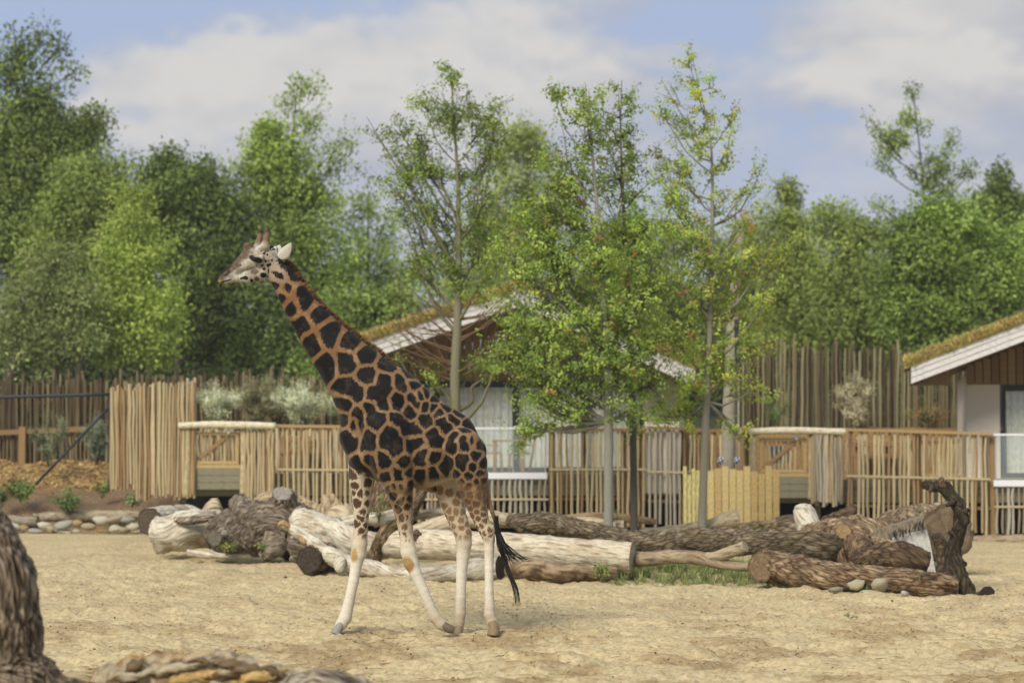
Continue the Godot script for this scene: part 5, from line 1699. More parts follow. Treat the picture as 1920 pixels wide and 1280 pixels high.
	# which way round are they?
	var votes := 0
	for i in range(0, mini(3000, T.size()), 3):
		var f := (P[T[i + 2]] - P[T[i]]).cross(P[T[i + 1]] - P[T[i]])
		votes += 1 if f.dot(N[T[i]]) > 0.0 else -1
	if votes < 0:
		for i in range(0, T.size(), 3):
			var s := T[i + 1]
			T[i + 1] = T[i + 2]
			T[i + 2] = s
	add_ear(P, N, C, T, gp(524, 482, 0.17), gp(546, 455, 0.27), 1.0)
	add_ear(P, N, C, T, gp(514, 478, -0.08), gp(524, 459, -0.2), -1.0)
	var arr := []
	arr.resize(Mesh.ARRAY_MAX)
	arr[Mesh.ARRAY_VERTEX] = P
	arr[Mesh.ARRAY_NORMAL] = N
	arr[Mesh.ARRAY_COLOR] = C
	arr[Mesh.ARRAY_INDEX] = T
	var m := ArrayMesh.new()
	m.add_surface_from_arrays(Mesh.PRIMITIVE_TRIANGLES, arr)
	var G := thing("giraffe", "dark patched giraffe walking to the left across the sand", "giraffe", gO)
	part(G, "body", m, M.fur)
	giraffe_details(G)

func g_pull(P: PackedVector3Array, from: int) -> PackedVector3Array:
	for i in range(from, P.size()):
		var p := P[i]
		var list := g_list(p)
		for it in 2 if from == 0 else 1:
			var g := g_grad(p, list)
			var l := g.length_squared()
			if l > 0.05:
				p -= g * clampf(gf(p, list) / l, -0.02, 0.02)
		P[i] = p
	return P

func g_split(P: PackedVector3Array, Q: PackedInt32Array, only) -> Array:
	var mids := {}
	var out := PackedInt32Array()
	var lim := P.size() + 1
	for i in range(0, Q.size(), 4):
		var q := [Q[i], Q[i + 1], Q[i + 2], Q[i + 3]]
		var c := (P[q[0]] + P[q[1]] + P[q[2]] + P[q[3]]) * 0.25
		if only != null and not only.call(c):
			out.append_array(q)
			continue
		var ci := P.size()
		P.append(c)
		var mi := []
		for k in 4:
			var a: int = q[k]
			var b: int = q[(k + 1) % 4]
			var key := mini(a, b) * 4000000 + maxi(a, b)
			if not mids.has(key):
				mids[key] = P.size()
				P.append((P[a] + P[b]) * 0.5)
			mi.append(mids[key])
		for k in 4:
			out.append_array([q[k], mi[k], ci, mi[(k + 3) % 4]])
	return [P, out]

func add_ear(P: PackedVector3Array, N: PackedVector3Array, C: PackedColorArray, T: PackedInt32Array, a: Vector3, b: Vector3, s: float):
	var ax := (b - a).normalized()
	var down := Vector3(0.75, -0.62, 0.15 * s)
	down = (down - ax * down.dot(ax)).normalized()
	var out := ax.cross(down).normalized()
	if out.z * s < 0.0:
		out = -out
	var l := (b - a).length()
	var first := P.size()
	var rows := 14
	var cols := 14
	for i in rows + 1:
		var t := float(i) / rows
		var w := 0.076 * pow(sin(PI * clampf(0.12 + 0.88 * t, 0, 1)), 0.7) * (1.0 - 0.35 * t)
		for j in cols:
			var u := TAU * j / cols
			var cx := cos(u)
			var th := sin(u) * 0.02 * (1.0 - 0.7 * t)
			# the front side is hollow
			var cup := -0.03 * (1.0 - cx * cx) * sin(PI * t) + 0.012 * sin(PI * t)
			P.append(a + ax * l * t + down * (cx * w + 0.02 * sin(PI * t)) + out * (th + cup))
			N.append((down * cx * 0.4 + out * sin(u)).normalized())
			var c := lin(232, 226, 220).lerp(lin(206, 190, 172), ss(0.2, 1.0, sin(u)) * (1.0 - absf(cx)) * 0.8)
			if absf(cx) > 0.93 and t > 0.3:
				c = lin(236, 232, 228)
			C.append(c)
	for i in rows:
		for j in cols:
			var j2 := (j + 1) % cols
			var q := [first + i * cols + j, first + (i + 1) * cols + j, first + (i + 1) * cols + j2, first + i * cols + j2]
			var fn := (P[q[2]] - P[q[0]]).cross(P[q[1]] - P[q[0]])
			T.append_array([q[0], q[1], q[2], q[0], q[2], q[3]] if fn.dot(N[q[0]] + N[q[2]]) > 0.0 else [q[0], q[2], q[1], q[0], q[3], q[2]])

# dark patches of the near side, by their centres; several points make one irregular patch
func make_seeds():
	var patches := [
		[524, 516], [516, 536], [527, 555], [540, 540], [534, 500, 542, 508, 552, 520], [562, 545, 569, 570], [547, 579], [553, 615, 565, 606], [595, 590], [616, 630, 618, 622], [585, 645], [654, 642], [612, 684], [650, 680, 648, 674], [685, 667], [688, 704],
		[651, 728, 662, 734, 672, 740], [725, 687], [722, 711, 697, 740, 720, 732, 718, 756], [751, 713, 756, 722], [773, 720], [744, 750, 746, 758], [648, 758], [671, 776, 676, 796], [691, 764, 697, 782, 708, 788], [662, 798], [647, 790],
		[650, 814, 658, 834], [689, 822, 687, 836], [733, 808, 730, 824, 744, 836, 746, 845], [744, 788, 760, 800, 776, 806], [797, 789], [768, 771], [776, 747, 782, 757], [789, 744], [797, 761], [813, 764], [830, 790, 836, 800], [814, 816, 818, 826], [846, 836, 853, 815], [770, 838, 780, 832],
		[790, 852, 788, 866], [814, 859], [717, 868], [757, 861, 760, 872], [832, 876, 842, 868], [812, 886], [788, 888], [690, 862, 698, 872], [671, 866, 676, 876], [727, 894], [744, 890, 748, 898], [752, 912], [766, 885], [764, 925, 768, 912], [737, 914],
		[837, 764], [850, 784], [858, 775], [869, 806], [880, 797], [886, 828], [895, 832], [873, 834, 868, 822], [869, 862, 866, 874], [893, 856], [905, 869], [886, 877], [878, 894], [900, 888], [895, 905], [857, 890], [864, 903], [904, 902], [880, 912], [893, 918], [906, 922], [867, 916], [822, 772], [800, 741], [812, 748], [768, 704], [842, 757]]
	var s0 := g_list(Vector3(99, 99, 99))
	for k in patches.size():
		var pp: Array = patches[k]
		for i in range(0, pp.size(), 2):
			var z := 0.55
			var p := gp(pp[i], pp[i + 1], z)
			while z > 0.0:
				p = gp(pp[i], pp[i + 1], z)
				var d := gf(p, s0)
				if d < 0.006:
					break
				z -= maxf(0.01, d * 0.5)
			var key := Vector2i(int(floor(p.x / 0.25)), int(floor(p.y / 0.25)))
			if not seed_bins.has(key):
				seed_bins[key] = PackedInt32Array()
			var list: PackedInt32Array = seed_bins[key]
			list.append(seeds.size())
			seed_bins[key] = list
			seeds.append(p)
			seed_id.append(k)
	# spots down the legs
	rng.seed = 606
	for s in [[738, 929, 8], [752, 941, 9], [747, 954, 8], [763, 949, 7], [770, 938, 7], [755, 971, 8], [764, 970, 6], [770, 972, 5], [758, 988, 7], [771, 998, 6], [756, 1003, 6], [757, 1017, 5], [768, 1015, 5], [750, 1008, 3], [762, 1030, 4]]:
		spots[2].append([gp(s[0], s[1], 0.34), s[2] * GD / F, 1.0])
	for s in [[661, 889, 11], [672, 880, 9], [694, 886, 9], [690, 905, 8], [676, 926, 9], [668, 942, 10], [681, 962, 8], [677, 971, 8], [668, 981, 8], [679, 996, 7], [688, 986, 6], [690, 966, 5], [690, 944, 6], [684, 1004, 5], [664, 912, 8], [660, 924, 6], [688, 925, 5]]:
		spots[3].append([gp(s[0], s[1], -0.15), s[2] * GD / F, 0.75])
	for tag in [2, 3, 4, 5]:
		var n := 900 if tag == 4 else 420
		for i in n:
			var y := rng.randf_range(900.0 if tag == 4 else 918.0, 1012.0) if tag > 3 else rng.randf_range(905.0, 1020.0)
			var x := 0.0
			match tag:
				2: x = lerpf(752.0, 762.0, (y - 905.0) / 115.0) + rng.randf_range(-18, 18)
				3: x = 677.0 + rng.randf_range(-20, 20)
				4: x = lerpf(880.0, 915.0, (y - 890.0) / 120.0) + rng.randf_range(-32, 32)
				5: x = lerpf(834.0, 868.0, (y - 890.0) / 120.0) + rng.randf_range(-32, 32)
			var zc: float = {2: 0.23, 3: -0.24, 4: 0.21, 5: -0.22}[tag]
			var zz: float = zc + rng.randf_range(-0.17, 0.17)
			if (tag == 2 or tag == 3) and zz > zc:
				continue
			var p := gp(x, y, zz)
			var r := lerpf(0.046, 0.028, (y - 890.0) / 120.0)
			for it in 3:
				p -= g_grad(p, s0).normalized() * gf(p, s0)
			var ok := absf(gf(p, s0)) < 0.01
			for o in spots[tag]:
				if (o[0] - p).length() < (o[1] + r) * (0.92 if tag == 4 else 1.05):
					ok = false
					break
			if ok:
				spots[tag].append([p, r, 0.6 if tag == 4 else (0.1 if tag == 5 else 0.42)])

func g_color(p: Vector3, n: Vector3, list: PackedInt32Array) -> Color:
	var tag := gT[g_near(p, list)]
	var up := (p.y + gO.y - EYE) / GD
	var v0 := (up * cos(pitch) - sin(pitch)) / (cos(pitch) + up * sin(pitch))
	var py := 640.0 - F * v0
	var px := 960.0 + F * (p.x + gO.x) * (cos(pitch) - v0 * sin(pitch)) / GD
	var hair := nz.get_noise_3d(p.x * 60.0, p.y * 22.0, p.z * 60.0)
	var soft := nz.get_noise_3d(p.x * 7.0, p.y * 7.0, p.z * 7.0 + 5.0)
	var tan_ := lin(172, 130, 82, 0.6).lerp(lin(164, 112, 58, 0.6), ss(740.0, 620.0, py))
	tan_ = tan_.lerp(lin(204, 162, 112, 0.74), ss(0.0, 0.6, soft) * 0.5)
	var dark := lin(27, 25, 27, 0.72).lerp(lin(66, 52, 42, 0.72), ss(0.1, 0.6, soft + hair * 0.4))
	var cream := lin(230, 210, 180, 0.86)
	if tag == 8 or tag == 6:
		return g_head_color(p, px, py, tag, hair, soft, tan_, dark)
	if tag == 7:
		return tan_.lerp(lin(70, 52, 38), ss(930.0, 990.0, py))
	# body pattern
	var zf := absf(p.z) if tag < 2 else p.z
	if tag == 3 or tag == 5:
		zf = absf(p.z)
	var q := Vector3(p.x + 0.012 * hair + 0.012 * soft, p.y + 0.02 * hair + 0.012 * soft, zf)
	var f1 := 9.0
	var f2 := 9.0
	var id1 := -1
	var c1 := Vector3.ZERO
	var kx := int(floor(q.x / 0.25))
	var ky := int(floor(q.y / 0.25))
	for by in range(ky - 1, ky + 2):
		for bx in range(kx - 1, kx + 2):
			var key := Vector2i(bx, by)
			if not seed_bins.has(key):
				continue
			for i in (seed_bins[key] as PackedInt32Array):
				var v := q - seeds[i]
				v.z *= 0.75
				var d := v.length()
				if seed_id[i] == id1:
					f1 = minf(f1, d)
				elif d < f1:
					f2 = f1
					f1 = d
					id1 = seed_id[i]
				elif d < f2:
					f2 = d
	var line := (f2 - f1) * 0.5
	var w := lerpf(0.0172, 0.026, ss(740.0, 600.0, py)) * (0.72 if py > 840.0 and px > 850.0 else 1.0) * lerpf(1.0, 0.55, ss(765.0, 800.0, px) * ss(815.0, 785.0, py))
	var inside := ss(w - 0.006, w + 0.006, line + hair * 0.006) * ss(0.32, 0.25, f1)
	var col := tan_.lerp(dark, inside)
	# pale throat behind the jaw
	col = col.lerp(lin(200, 180, 158, 0.75).lerp(dark, inside), ss(548.0, 515.0, py) * ss(560.0, 520.0, px) * 0.75)
	# underside
	var belly := ss(-0.55, -0.95, n.y) * ss(780.0, 820.0, px)
	if tag == 0:
		col = col.lerp(cream.lerp(tan_, 0.25), belly * 0.85)
	if tag >= 2 and tag <= 5:
		var top: float = {2: 918.0, 3: 862.0, 4: 905.0, 5: 850.0}[tag]
		var low := ss(top - 14.0, top + 16.0, py + soft * 14.0)
		if tag == 3 and p.z > -0.18 and py < 880.0:
			low *= ss(868.0, 885.0, py)
		var leg := tan_.lerp(cream, ss(940.0, 1020.0, py)) if tag == 2 else (tan_.lerp(cream, ss(930.0, 1000.0, py)) if tag == 4 else cream.lerp(tan_, 0.12))
		if tag == 5:
			leg = cream.lerp(tan_, 0.2)
		var hit := 0.0
		var deep := 0.0
		var s1 := 9.0
		var s2 := 9.0
		for o in spots[tag]:
			var v: Vector3 = q - o[0] if tag != 3 and tag != 5 else Vector3(p.x + 0.014 * hair, p.y + 0.022 * hair, p.z) - o[0]
			v.z *= 0.8
			var e: float = v.length()
			if e < s1:
				s2 = s1
				s1 = e
				deep = o[2]
				hit = ss(o[1] * 1.45, o[1] * 1.1, e + soft * 0.015)
			elif e < s2:
				s2 = e
		hit *= ss(0.004, 0.011, (s2 - s1) * 0.5 + hair * 0.002)
		var spot := lin(150, 104, 62, 0.72).lerp(dark, ss(0.3, 1.0, deep) * ss(1030.0, 930.0, py))
		if tag == 5:
			spot = lin(172, 130, 84, 0.74)
		if tag == 3:
			spot = lin(120, 86, 56, 0.7).lerp(dark, 0.35)
		leg = leg.lerp(spot, hit * ss(1024.0, 1000.0, py) if tag != 2 else hit)
		# white stockings, stained knees
		leg = leg.lerp(lin(234, 222, 204, 0.92), ss(1000.0, 1060.0, py))
		leg = leg.lerp(lin(202, 172, 132, 0.75), ss(1085.0, 1180.0, py) * (0.75 if tag != 3 else 0.15) + ss(0.0, 0.7, soft) * 0.2)
		if tag == 2:
			leg = leg.lerp(lin(190, 138, 46, 0.75), ss(16.0, 9.0, Vector2(px - 765.0, (py - 1056.0) * 0.75).length() + soft * 4.0) * 0.9)
		if tag == 3:
			leg = leg.lerp(lin(206, 160, 50, 0.75), ss(11.0, 6.0, Vector2((px - 662.0) * 1.2, (py - 1041.0) * 0.6).length() + soft * 3.0) * 0.9)
		col = col.lerp(leg, low)
	return col

func g_head_color(p: Vector3, px: float, py: float, tag: int, hair: float, soft: float, tan_: Color, dark: Color) -> Color:
	var face := lin(196, 180, 156, 0.7).lerp(lin(232, 224, 212, 0.75), ss(0.0, 0.5, soft + 0.2))
	var brown := lin(116, 94, 74, 0.66)
	if tag == 8:
		return lin(150, 116, 90, 0.7).lerp(lin(66, 54, 46, 0.7), ss(441.0, 435.0, py)).lerp(face, ss(452.0, 464.0, py))
	# forehead and nose are dusty brown
	var nose := Vector2(px - 452.0, py - 490.0)
	var ridge := (py - 468.0) - (464.0 - px) * 0.98          # how far below the line of the nose
	var c := face.lerp(brown, ss(34.0, 8.0, ridge + soft * 14.0) * ss(492.0, 476.0, px))
	c = c.lerp(lin(96, 78, 64, 0.7), ss(436.0, 418.0, px) * (0.55 + 0.4 * soft))
	c = c.lerp(lin(150, 122, 92, 0.66), ss(0.0, 0.5, nz.get_noise_3d(p.x * 26.0, p.y * 18.0, p.z * 20.0)) * 0.65)
	# nostril, lips and mouth
	c = c.lerp(lin(40, 36, 38, 0.7), ss(6.5, 3.5, Vector2((px - 423.5) * 0.62 + (py - 510.0) * 0.4, (py - 510.0) + (px - 423.5) * 0.62).length()))
	c = c.lerp(lin(190, 150, 96, 0.7), ss(4.0, 2.0, absf((py - 529.5) - (px - 407.0) * 0.1)) * ss(425.0, 419.0, px))
	c = c.lerp(lin(60, 44, 38, 0.7), ss(2.2, 0.8, absf(py - (531.5 - (px - 418.0) * 0.28))) * ss(416.0, 420.0, px) * ss(440.0, 434.0, px))
	# eye rim
	c = c.lerp(lin(36, 33, 33, 0.7), ss(8.5, 6.0, Vector2((px - 484.5) * 0.62, (py - 489.5) * 1.55 - (px - 484.5) * 0.2).length()))
	c = c.lerp(lin(58, 48, 44, 0.7), ss(5.0, 3.0, Vector2((px - 475.5) * 0.8, (py - 485.0) * 0.9).length()))
	# spots on the cheek and behind the eye
	for o in [[480, 511.5, 8, 5.5, 0.5], [496, 517.5, 6, 5, 1.0], [508, 509, 4.2, 5.5, 1.0], [505, 500, 2.6, 3.6, 1.0], [509, 498, 2.2, 3, 1.0], [501, 492, 2.4, 3, 1.0], [506, 491, 1.4, 2, 1.0], [494, 500, 3.2, 3.2, 0.7], [497, 506, 3.4, 2.4, 1.0], [512, 490, 2, 2, 0.9], [463, 523, 5, 4, 0.8], [456, 524, 3.5, 2.2, 0.8], [474, 528, 3, 3.4, 1.0], [484, 524.5, 4.6, 4, 0.7],
		[503, 472, 3, 3, 1.0], [500, 475, 2, 2, 1.0], [493, 472, 1.8, 2.4, 1.0], [498, 478, 2, 2.4, 1.0], [504, 480, 1.8, 2.6, 1.0], [511, 464, 3.6, 3.4, 0.9], [508, 467, 2.6, 2.6, 1.0], [515, 469, 3, 2, 1.0], [513, 461, 3, 2.4, 0.8], [497, 466, 1.6, 2, 1.0], [494, 465, 1.6, 2.4, 1.0], [518, 503, 3.4, 5, 1.0], [507, 522, 7, 4.4, 1.0], [451, 500, 6, 4, 0.5], [442, 506, 4, 3.4, 0.4], [524, 492, 2, 5, 1.0], [516, 500, 2.5, 4, 0.9]]:
		var e := Vector2((px - o[0]) / o[2], (py - o[1]) / o[3]).length() + hair * 0.25
		c = c.lerp(dark.lerp(brown, 0.0 if o[4] > 0.75 else 0.75), ss(1.15, 0.8, e) * minf(1.0, o[4] + 0.35))
	# pale underside of the jaw edge
	return c

func giraffe_details(G: Node3D):
	rng.seed = 707
	# mane
	var st := new_st(-1)
	var line := [gp(533, 490, 0.05), gp(541, 497, 0.05), gp(556, 511, 0.045), gp(592, 560, 0.04), gp(629, 600, 0.03), gp(664, 628, 0.02), gp(700, 652, 0.0), gp(728, 668, 0.0), gp(750, 684, 0.0)]
	var s0 := g_list(Vector3(99, 99, 99))
	for k in 2600:
		var t := rng.randf()
		var p: Vector3 = spline(line, t)
		p.z += rng.randfn() * 0.016
		for it in 3:
			var g := g_grad(p, s0)
			p -= g.normalized() * gf(p, s0)
		var n := g_grad(p, s0).normalized()
		var back: Vector3 = ((spline(line, minf(t + 0.03, 1.0)) as Vector3) - (spline(line, maxf(t - 0.03, 0.0)) as Vector3)).normalized()
		var tip := p + (n * rng.randf_range(0.035, 0.062) * (1.0 - 0.55 * ss(0.75, 1.0, t)) + back * rng.randf_range(0.0, 0.035) + Vector3(0, 0, rng.randfn() * 0.008))
		var w := (tip - p).cross(Vector3(0, 0, 1)).normalized() * 0.006
		if rng.randf() < 0.5:
			w = back.cross(n).normalized() * 0.006
		var c := lin(126, 82, 46, 0.7) if rng.randf() < 0.75 else lin(74, 52, 36, 0.7)
		if p.y > gp(600, 700).y and rng.randf() < 0.2:
			c = lin(168, 118, 66, 0.7)
		st.set_color(c)
		for q in [p - w - n * 0.006, tip, p + w - n * 0.006]:
			st.add_vertex(q)
	part(G, "mane", flat(st), M.hair)
	# tail tuft
	st = new_st()
	for k in 84:
		var a := gp(930 + rng.randf_range(-3, 4), 972 + rng.randf_range(-6, 16), 0.24 + rng.randf_range(-0.02, 0.02))
		var len := rng.randf()
		var pts: Array
		if k < 56:
			var e := pow(rng.randf(), 0.6)
			pts = [a, gp(930 + 10 * e + rng.randf_range(-3, 3), 1005, 0.25), gp(936 + 38 * e * len + rng.randf_range(-5, 5), 1030 + 8 * len, 0.26 + 0.05 * rng.randfn()), gp(944 + 62 * e * len + rng.randf_range(-6, 6), 1046 + 30 * len * (1.0 - e), 0.27 + 0.06 * rng.randfn())]
		else:
			var e := rng.randf_range(-1, 1)
			pts = [a, gp(936 + e * 4, 1015, 0.25), gp(945 + e * 4, 1045, 0.25), gp(955 + e * 4, 1075, 0.25 + 0.01 * e), gp(966 + e * 5, 1102, 0.25), gp(970 + e * 6, 1110 + 28 * len, 0.25)]
		var col := lin(34, 32, 34, 0.7) if rng.randf() < 0.85 else lin(62, 52, 44, 0.7)
		add_tube(st, pts, [0.005, 0.0046, 0.0036, 0.0018] if k < 56 else [0.006, 0.006, 0.005, 0.004, 0.003, 0.0015], {"sides": 4, "step": 0.07, "col": col, "cap0": false, "cap1": false})
	part(G, "tail_tuft", done(st), M.hair)
	# eye
	var sp := SphereMesh.new()
	sp.radius = 0.026
	sp.height = 0.052
	part(G, "eye", sp, M.eye, Transform3D(Basis().scaled(Vector3(1.3, 0.75, 1.0)), g_surface(485, 490) - Vector3(0, 0, 0.013)))
	# hooves
	hoof(G, [[641, 1168, -0.21, 10], [633, 1180, -0.2, 12], [629, 1189, -0.19, 13.5]], lin(150, 148, 142))
	hoof(G, [[831, 1171, 0.21, 10], [842, 1178, 0.21, 11.5], [851, 1181, 0.21, 9]], lin(116, 100, 82))
	hoof(G, [[922, 1164, 0.2, 10.5], [926, 1177, 0.2, 14], [925, 1191, 0.2, 16]], lin(150, 124, 92))
	hoof(G, [[861, 1172, -0.22, 9.5], [859, 1181, -0.22, 11], [857, 1190, -0.22, 13]], lin(160, 136, 106))

func g_surface(px: float, py: float) -> Vector3:
	var s0 := g_list(Vector3(99, 99, 99))
	var z := 0.6
	var p := gp(px, py, z)
	while z > -0.5:
		p = gp(px, py, z)
		if gf(p, s0) < 0.003:
			break
		z -= 0.004
	return p

func hoof(G: Node3D, j: Array, c: Color):
	var st := new_st()
	for s in [-1.0, 1.0]:
		var pts := []
		var rad := []
		for q in j:
			pts.append(gp(q[0], q[1], q[2] + s * q[3] * 0.42 * GD / F))
			rad.append(q[3] * 0.72 * GD / F)
		add_tube(st, pts, rad, {"sides": 12, "step": 0.02, "col": c, "lump": 0.1, "lump_f": 14.0})
	part(G, "hoof", done(st), M.hoof)

# ---------------------------------------------------------------- logs
# path [[px, py, distance, half width px]...]; kind "bark" or "bare"; o: tone, moss, cut0/cut1 (colour of a sawn end), rough
func log_thing(called: String, label: String, kind: String, path: Array, o := {}) -> Node3D:
	var mid: Array = path[path.size() / 2]
	var base := U(mid[0], mid[1] + mid[3], mid[2])
	var T := thing(called, label, o.get("category", "log"), base, o.get("group", "logs of the driftwood pile"))
	log_part(T, "bark" if kind == "bark" else "wood", kind, path, o)
	return T

func log_part(T: Node3D, called: String, kind: String, path: Array, o := {}):
	var pts := []
	var rad := []
	for p in path:
		pts.append(U(p[0], p[1], p[2]) - T.position)
		rad.append(p[3] * p[2] / F)
	var big: float = rad.max()
	var tone: Color = o.get("tone", lin(206, 196, 182) if kind == "bark" else lin(238, 228, 212))
	var moss: float = o.get("moss", 0.0)
	var sd: float = o.get("seed", path[0][0] * 0.37)
	var stain: Color = o.get("stain", lin(150, 112, 74) if kind == "bare" else lin(130, 112, 92))
	var dirt: float = o.get("dirt", 0.28)
	var tint := func(v: Vector3, rv: float, b: Color) -> Color:
		var w: Vector3 = v + T.position
		var a := nz.get_noise_3d(w.x * 1.6 + sd, w.y * 2.4, w.z * 1.6)
		var e := nz.get_noise_3d(w.x * 6.0 + sd, w.y * 9.0, w.z * 6.0)
		var c := b.lerp(stain, clampf(ss(0.0, 0.55, a + 0.4 * e) * dirt * 1.8, 0.0, 1.0))
		c = c.lerp(Color(b.r * 0.45, b.g * 0.42, b.b * 0.4), ss(0.25, 0.6, -a + 0.5 * e) * (0.22 if kind == "bark" else 0.5))
		if kind == "bark":
			var k := 0.68 + 1.0 * clampf(rv + 0.5, 0.0, 1.0)
			c = Color(c.r * k, c.g * k, c.b * k)
		if moss > 0.0:
			c = c.lerp(lin(128, 124, 56), moss * ss(0.05, 0.4, a + 0.5 * e + 0.15))
		return c
	var st := new_st()
	var cut0: bool = o.has("cut0")
	var cut1: bool = o.has("cut1")
	var fine: float = 1.0 if kind == "bark" else 0.55
	var r: Array = add_tube(st, pts, rad, {"sides": o.get("sides", clampi(int(big * 110.0), 14, 56)), "step": o.get("step", 0.05), "lump": o.get("lump", 0.2), "lump_f": o.get("lump_f", 2.6), "ridge": o.get("ridge", 0.03 * fine * clampf(big / 0.2, 0.35, 1.6)), "ridge_f": o.get("ridge_f", 9.0), "seed": sd, "col": tone, "tint": tint,
		"cap0": not cut0, "cap1": not cut1})
	part(T, called, done(st), M.bark if kind == "bark" else M.bare)
	for e in 2:
		if (e == 0 and cut0) or (e == 1 and cut1):
			var row: Array = r[0][0] if e == 0 else r[0][r[0].size() - 1]
			part(T, "sawn_end", end_face(row, r[1][e][0], r[1][e][1], o["cut%d" % e]), M.cut)

func end_face(row: Array, c: Vector3, dir: Vector3, col: Color) -> ArrayMesh:       # growth rings stand out a little, checks run inwards
	var st := new_st()
	var n := row.size()
	var rings := 7
	var pt := func(k: int, s: int) -> Vector3:
		var q: Vector3 = row[s % n][0]
		var f := float(k) / rings
		var bump := 0.006 * sin(k * 2.6) + 0.012 * nz.get_noise_3d(q.x * 9.0, q.y * 9.0, k * 0.7)
		return c.lerp(q, f) + dir * (bump if k < rings else 0.0)
	for k in rings:
		for s in n:
			var a: Vector3 = pt.call(k, s)
			var b: Vector3 = pt.call(k + 1, s)
			var d: Vector3 = pt.call(k + 1, s + 1)
			var e: Vector3 = pt.call(k, s + 1)
			var shade := (0.9 + 0.1 * sin(k * 2.6 + 1.0)) * (0.85 + 0.35 * nz.get_noise_2d(s * 1.3, c.x * 3.0))
			if k == rings - 1:
				shade *= 0.75
			st.set_color(Color(col.r * shade, col.g * shade, col.b * shade))
			var out := (b - a).cross(d - a).dot(dir) < 0.0
			for p in ([a, b, d, a, d, e] if out else [a, d, b, a, e, d]):
				st.add_vertex(p)
	return done(st)

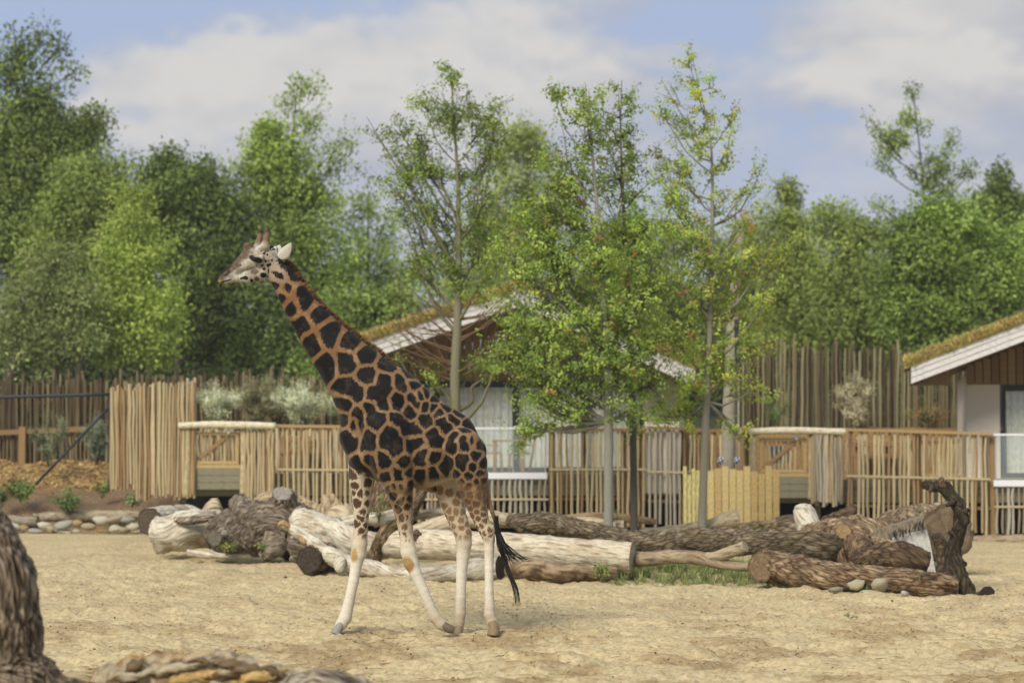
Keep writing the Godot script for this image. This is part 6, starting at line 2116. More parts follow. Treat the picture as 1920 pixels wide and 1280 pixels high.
func make_logs():
	rng.seed = 808
	var pale := lin(214, 192, 158)
	var darkcut := lin(84, 72, 62)
	var ash := lin(150, 138, 122)
	var white := lin(244, 238, 228, 0.85)
	var cream := lin(236, 220, 194, 0.85)
	var grey := lin(196, 190, 180)
	var brown := lin(176, 152, 126)
	log_thing("log", "pale log with a charred dark sawn end at the far left of the pile", "bare", [[282, 979, 40.6, 26], [318, 972, 41.4, 24], [360, 970, 42.2, 22]], {"cut0": lin(126, 108, 90), "tone": white})
	log_thing("log", "whitewashed thick log with a flared foot at the left end of the pile", "bare", [[298, 1004, 40.4, 34], [322, 1000, 40.3, 33], [350, 994, 40.3, 36], [392, 990, 40.5, 35], [430, 992, 40.8, 32]], {"tone": white, "stain": lin(170, 134, 98), "dirt": 0.3})
	log_thing("bark_slab", "strip of grey bark lying on the whitewashed log", "bark", [[328, 974, 39.9, 5], [350, 976, 39.8, 8], [380, 972, 39.8, 9], [404, 964, 39.9, 6]], {"tone": grey, "category": "bark"})
	log_thing("log", "white root spread flat on the sand under the whitewashed log", "bare", [[352, 1036, 39.6, 7], [390, 1040, 39.4, 6], [430, 1042, 39.3, 5], [470, 1040, 39.2, 7], [490, 1038, 39.2, 4]], {"tone": white})
	var big := log_thing("log", "huge grey bark trunk with a cut stub on top, left of the giraffe", "bark", [[402, 1004, 39.9, 24], [420, 1000, 39.6, 36], [450, 996, 39.4, 44], [490, 992, 39.2, 50], [530, 990, 39.0, 55], [562, 1000, 38.9, 52], [575, 1015, 38.8, 40]], {"tone": lin(160, 152, 142), "lump": 0.22, "ridge": 0.05, "ridge_f": 7.0, "step": 0.04})
	log_part(big, "stub", "bark", [[540, 968, 38.9, 27], [535, 945, 38.8, 22], [529, 924, 38.6, 18]], {"tone": grey, "cut1": lin(196, 184, 168)})
	log_part(big, "stub", "bark", [[436, 1006, 39.2, 18], [415, 1008, 38.9, 16], [402, 1009, 38.7, 15]], {"tone": grey, "cut0": ash, "cut1": ash})
	log_part(big, "root", "bark", [[556, 1005, 38.6, 22], [562, 1030, 38.4, 16], [552, 1052, 38.2, 9]], {"tone": grey})
	log_part(big, "root", "bark", [[520, 1010, 38.4, 26], [508, 1032, 38.3, 18], [490, 1046, 38.3, 8]], {"tone": grey})
	log_thing("stump", "small mossy stump end behind the whitewashed log", "bare", [[388, 962, 43.0, 12], [400, 950, 42.8, 15], [412, 944, 42.8, 12]], {"tone": cream, "moss": 0.7, "category": "stump"})
	log_thing("root_piece", "pointed grey root piece standing behind the huge bark trunk", "bark", [[470, 962, 42.0, 22], [448, 946, 42.0, 20], [436, 932, 42.0, 8]], {"tone": grey, "moss": 0.4, "category": "root"})
	log_thing("log", "rounded tan log end behind the cut stub", "bare", [[478, 946, 43.4, 10], [500, 938, 43.2, 17], [525, 940, 43.2, 18]], {"tone": lin(214, 192, 160)})
	# splintered stump
	var sp := thing("stump", "splintered pale stump with torn upright shards left of the giraffe's legs", "stump", U(610, 985, 40.5), "logs of the driftwood pile")
	log_part(sp, "wood", "bare", [[560, 965, 40.9, 22], [600, 972, 40.5, 24], [640, 970, 40.3, 24], [672, 978, 40.4, 18]], {"tone": cream, "lump": 0.4, "lump_f": 4.0})
	for s in [[565, 935, 590, 972, 9], [585, 940, 600, 972, 11], [608, 928, 625, 975, 13], [628, 932, 640, 975, 12], [600, 946, 618, 976, 12], [648, 945, 662, 980, 9], [560, 930, 600, 960, 6], [618, 922, 650, 968, 7]]:
		log_part(sp, "shard", "bare", [[s[2], s[3], 40.3 + rng.randf() * 0.5, s[4]], [(s[0] + s[2]) * 0.5, (s[1] + s[3]) * 0.5, 40.3, s[4] * 0.9], [s[0], s[1], 40.4, s[4] * 0.25]], {"tone": lin(222, 200, 166), "lump": 0.45, "lump_f": 6.0, "ridge": 0.03})
	log_thing("log", "grey log end peeping out behind the splintered stump", "bark", [[664, 950, 42.0, 12], [690, 946, 41.8, 14], [720, 950, 42, 12]], {"tone": grey})
	# white logs around the giraffe's front legs
	log_thing("log", "thick white log with a rounded end behind the giraffe's far front leg", "bare", [[560, 972, 36.8, 20], [580, 985, 36.5, 27], [620, 1000, 36.2, 29], [660, 1016, 35.9, 27], [705, 1022, 35.8, 24], [760, 1020, 36, 20]], {"tone": white, "stain": lin(184, 146, 100), "lump": 0.25, "dirt": 0.3})
	var br := log_thing("branch", "forked white branch slanting down to the sand behind the giraffe's front legs", "bare", [[528, 984, 35.6, 6], [546, 990, 35.5, 9], [575, 1010, 35.3, 12], [605, 1030, 35.1, 13], [635, 1048, 34.9, 17], [665, 1060, 34.8, 16], [700, 1066, 34.7, 15], [740, 1076, 34.5, 13], [780, 1078, 34.4, 13]], {"tone": white, "category": "branch", "lump": 0.3})
	log_part(br, "nub", "bare", [[638, 1050, 34.7, 12], [636, 1064, 34.6, 9], [640, 1072, 34.6, 6]], {"tone": white})
	log_part(br, "twig", "bare", [[545, 990, 35.5, 6], [530, 980, 35.4, 5], [522, 986, 35.4, 3]], {"tone": lin(226, 190, 140)})
	log_part(br, "twig", "bare", [[560, 1000, 35.4, 6], [568, 1014, 35.2, 5], [574, 1020, 35.2, 3]], {"tone": lin(226, 190, 140)})
	log_thing("log", "short log with a blackened sawn end lying on the sand left of the giraffe", "bark", [[580, 1050, 34.9, 24], [600, 1046, 35.6, 26], [640, 1040, 36.6, 25]], {"cut0": lin(100, 84, 70), "tone": brown, "lump": 0.15})
	log_thing("log", "grey stub beside the blackened log end", "bark", [[556, 1022, 37.2, 20], [572, 1030, 37.0, 22], [590, 1030, 37.2, 20]], {"tone": lin(170, 164, 156)})
	log_thing("branch", "dark mossy curved branch between the giraffe's front legs", "bark", [[702, 1064, 35.4, 12], [704, 1040, 35.3, 12], [712, 1015, 35.2, 13], [728, 995, 35.2, 14], [750, 982, 35.3, 11], [770, 972, 35.6, 8]], {"tone": brown, "moss": 0.8, "category": "branch"})
	log_thing("log", "slim white log lying high behind the giraffe's front legs", "bare", [[634, 982, 37.6, 11], [680, 974, 37.5, 12], [720, 972, 37.6, 13], [758, 962, 37.8, 11]], {"tone": white})
	log_thing("stump", "upright brown broken stump seen between the giraffe's front legs", "bark", [[724, 985, 38.6, 22], [718, 955, 38.6, 21], [714, 925, 38.6, 17], [706, 908, 38.7, 8]], {"tone": brown, "category": "stump", "lump": 0.35})
	log_thing("branch", "dark leaning branch right of the giraffe's near front leg", "bark", [[762, 985, 38.8, 10], [775, 955, 38.7, 11], [788, 932, 38.6, 9], [796, 912, 38.6, 7]], {"tone": lin(150, 134, 110), "category": "branch"})
	# long logs in the middle
	var long := log_thing("log", "long smooth cream log with a clean sawn end right of the giraffe's tail", "bare", [[716, 1014, 35.6, 20], [740, 1018, 35.3, 28], [800, 1020, 35.0, 29], [880, 1024, 34.7, 28], [980, 1030, 34.3, 29], [1080, 1038, 34.0, 29], [1186, 1045, 33.75, 28]], {"tone": lin(240, 230, 212, 0.85), "cut1": lin(232, 214, 184), "lump": 0.10, "stain": lin(200, 172, 134), "dirt": 0.25, "ridge": 0.008})
	log_part(long, "knot", "bark", [[783, 1006, 34.95, 13], [784, 1007, 34.80, 9]], {"tone": lin(150, 126, 100)})
	log_thing("log", "pale log behind the giraffe's hind legs with a dark end", "bare", [[770, 1000, 37.2, 12], [830, 982, 37.0, 15], [880, 974, 37.1, 15], [930, 974, 37.2, 15], [964, 976, 37.2, 14]], {"tone": cream, "cut1": lin(104, 82, 64), "moss": 0.2})
	log_thing("log", "thin pale log lying highest behind the giraffe's belly", "bare", [[770, 968, 39.0, 8], [820, 962, 39.0, 9], [870, 964, 39.0, 10], [900, 966, 39, 9]], {"tone": lin(210, 196, 172)})
	log_thing("log", "grey white log on the sand behind the giraffe's hind legs with sawn end", "bare", [[772, 1078, 33.9, 14], [820, 1076, 33.8, 16], [870, 1070, 33.6, 18], [912, 1067, 33.5, 21], [938, 1066, 33.4, 22]], {"tone": lin(214, 210, 204), "cut1": lin(96, 82, 68)})
	log_thing("log", "half buried brown log below the long cream log", "bare", [[952, 1066, 33.2, 13], [1000, 1068, 33.0, 19], [1050, 1074, 32.9, 17], [1100, 1074, 33.2, 16], [1150, 1074, 33.6, 13]], {"tone": lin(200, 172, 140), "stain": lin(110, 84, 60), "dirt": 0.6})
	log_thing("log", "very long furrowed bark log lying across the pile on the cream log", "bark", [[955, 974, 36.8, 10], [985, 980, 36.6, 18], [1040, 982, 36.4, 19], [1100, 994, 36.0, 17], [1160, 1008, 35.6, 18], [1220, 1018, 35.2, 20], [1300, 1014, 34.8, 22], [1380, 1014, 34.5, 24], [1460, 1018, 34.1, 27], [1540, 1026, 34.0, 28], [1580, 1030, 34.5, 26]], {"tone": lin(156, 144, 128), "moss": 0.25, "cut1": lin(150, 124, 98), "ridge": 0.035, "lump": 0.18})
	log_thing("log", "pale log with a brown end behind the middle tree trunks", "bare", [[1040, 984, 40.6, 10], [1090, 982, 40.4, 13], [1140, 988, 40.2, 15], [1168, 990, 40.2, 15]], {"tone": cream, "cut1": lin(120, 96, 74)})
	log_thing("log", "log with a dark round end in front of the yellow planks", "bare", [[1200, 1000, 41.4, 9], [1260, 996, 41.4, 11], [1320, 988, 41.5, 13], [1365, 976, 41.6, 16], [1386, 974, 41.6, 17]], {"tone": lin(222, 206, 178), "cut1": lin(110, 88, 66), "moss": 0.3})
	log_thing("log", "flat tan slab of wood lying far behind the middle trunks", "bare", [[1060, 972, 43.0, 6], [1110, 968, 43.0, 8], [1180, 972, 43.0, 8], [1230, 978, 43, 5]], {"tone": lin(206, 174, 132)})
	log_thing("log", "mossy dark log behind the furrowed log at the right", "bark", [[1390, 990, 38.6, 10], [1440, 988, 38.4, 12], [1490, 990, 38.0, 14], [1520, 1000, 37.8, 16]], {"tone": lin(170, 156, 136), "moss": 0.6})
	log_thing("log", "low grey log at the foot of the yellow planks", "bare", [[1456, 978, 45.4, 8], [1490, 974, 45.3, 10], [1520, 984, 45.2, 10]], {"tone": lin(180, 160, 136)})
	var fk := log_thing("branch", "forked smooth branch with a pale sawn tip under the furrowed log", "bare", [[1176, 1048, 34.5, 12], [1204, 1048, 33.9, 14], [1260, 1044, 33.4, 13], [1310, 1046, 33.2, 13], [1360, 1058, 33.0, 10], [1420, 1064, 32.8, 9]], {"tone": lin(196, 176, 150), "category": "branch", "lump": 0.14})
	log_part(fk, "fork", "bare", [[1320, 1048, 33.2, 11], [1350, 1042, 33.0, 11], [1380, 1031, 32.8, 11], [1398, 1024, 32.7, 10]], {"tone": lin(210, 192, 166), "cut1": lin(236, 214, 176)})
	log_thing("log", "front right brown log with a sawn left end lying on the grass", "bark", [[1427, 1062, 31.72, 27], [1446, 1063, 31.98, 30], [1500, 1070, 31.4, 29], [1560, 1080, 31.0, 27], [1620, 1084, 30.8, 24], [1690, 1088, 30.6, 22], [1750, 1096, 30.4, 22], [1792, 1098, 30.4, 20]], {"tone": lin(186, 164, 136), "cut0": lin(170, 138, 100), "lump": 0.16, "ridge": 0.026, "stain": lin(122, 92, 70), "dirt": 0.5})
	# the heap at the right
	log_thing("stump", "white barked upright stub leaning left above the right heap", "bare", [[1506, 948, 36.4, 15], [1508, 960, 36.4, 20], [1516, 985, 36.2, 22], [1530, 1010, 36.0, 25]], {"tone": white, "category": "stump", "stain": lin(190, 150, 96), "lump": 0.12, "dirt": 0.2})
	var kn := log_thing("log", "knotted brown trunk with a round orange branch scar on the right heap", "bark", [[1515, 1008, 35.6, 20], [1560, 1000, 35.0, 26], [1600, 1004, 34.5, 34], [1640, 1010, 34.3, 32], [1668, 1030, 34.2, 20]], {"tone": lin(198, 176, 150), "lump": 0.3, "stain": lin(170, 136, 100)})
	log_part(kn, "scar", "bark", [[1586, 1000, 34.4, 19], [1583, 997, 34.2, 15], [1582, 996, 34.1, 13]], {"tone": lin(190, 166, 138), "cut1": lin(214, 172, 112)})
	log_part(kn, "root", "bark", [[1605, 1020, 33.9, 26], [1612, 1045, 33.5, 18], [1600, 1066, 33.2, 10]], {"tone": lin(176, 148, 120)})
	log_part(kn, "root", "bark", [[1570, 1025, 34.2, 18], [1580, 1046, 34.0, 15], [1600, 1060, 34.0, 9]], {"tone": lin(170, 144, 116)})
	log_thing("log", "dark rounded trunk lying in front of the white slab on the right heap", "bark", [[1612, 1046, 33.4, 20], [1630, 1050, 33.1, 26], [1670, 1044, 32.7, 27], [1710, 1046, 32.4, 26], [1740, 1054, 32.4, 20]], {"tone": lin(140, 120, 98), "lump": 0.2, "stain": lin(92, 72, 56), "dirt": 0.5})
	log_thing("branch", "torn twisted root above the dark rounded trunk", "bark", [[1640, 1012, 33.6, 9], [1660, 1020, 33.2, 10], [1690, 1034, 32.9, 9], [1720, 1044, 32.6, 5]], {"tone": lin(206, 182, 150), "category": "branch", "lump": 0.4})
	log_thing("branch", "short broken dark triangular branch behind the knotted trunk", "bark", [[1552, 985, 37.8, 18], [1580, 972, 37.6, 16], [1602, 950, 37.5, 7]], {"tone": lin(140, 122, 102), "category": "branch"})
	var fb := log_thing("log", "large sawn trunk with a flat brown end tilted upwards behind the standing branch", "bark", [[1640, 1000, 37.0, 20], [1680, 992, 36.4, 34], [1730, 994, 35.4, 46], [1776, 1000, 34.4, 52]], {"tone": lin(190, 172, 148), "cut1": lin(168, 140, 106), "lump": 0.14})
	# white slab with dark bands
	var slabt := thing("wood_slab", "white wedge shaped slab with dark saw marks leaning on the right heap", "slab", U(1700, 1070, 34.0), "logs of the driftwood pile")
	var face := [[1652, 1020], [1668, 1010], [1700, 1000], [1738, 992], [1744, 1012], [1756, 1076], [1735, 1074], [1712, 1052], [1684, 1034]]
	part(slabt, "slab", prism(poly_at(face, 33.9, slabt), 0.1, -0.3), M.slab_white)
	part(slabt, "bark_band", prism(poly_at([[1630, 1004], [1648, 992], [1690, 982], [1734, 968], [1738, 991], [1700, 999], [1668, 1009], [1652, 1019]], 33.9, slabt), 0.07, -0.32), M.band)
	for k in 34:
		var x := 1650.0 + 86.0 * pow(rng.randf(), 0.7)
		var w := rng.randf_range(1.2, 3.6)
		var y := lerpf(1006.0, 972.0, (x - 1645.0) / 90.0) + rng.randf_range(0, 14)
		bar(slabt, "saw_mark", M.char, U(x, y, 33.9 - 0.105), U(x + rng.randf_range(-3, 3), y + rng.randf_range(5.0, 16.0), 33.9 - 0.105), w * 0.0085, 0.012, 0.002)
	var sb := log_thing("branch", "dark crooked branch standing upright at the right end of the pile", "bark", [[1734, 907, 31.4, 8], [1750, 911, 31.3, 9], [1768, 913, 31.2, 11], [1782, 926, 31.1, 11.5], [1795, 945, 31.0, 12], [1803, 966, 30.9, 14], [1800, 990, 30.9, 13], [1794, 1015, 30.9, 14], [1788, 1040, 30.9, 16], [1792, 1065, 30.8, 17], [1802, 1085, 30.7, 17], [1812, 1105, 30.6, 16], [1822, 1124, 30.5, 14]], {"tone": lin(88, 80, 70), "moss": 0.3, "category": "branch", "lump": 0.42, "lump_f": 5.0, "stain": lin(60, 52, 46)})
	for q in [[1803, 962, 1816, 956, 7], [1796, 1006, 1780, 998, 7], [1790, 940, 1776, 948, 5], [1796, 1064, 1812, 1056, 8], [1750, 910, 1744, 922, 5]]:
		log_part(sb, "stub", "bark", [[q[0], q[1], 30.9, q[4]], [(q[0] + q[2]) * 0.5, (q[1] + q[3]) * 0.5, 30.85, q[4] * 0.8], [q[2], q[3], 30.8, q[4] * 0.5]], {"tone": lin(96, 86, 74), "lump": 0.4})
	log_thing("branch", "stubby knob on the bend of the standing branch", "bark", [[1768, 912, 31.15, 8], [1765, 902, 31.1, 6], [1768, 895, 31.1, 4]], {"tone": lin(130, 112, 94), "category": "branch", "group": ""})
	log_thing("root_piece", "dark mossy root mass at the foot of the standing branch", "bark", [[1756, 1005, 32.6, 9], [1768, 1030, 32.2, 13], [1774, 1060, 31.8, 15], [1768, 1092, 31.4, 12]], {"tone": lin(112, 94, 78), "moss": 0.4, "category": "root", "lump": 0.35})
	log_thing("stump", "small dark sawn stub lying on the sand at the far right of the pile", "bark", [[1836, 1118, 30.4, 9], [1846, 1117, 30.2, 11], [1854, 1112, 30.0, 13]], {"tone": lin(126, 104, 84), "cut1": lin(74, 62, 54), "category": "stump"})
	log_thing("log", "long low border log under the sticks at the right edge", "bare", [[1796, 1016, 48.4, 10], [1850, 1014, 48.3, 11], [1930, 1013, 48.2, 11], [2100, 1012, 48, 11]], {"tone": lin(196, 174, 146), "group": "border logs"})
	log_thing("log", "grey border log behind the stones at the left edge", "bare", [[-60, 976, 54.2, 8], [10, 975, 54.0, 9], [70, 977, 53.8, 9]], {"tone": lin(182, 174, 162), "group": "border logs"})
	log_thing("log", "grey border log behind the stones left of the charred end", "bare", [[72, 970, 54.2, 8], [150, 966, 54.0, 9], [262, 966, 53.6, 9]], {"tone": lin(206, 192, 168), "group": "border logs"})
	# foreground, out of focus
	var fg := log_thing("leaning_trunk", "thick grey barked trunk bending upwards at the left edge of the foreground", "bark", [[-112, 900, 14.3, 66], [-76, 970, 14.2, 70], [-40, 1045, 14.1, 80], [-18, 1110, 14.0, 83], [-10, 1180, 14.0, 82], [-10, 1240, 14.0, 88], [4, 1300, 14.0, 110], [10, 1370, 14.0, 140], [10, 1430, 14, 170]], {"tone": lin(166, 154, 140), "lump": 0.1, "lump_f": 4.0, "ridge": 0.03, "ridge_f": 26.0, "step": 0.018, "sides": 150, "category": "trunk", "group": ""})
	for k in 26:
		var x := rng.randf_range(-6, 34)
		var y := rng.randf_range(1085, 1200) + (x - 10.0) * 0.5
		var r := rng.randf_range(5, 11)
		var fd := 14.1 - sqrt(maxf(0.086 - pow((x + 8.0) * 0.0035, 2.0), 0.0)) - 0.018
		log_part(fg, "bare_patch", "bare", [[x, y - r * 2.2, fd + 0.02, r * 0.4], [x + 1, y, fd, r * 0.75], [x + 3, y + r * 2.2, fd + 0.02, r * 0.4]], {"tone": [lin(210, 132, 62), lin(226, 170, 96), lin(120, 76, 44), lin(66, 50, 40), lin(232, 208, 170)][rng.randi() % 5], "dirt": 0.2, "step": 0.02})
	log_part(fg, "root", "bark", [[40, 1300, 13.9, 60], [100, 1310, 13.9, 42], [170, 1322, 13.8, 40], [260, 1330, 13.8, 40]], {"tone": lin(150, 138, 124), "step": 0.03})
	var bl := log_thing("broken_log", "broken yellowed log with splintered knots along the bottom edge", "bare", [[176, 1318, 14.0, 30], [230, 1296, 14.0, 46], [290, 1290, 14.0, 52], [350, 1286, 14.0, 54], [420, 1288, 14.0, 54], [490, 1300, 14.0, 54], [548, 1318, 14.0, 44]], {"tone": lin(206, 190, 162), "stain": lin(206, 160, 84), "dirt": 0.75, "lump": 0.3, "lump_f": 7.0, "ridge": 0.09, "ridge_f": 12.0, "step": 0.02, "group": ""})
	var tones := [lin(140, 118, 94), lin(176, 146, 104), lin(228, 190, 118), lin(210, 198, 176), lin(230, 216, 190)]
	for s in [[190, 1290, 340, 1236, 8, 3], [236, 1262, 268, 1234, 9, 0], [250, 1272, 420, 1230, 7, 3], [300, 1286, 430, 1256, 10, 2], [330, 1250, 412, 1230, 6, 0], [380, 1276, 500, 1246, 8, 4], [400, 1246, 520, 1258, 7, 0], [430, 1284, 540, 1254, 9, 2], [478, 1254, 546, 1270, 7, 0], [280, 1290, 400, 1272, 9, 1]]:
		log_part(bl, "splinter", "bare", [[s[0], s[1], 13.86, s[4] * 0.35], [(s[0] * 2 + s[2]) / 3.0, (s[1] * 2 + s[3]) / 3.0 - 3.0, 13.79, s[4] * 0.9], [(s[0] + s[2] * 2) / 3.0, (s[1] + s[3] * 2) / 3.0 + 2.0, 13.80, s[4] * 0.75], [s[2], s[3], 13.83, s[4] * 0.2]], {"tone": tones[s[5]], "lump": 0.4, "lump_f": 8.0, "dirt": 0.6, "stain": lin(120, 90, 56), "step": 0.012, "ridge": 0.03, "ridge_f": 24.0})
	log_thing("log", "grey bark log end at the bottom edge right of the broken log", "bark", [[530, 1330, 13.4, 46], [580, 1316, 13.3, 56], [630, 1316, 13.2, 58], [690, 1334, 13.2, 50]], {"tone": lin(210, 204, 194), "step": 0.02, "ridge": 0.03, "ridge_f": 16.0, "lump": 0.15, "lump_f": 6.0, "group": ""})

# ---------------------------------------------------------------- stones
func stone_mesh(sd: int) -> ArrayMesh:
	var st := new_st()
	var r := 7
	var c := 12
	var pt := func(i: int, j: int) -> Vector3:
		var th := PI * i / r
		var ph := TAU * (j % c) / c
		var n := Vector3(sin(th) * cos(ph), cos(th), sin(th) * sin(ph))
		var k := 1.0 + 0.34 * nz.get_noise_3d(n.x * 1.2 + sd * 7.0, n.y * 1.2, n.z * 1.2)
		# broken faces
		for f in 5:
			var fn := Vector3(nz.get_noise_2d(f * 3.0, sd * 5.0), nz.get_noise_2d(f * 3.0 + 50.0, sd * 5.0), nz.get_noise_2d(f * 3.0 + 90.0, sd * 5.0)).normalized()
			var lim := 0.60 + 0.1 * (f % 3)
			var d := n.dot(fn) * k
			if d > lim:
				k *= lerpf(1.0, lim / d, 0.95)
		return n * k
	for i in r:
		for j in c:
			quad(st, pt.call(i, j), pt.call(i, j + 1), pt.call(i + 1, j + 1), pt.call(i + 1, j))
	return done(st)

func stone(called: String, label: String, px: float, py: float, d: float, rx: float, ry: float, col: Color, sd: int, group := ""):
	var o := MeshInstance3D.new()
	o.name = numbered(called)
	o.mesh = stone_mesh(sd)
	var m: StandardMaterial3D = M.stone.duplicate()
	m.vertex_color_use_as_albedo = false
	m.albedo_color = col.linear_to_srgb()
	o.material_override = m
	add_child(o)
	o.position = U(px, py, d)
	o.basis = Basis(Vector3.UP, sd * 1.7) * Basis.from_scale(Vector3(rx, ry, (rx + ry) * 0.5) * d / F)
	o.basis = Basis(Vector3(0, 0, 1), rng.randf_range(-0.2, 0.2)) * Basis.from_scale(Vector3(rx, ry, (rx + ry) * 0.5) * d / F) * Basis(Vector3.UP, sd * 1.7).scaled(Vector3.ONE)
	meta(o, label, "stone", group)

func make_stones():
	rng.seed = 909
	var s := [lin(222, 208, 172), lin(206, 186, 148), lin(190, 182, 166), lin(232, 222, 196), lin(196, 164, 112), lin(150, 154, 160)]
	var row := [[20, 987, 17, 11, 3, "large cream boundary stone beside the leaning trunk"], [43, 990, 8, 7, 4, "small tan boundary stone right of the large cream one"], [40, 996, 6, 4, 5, "small blue grey stone on the sand by the tan one"], [66, 995, 14, 5, 2, "flat grey boundary stone"], [82, 985, 13, 8, 3, "pointed white boundary stone at the third place from the left"], [95, 993, 10, 8, 1, "tan boundary stone leaning on the pointed white one"],
		[106, 993, 8, 5, 2, "small pale stone between two tan ones"], [120, 984, 18, 11, 2, "broad grey boundary stone in the middle of the left row"], [125, 997, 13, 5, 3, "flat white stone at the foot of the broad grey one"], [146, 981, 10, 9, 4, "upright yellow tan stone right of the broad grey one"], [142, 996, 8, 4, 3, "small white pebble stone under the yellow tan one"], [168, 988, 15, 9, 1, "rounded beige stone right of the yellow tan one"],
		[190, 976, 16, 12, 3, "highest angular white stone of the left row"], [214, 974, 16, 10, 1, "tan stone touching the highest white stone"], [192, 996, 11, 5, 4, "low sandy stone in front of the highest white stone"], [215, 990, 12, 8, 3, "cream stone in front of the tan one"], [232, 994, 12, 7, 1, "beige stone with sand heaped on it"], [248, 988, 12, 9, 3, "white stone nearest the charred log end"], [240, 975, 14, 9, 2, "pale block behind the stone nearest the charred end"],
		[66, 966, 6, 4, 1, "small tan stone lying on the border log"], [98, 964, 5, 4, 3, "small white stone lying on the right border log"], [255, 996, 8, 5, 1, "half buried tan stone below the charred end"]]
	var k := 0
	for q in row:
		stone("boundary_stone", q[5], q[0], q[1], 53.0 if q[1] > 970 else 53.8, q[2] * 1.18, q[3] * 0.92, s[q[4]], k, "boundary stones on the left")
		k += 1
	for q in [[1608, 1096, 30.6, 19, 10, lin(206, 194, 160), "wedge shaped pale stone leaning on the front right log"], [1628, 1086, 30.9, 13, 9, lin(196, 180, 136), "yellowish stone behind the wedge shaped one"], [1652, 1096, 30.4, 17, 15, lin(196, 182, 150), "round mottled stone in front of the front right log"], [1566, 1106, 30.6, 16, 6, lin(170, 158, 134), "low grey stone left of the wedge shaped one"],
		[1628, 1110, 30.3, 16, 4, lin(214, 204, 176), "flat pale stone under the mottled round one"], [1697, 1112, 30.2, 10, 6, lin(206, 200, 190), "small white grey stone right of the mottled round one"], [1752, 1120, 30.0, 10, 4, lin(150, 136, 118), "small brown stone by the weed at the right"], [1788, 1098, 30.4, 14, 19, lin(178, 156, 136), "upright brownish rock beside the standing branch"], [1764, 1108, 30.3, 14, 13, lin(146, 112, 84), "reddish earth clod left of the upright rock"], [1640, 1046, 33.0, 9, 6, lin(226, 214, 190), "white stone wedged under the knotted trunk"], [776, 1080, 34.0, 7, 8, lin(214, 204, 180), "small pale stone by the giraffe's near knee"]]:
		stone("stone", q[6], q[0], q[1], q[2], q[3], q[4], q[5], k)
		k += 1

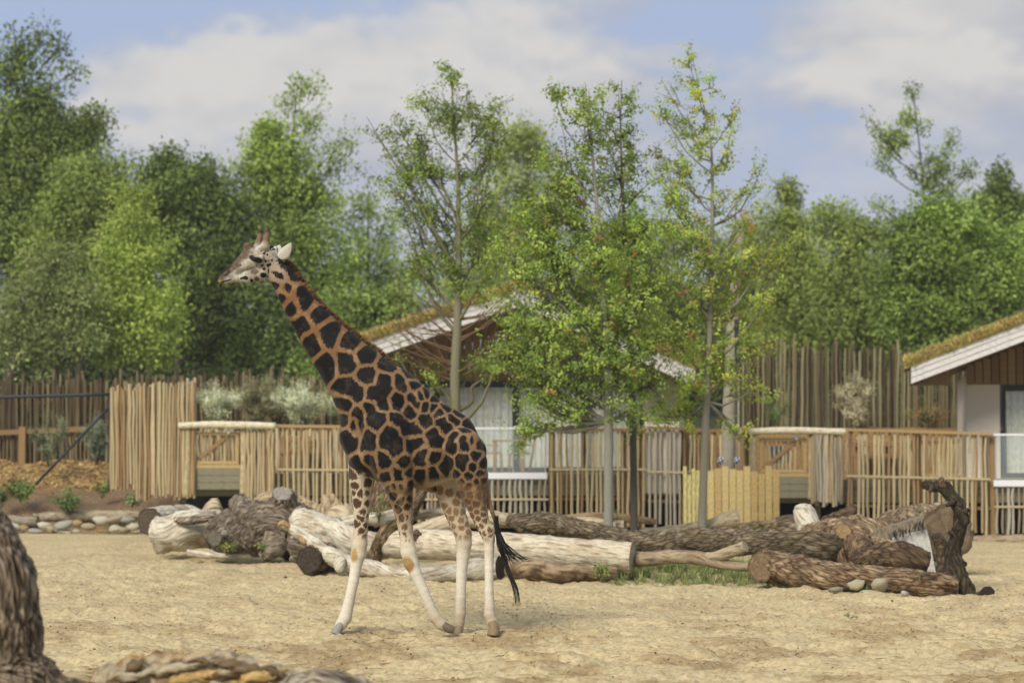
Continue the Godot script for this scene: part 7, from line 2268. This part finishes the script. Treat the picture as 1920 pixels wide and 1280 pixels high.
# ---------------------------------------------------------------- grass, straw, grains
func make_small_things():
	rng.seed = 111
	var tuft_st := new_st(-1)
	for k in 9:
		var a := rng.randf() * TAU
		var b := Vector3(cos(a), 0, sin(a)) * rng.randf_range(0.0, 0.06)
		var tip := b + Vector3(cos(a) * rng.randf_range(0.03, 0.14), rng.randf_range(0.1, 0.24), sin(a) * rng.randf_range(0.03, 0.14))
		var mid := b.lerp(tip, 0.55) + Vector3(0, 0.03, 0)
		var w := Vector3(-sin(a), 0, cos(a)) * 0.006
		for q in [b - w, mid, b + w, mid - w * 0.7, tip, mid + w * 0.7, b - w, mid - w * 0.7, mid + w * 0.7, b - w, mid + w * 0.7, b + w]:
			tuft_st.add_vertex(q)
	var tuft := flat(tuft_st)
	var xf := []
	var cc := []
	var tones := [lin(150, 166, 80), lin(132, 152, 70), lin(166, 172, 92), lin(190, 180, 120), lin(118, 138, 64)]
	for k in 5200:
		var px := rng.randf_range(960.0, 1800.0)
		var d := rng.randf_range(30.6, 38.5)
		var front := lerpf(32.8, 30.4, ss(1150.0, 1700.0, px)) + 0.5 * nz.get_noise_1d(px * 0.06)
		if d < front + 0.2 or (px < 1080.0 and rng.randf() < 0.75) or nz.get_noise_2d(px * 0.02, d) < -0.32:
			continue
		var w := U(px, 1000.0, d)
		w.y = sand_h(w.x, w.z) - 0.01
		xf.append(Transform3D(Basis(Vector3.UP, rng.randf() * TAU) * Basis.from_scale(Vector3.ONE * rng.randf_range(0.4, 1.0) * (0.6 if d < front + 0.7 else 1.0)), w))
		cc.append(tones[rng.randi() % (5 if rng.randf() < 0.7 else 2)])
	var gs := multi(self, "grass", tuft, M.grass, xf, cc)
	meta(gs, "patchy green grass growing between the logs on the right", "grass", "", "stuff")
	# straw and clods on the sand
	var straw := cbox(Vector3(0.09, 0.004, 0.005), 0.001)
	var sx := []
	var sc_ := []
	for k in 900:
		var z := -rng.randf_range(17.0, 38.0)
		var x := rng.randf_range(-8.0, 8.0)
		sx.append(Transform3D(Basis.from_euler(Vector3(0, rng.randf() * TAU, rng.randf_range(-0.15, 0.15))) * rng.randf_range(0.4, 1.4), Vector3(x, sand_h(x, z) + 0.004, z)))
		sc_.append(lin(222, 198, 120) if rng.randf() < 0.7 else lin(120, 92, 60))
	meta(multi(self, "straw", straw, M.plain, sx, sc_), "thin straw bits scattered over the sand", "straw", "", "stuff")
	var clod := stone_mesh(71)
	sx = []
	sc_ = []
	for k in 16000:
		var z := -rng.randf_range(16.5, 34.0)
		var x := rng.randf_range(-8.0, 8.0)
		if ss(0.0, 0.5, nz.get_noise_2d(x * 0.55 + 300.0, z * 0.4) + 0.5 * nz.get_noise_2d(x * 2.4, z * 2.4 + 80.0)) < rng.randf():
			continue
		var r := rng.randf_range(0.004, 0.013)
		sx.append(Transform3D(Basis(Vector3.UP, rng.randf() * TAU) * Basis.from_scale(Vector3(r * 1.4, r, r)), Vector3(x, sand_h(x, z) + r * 0.3, z)))
		sc_.append(lin(212, 184, 138, 0.72).lerp(lin(160, 128, 90, 0.7), rng.randf()))
	for k in 700:
		var z := -rng.randf_range(17.0, 34.0)
		var x := rng.randf_range(-7.5, 7.5)
		var r := rng.randf_range(0.005, 0.014) * (2.0 if rng.randf() < 0.03 else 1.0)
		sx.append(Transform3D(Basis(Vector3.UP, rng.randf() * TAU) * Basis.from_scale(Vector3(r, r * 0.6, r)), Vector3(x, sand_h(x, z) + r * 0.2, z)))
		sc_.append(lin(92, 70, 50) if rng.randf() < 0.5 else lin(196, 164, 116))
	meta(multi(self, "clods", clod, M.plain, sx, sc_), "small clods and droppings scattered over the sand", "clods", "", "stuff")
	# a scatter of small weeds in the open sand
	shrub("tiny green weed tuft alone on the sand at the right", 1592.0, 1158.0, 25.8, 34.0, 6.0, 10, [lin(120, 126, 66), lin(140, 140, 80)], tuft, "weed", 0.3)
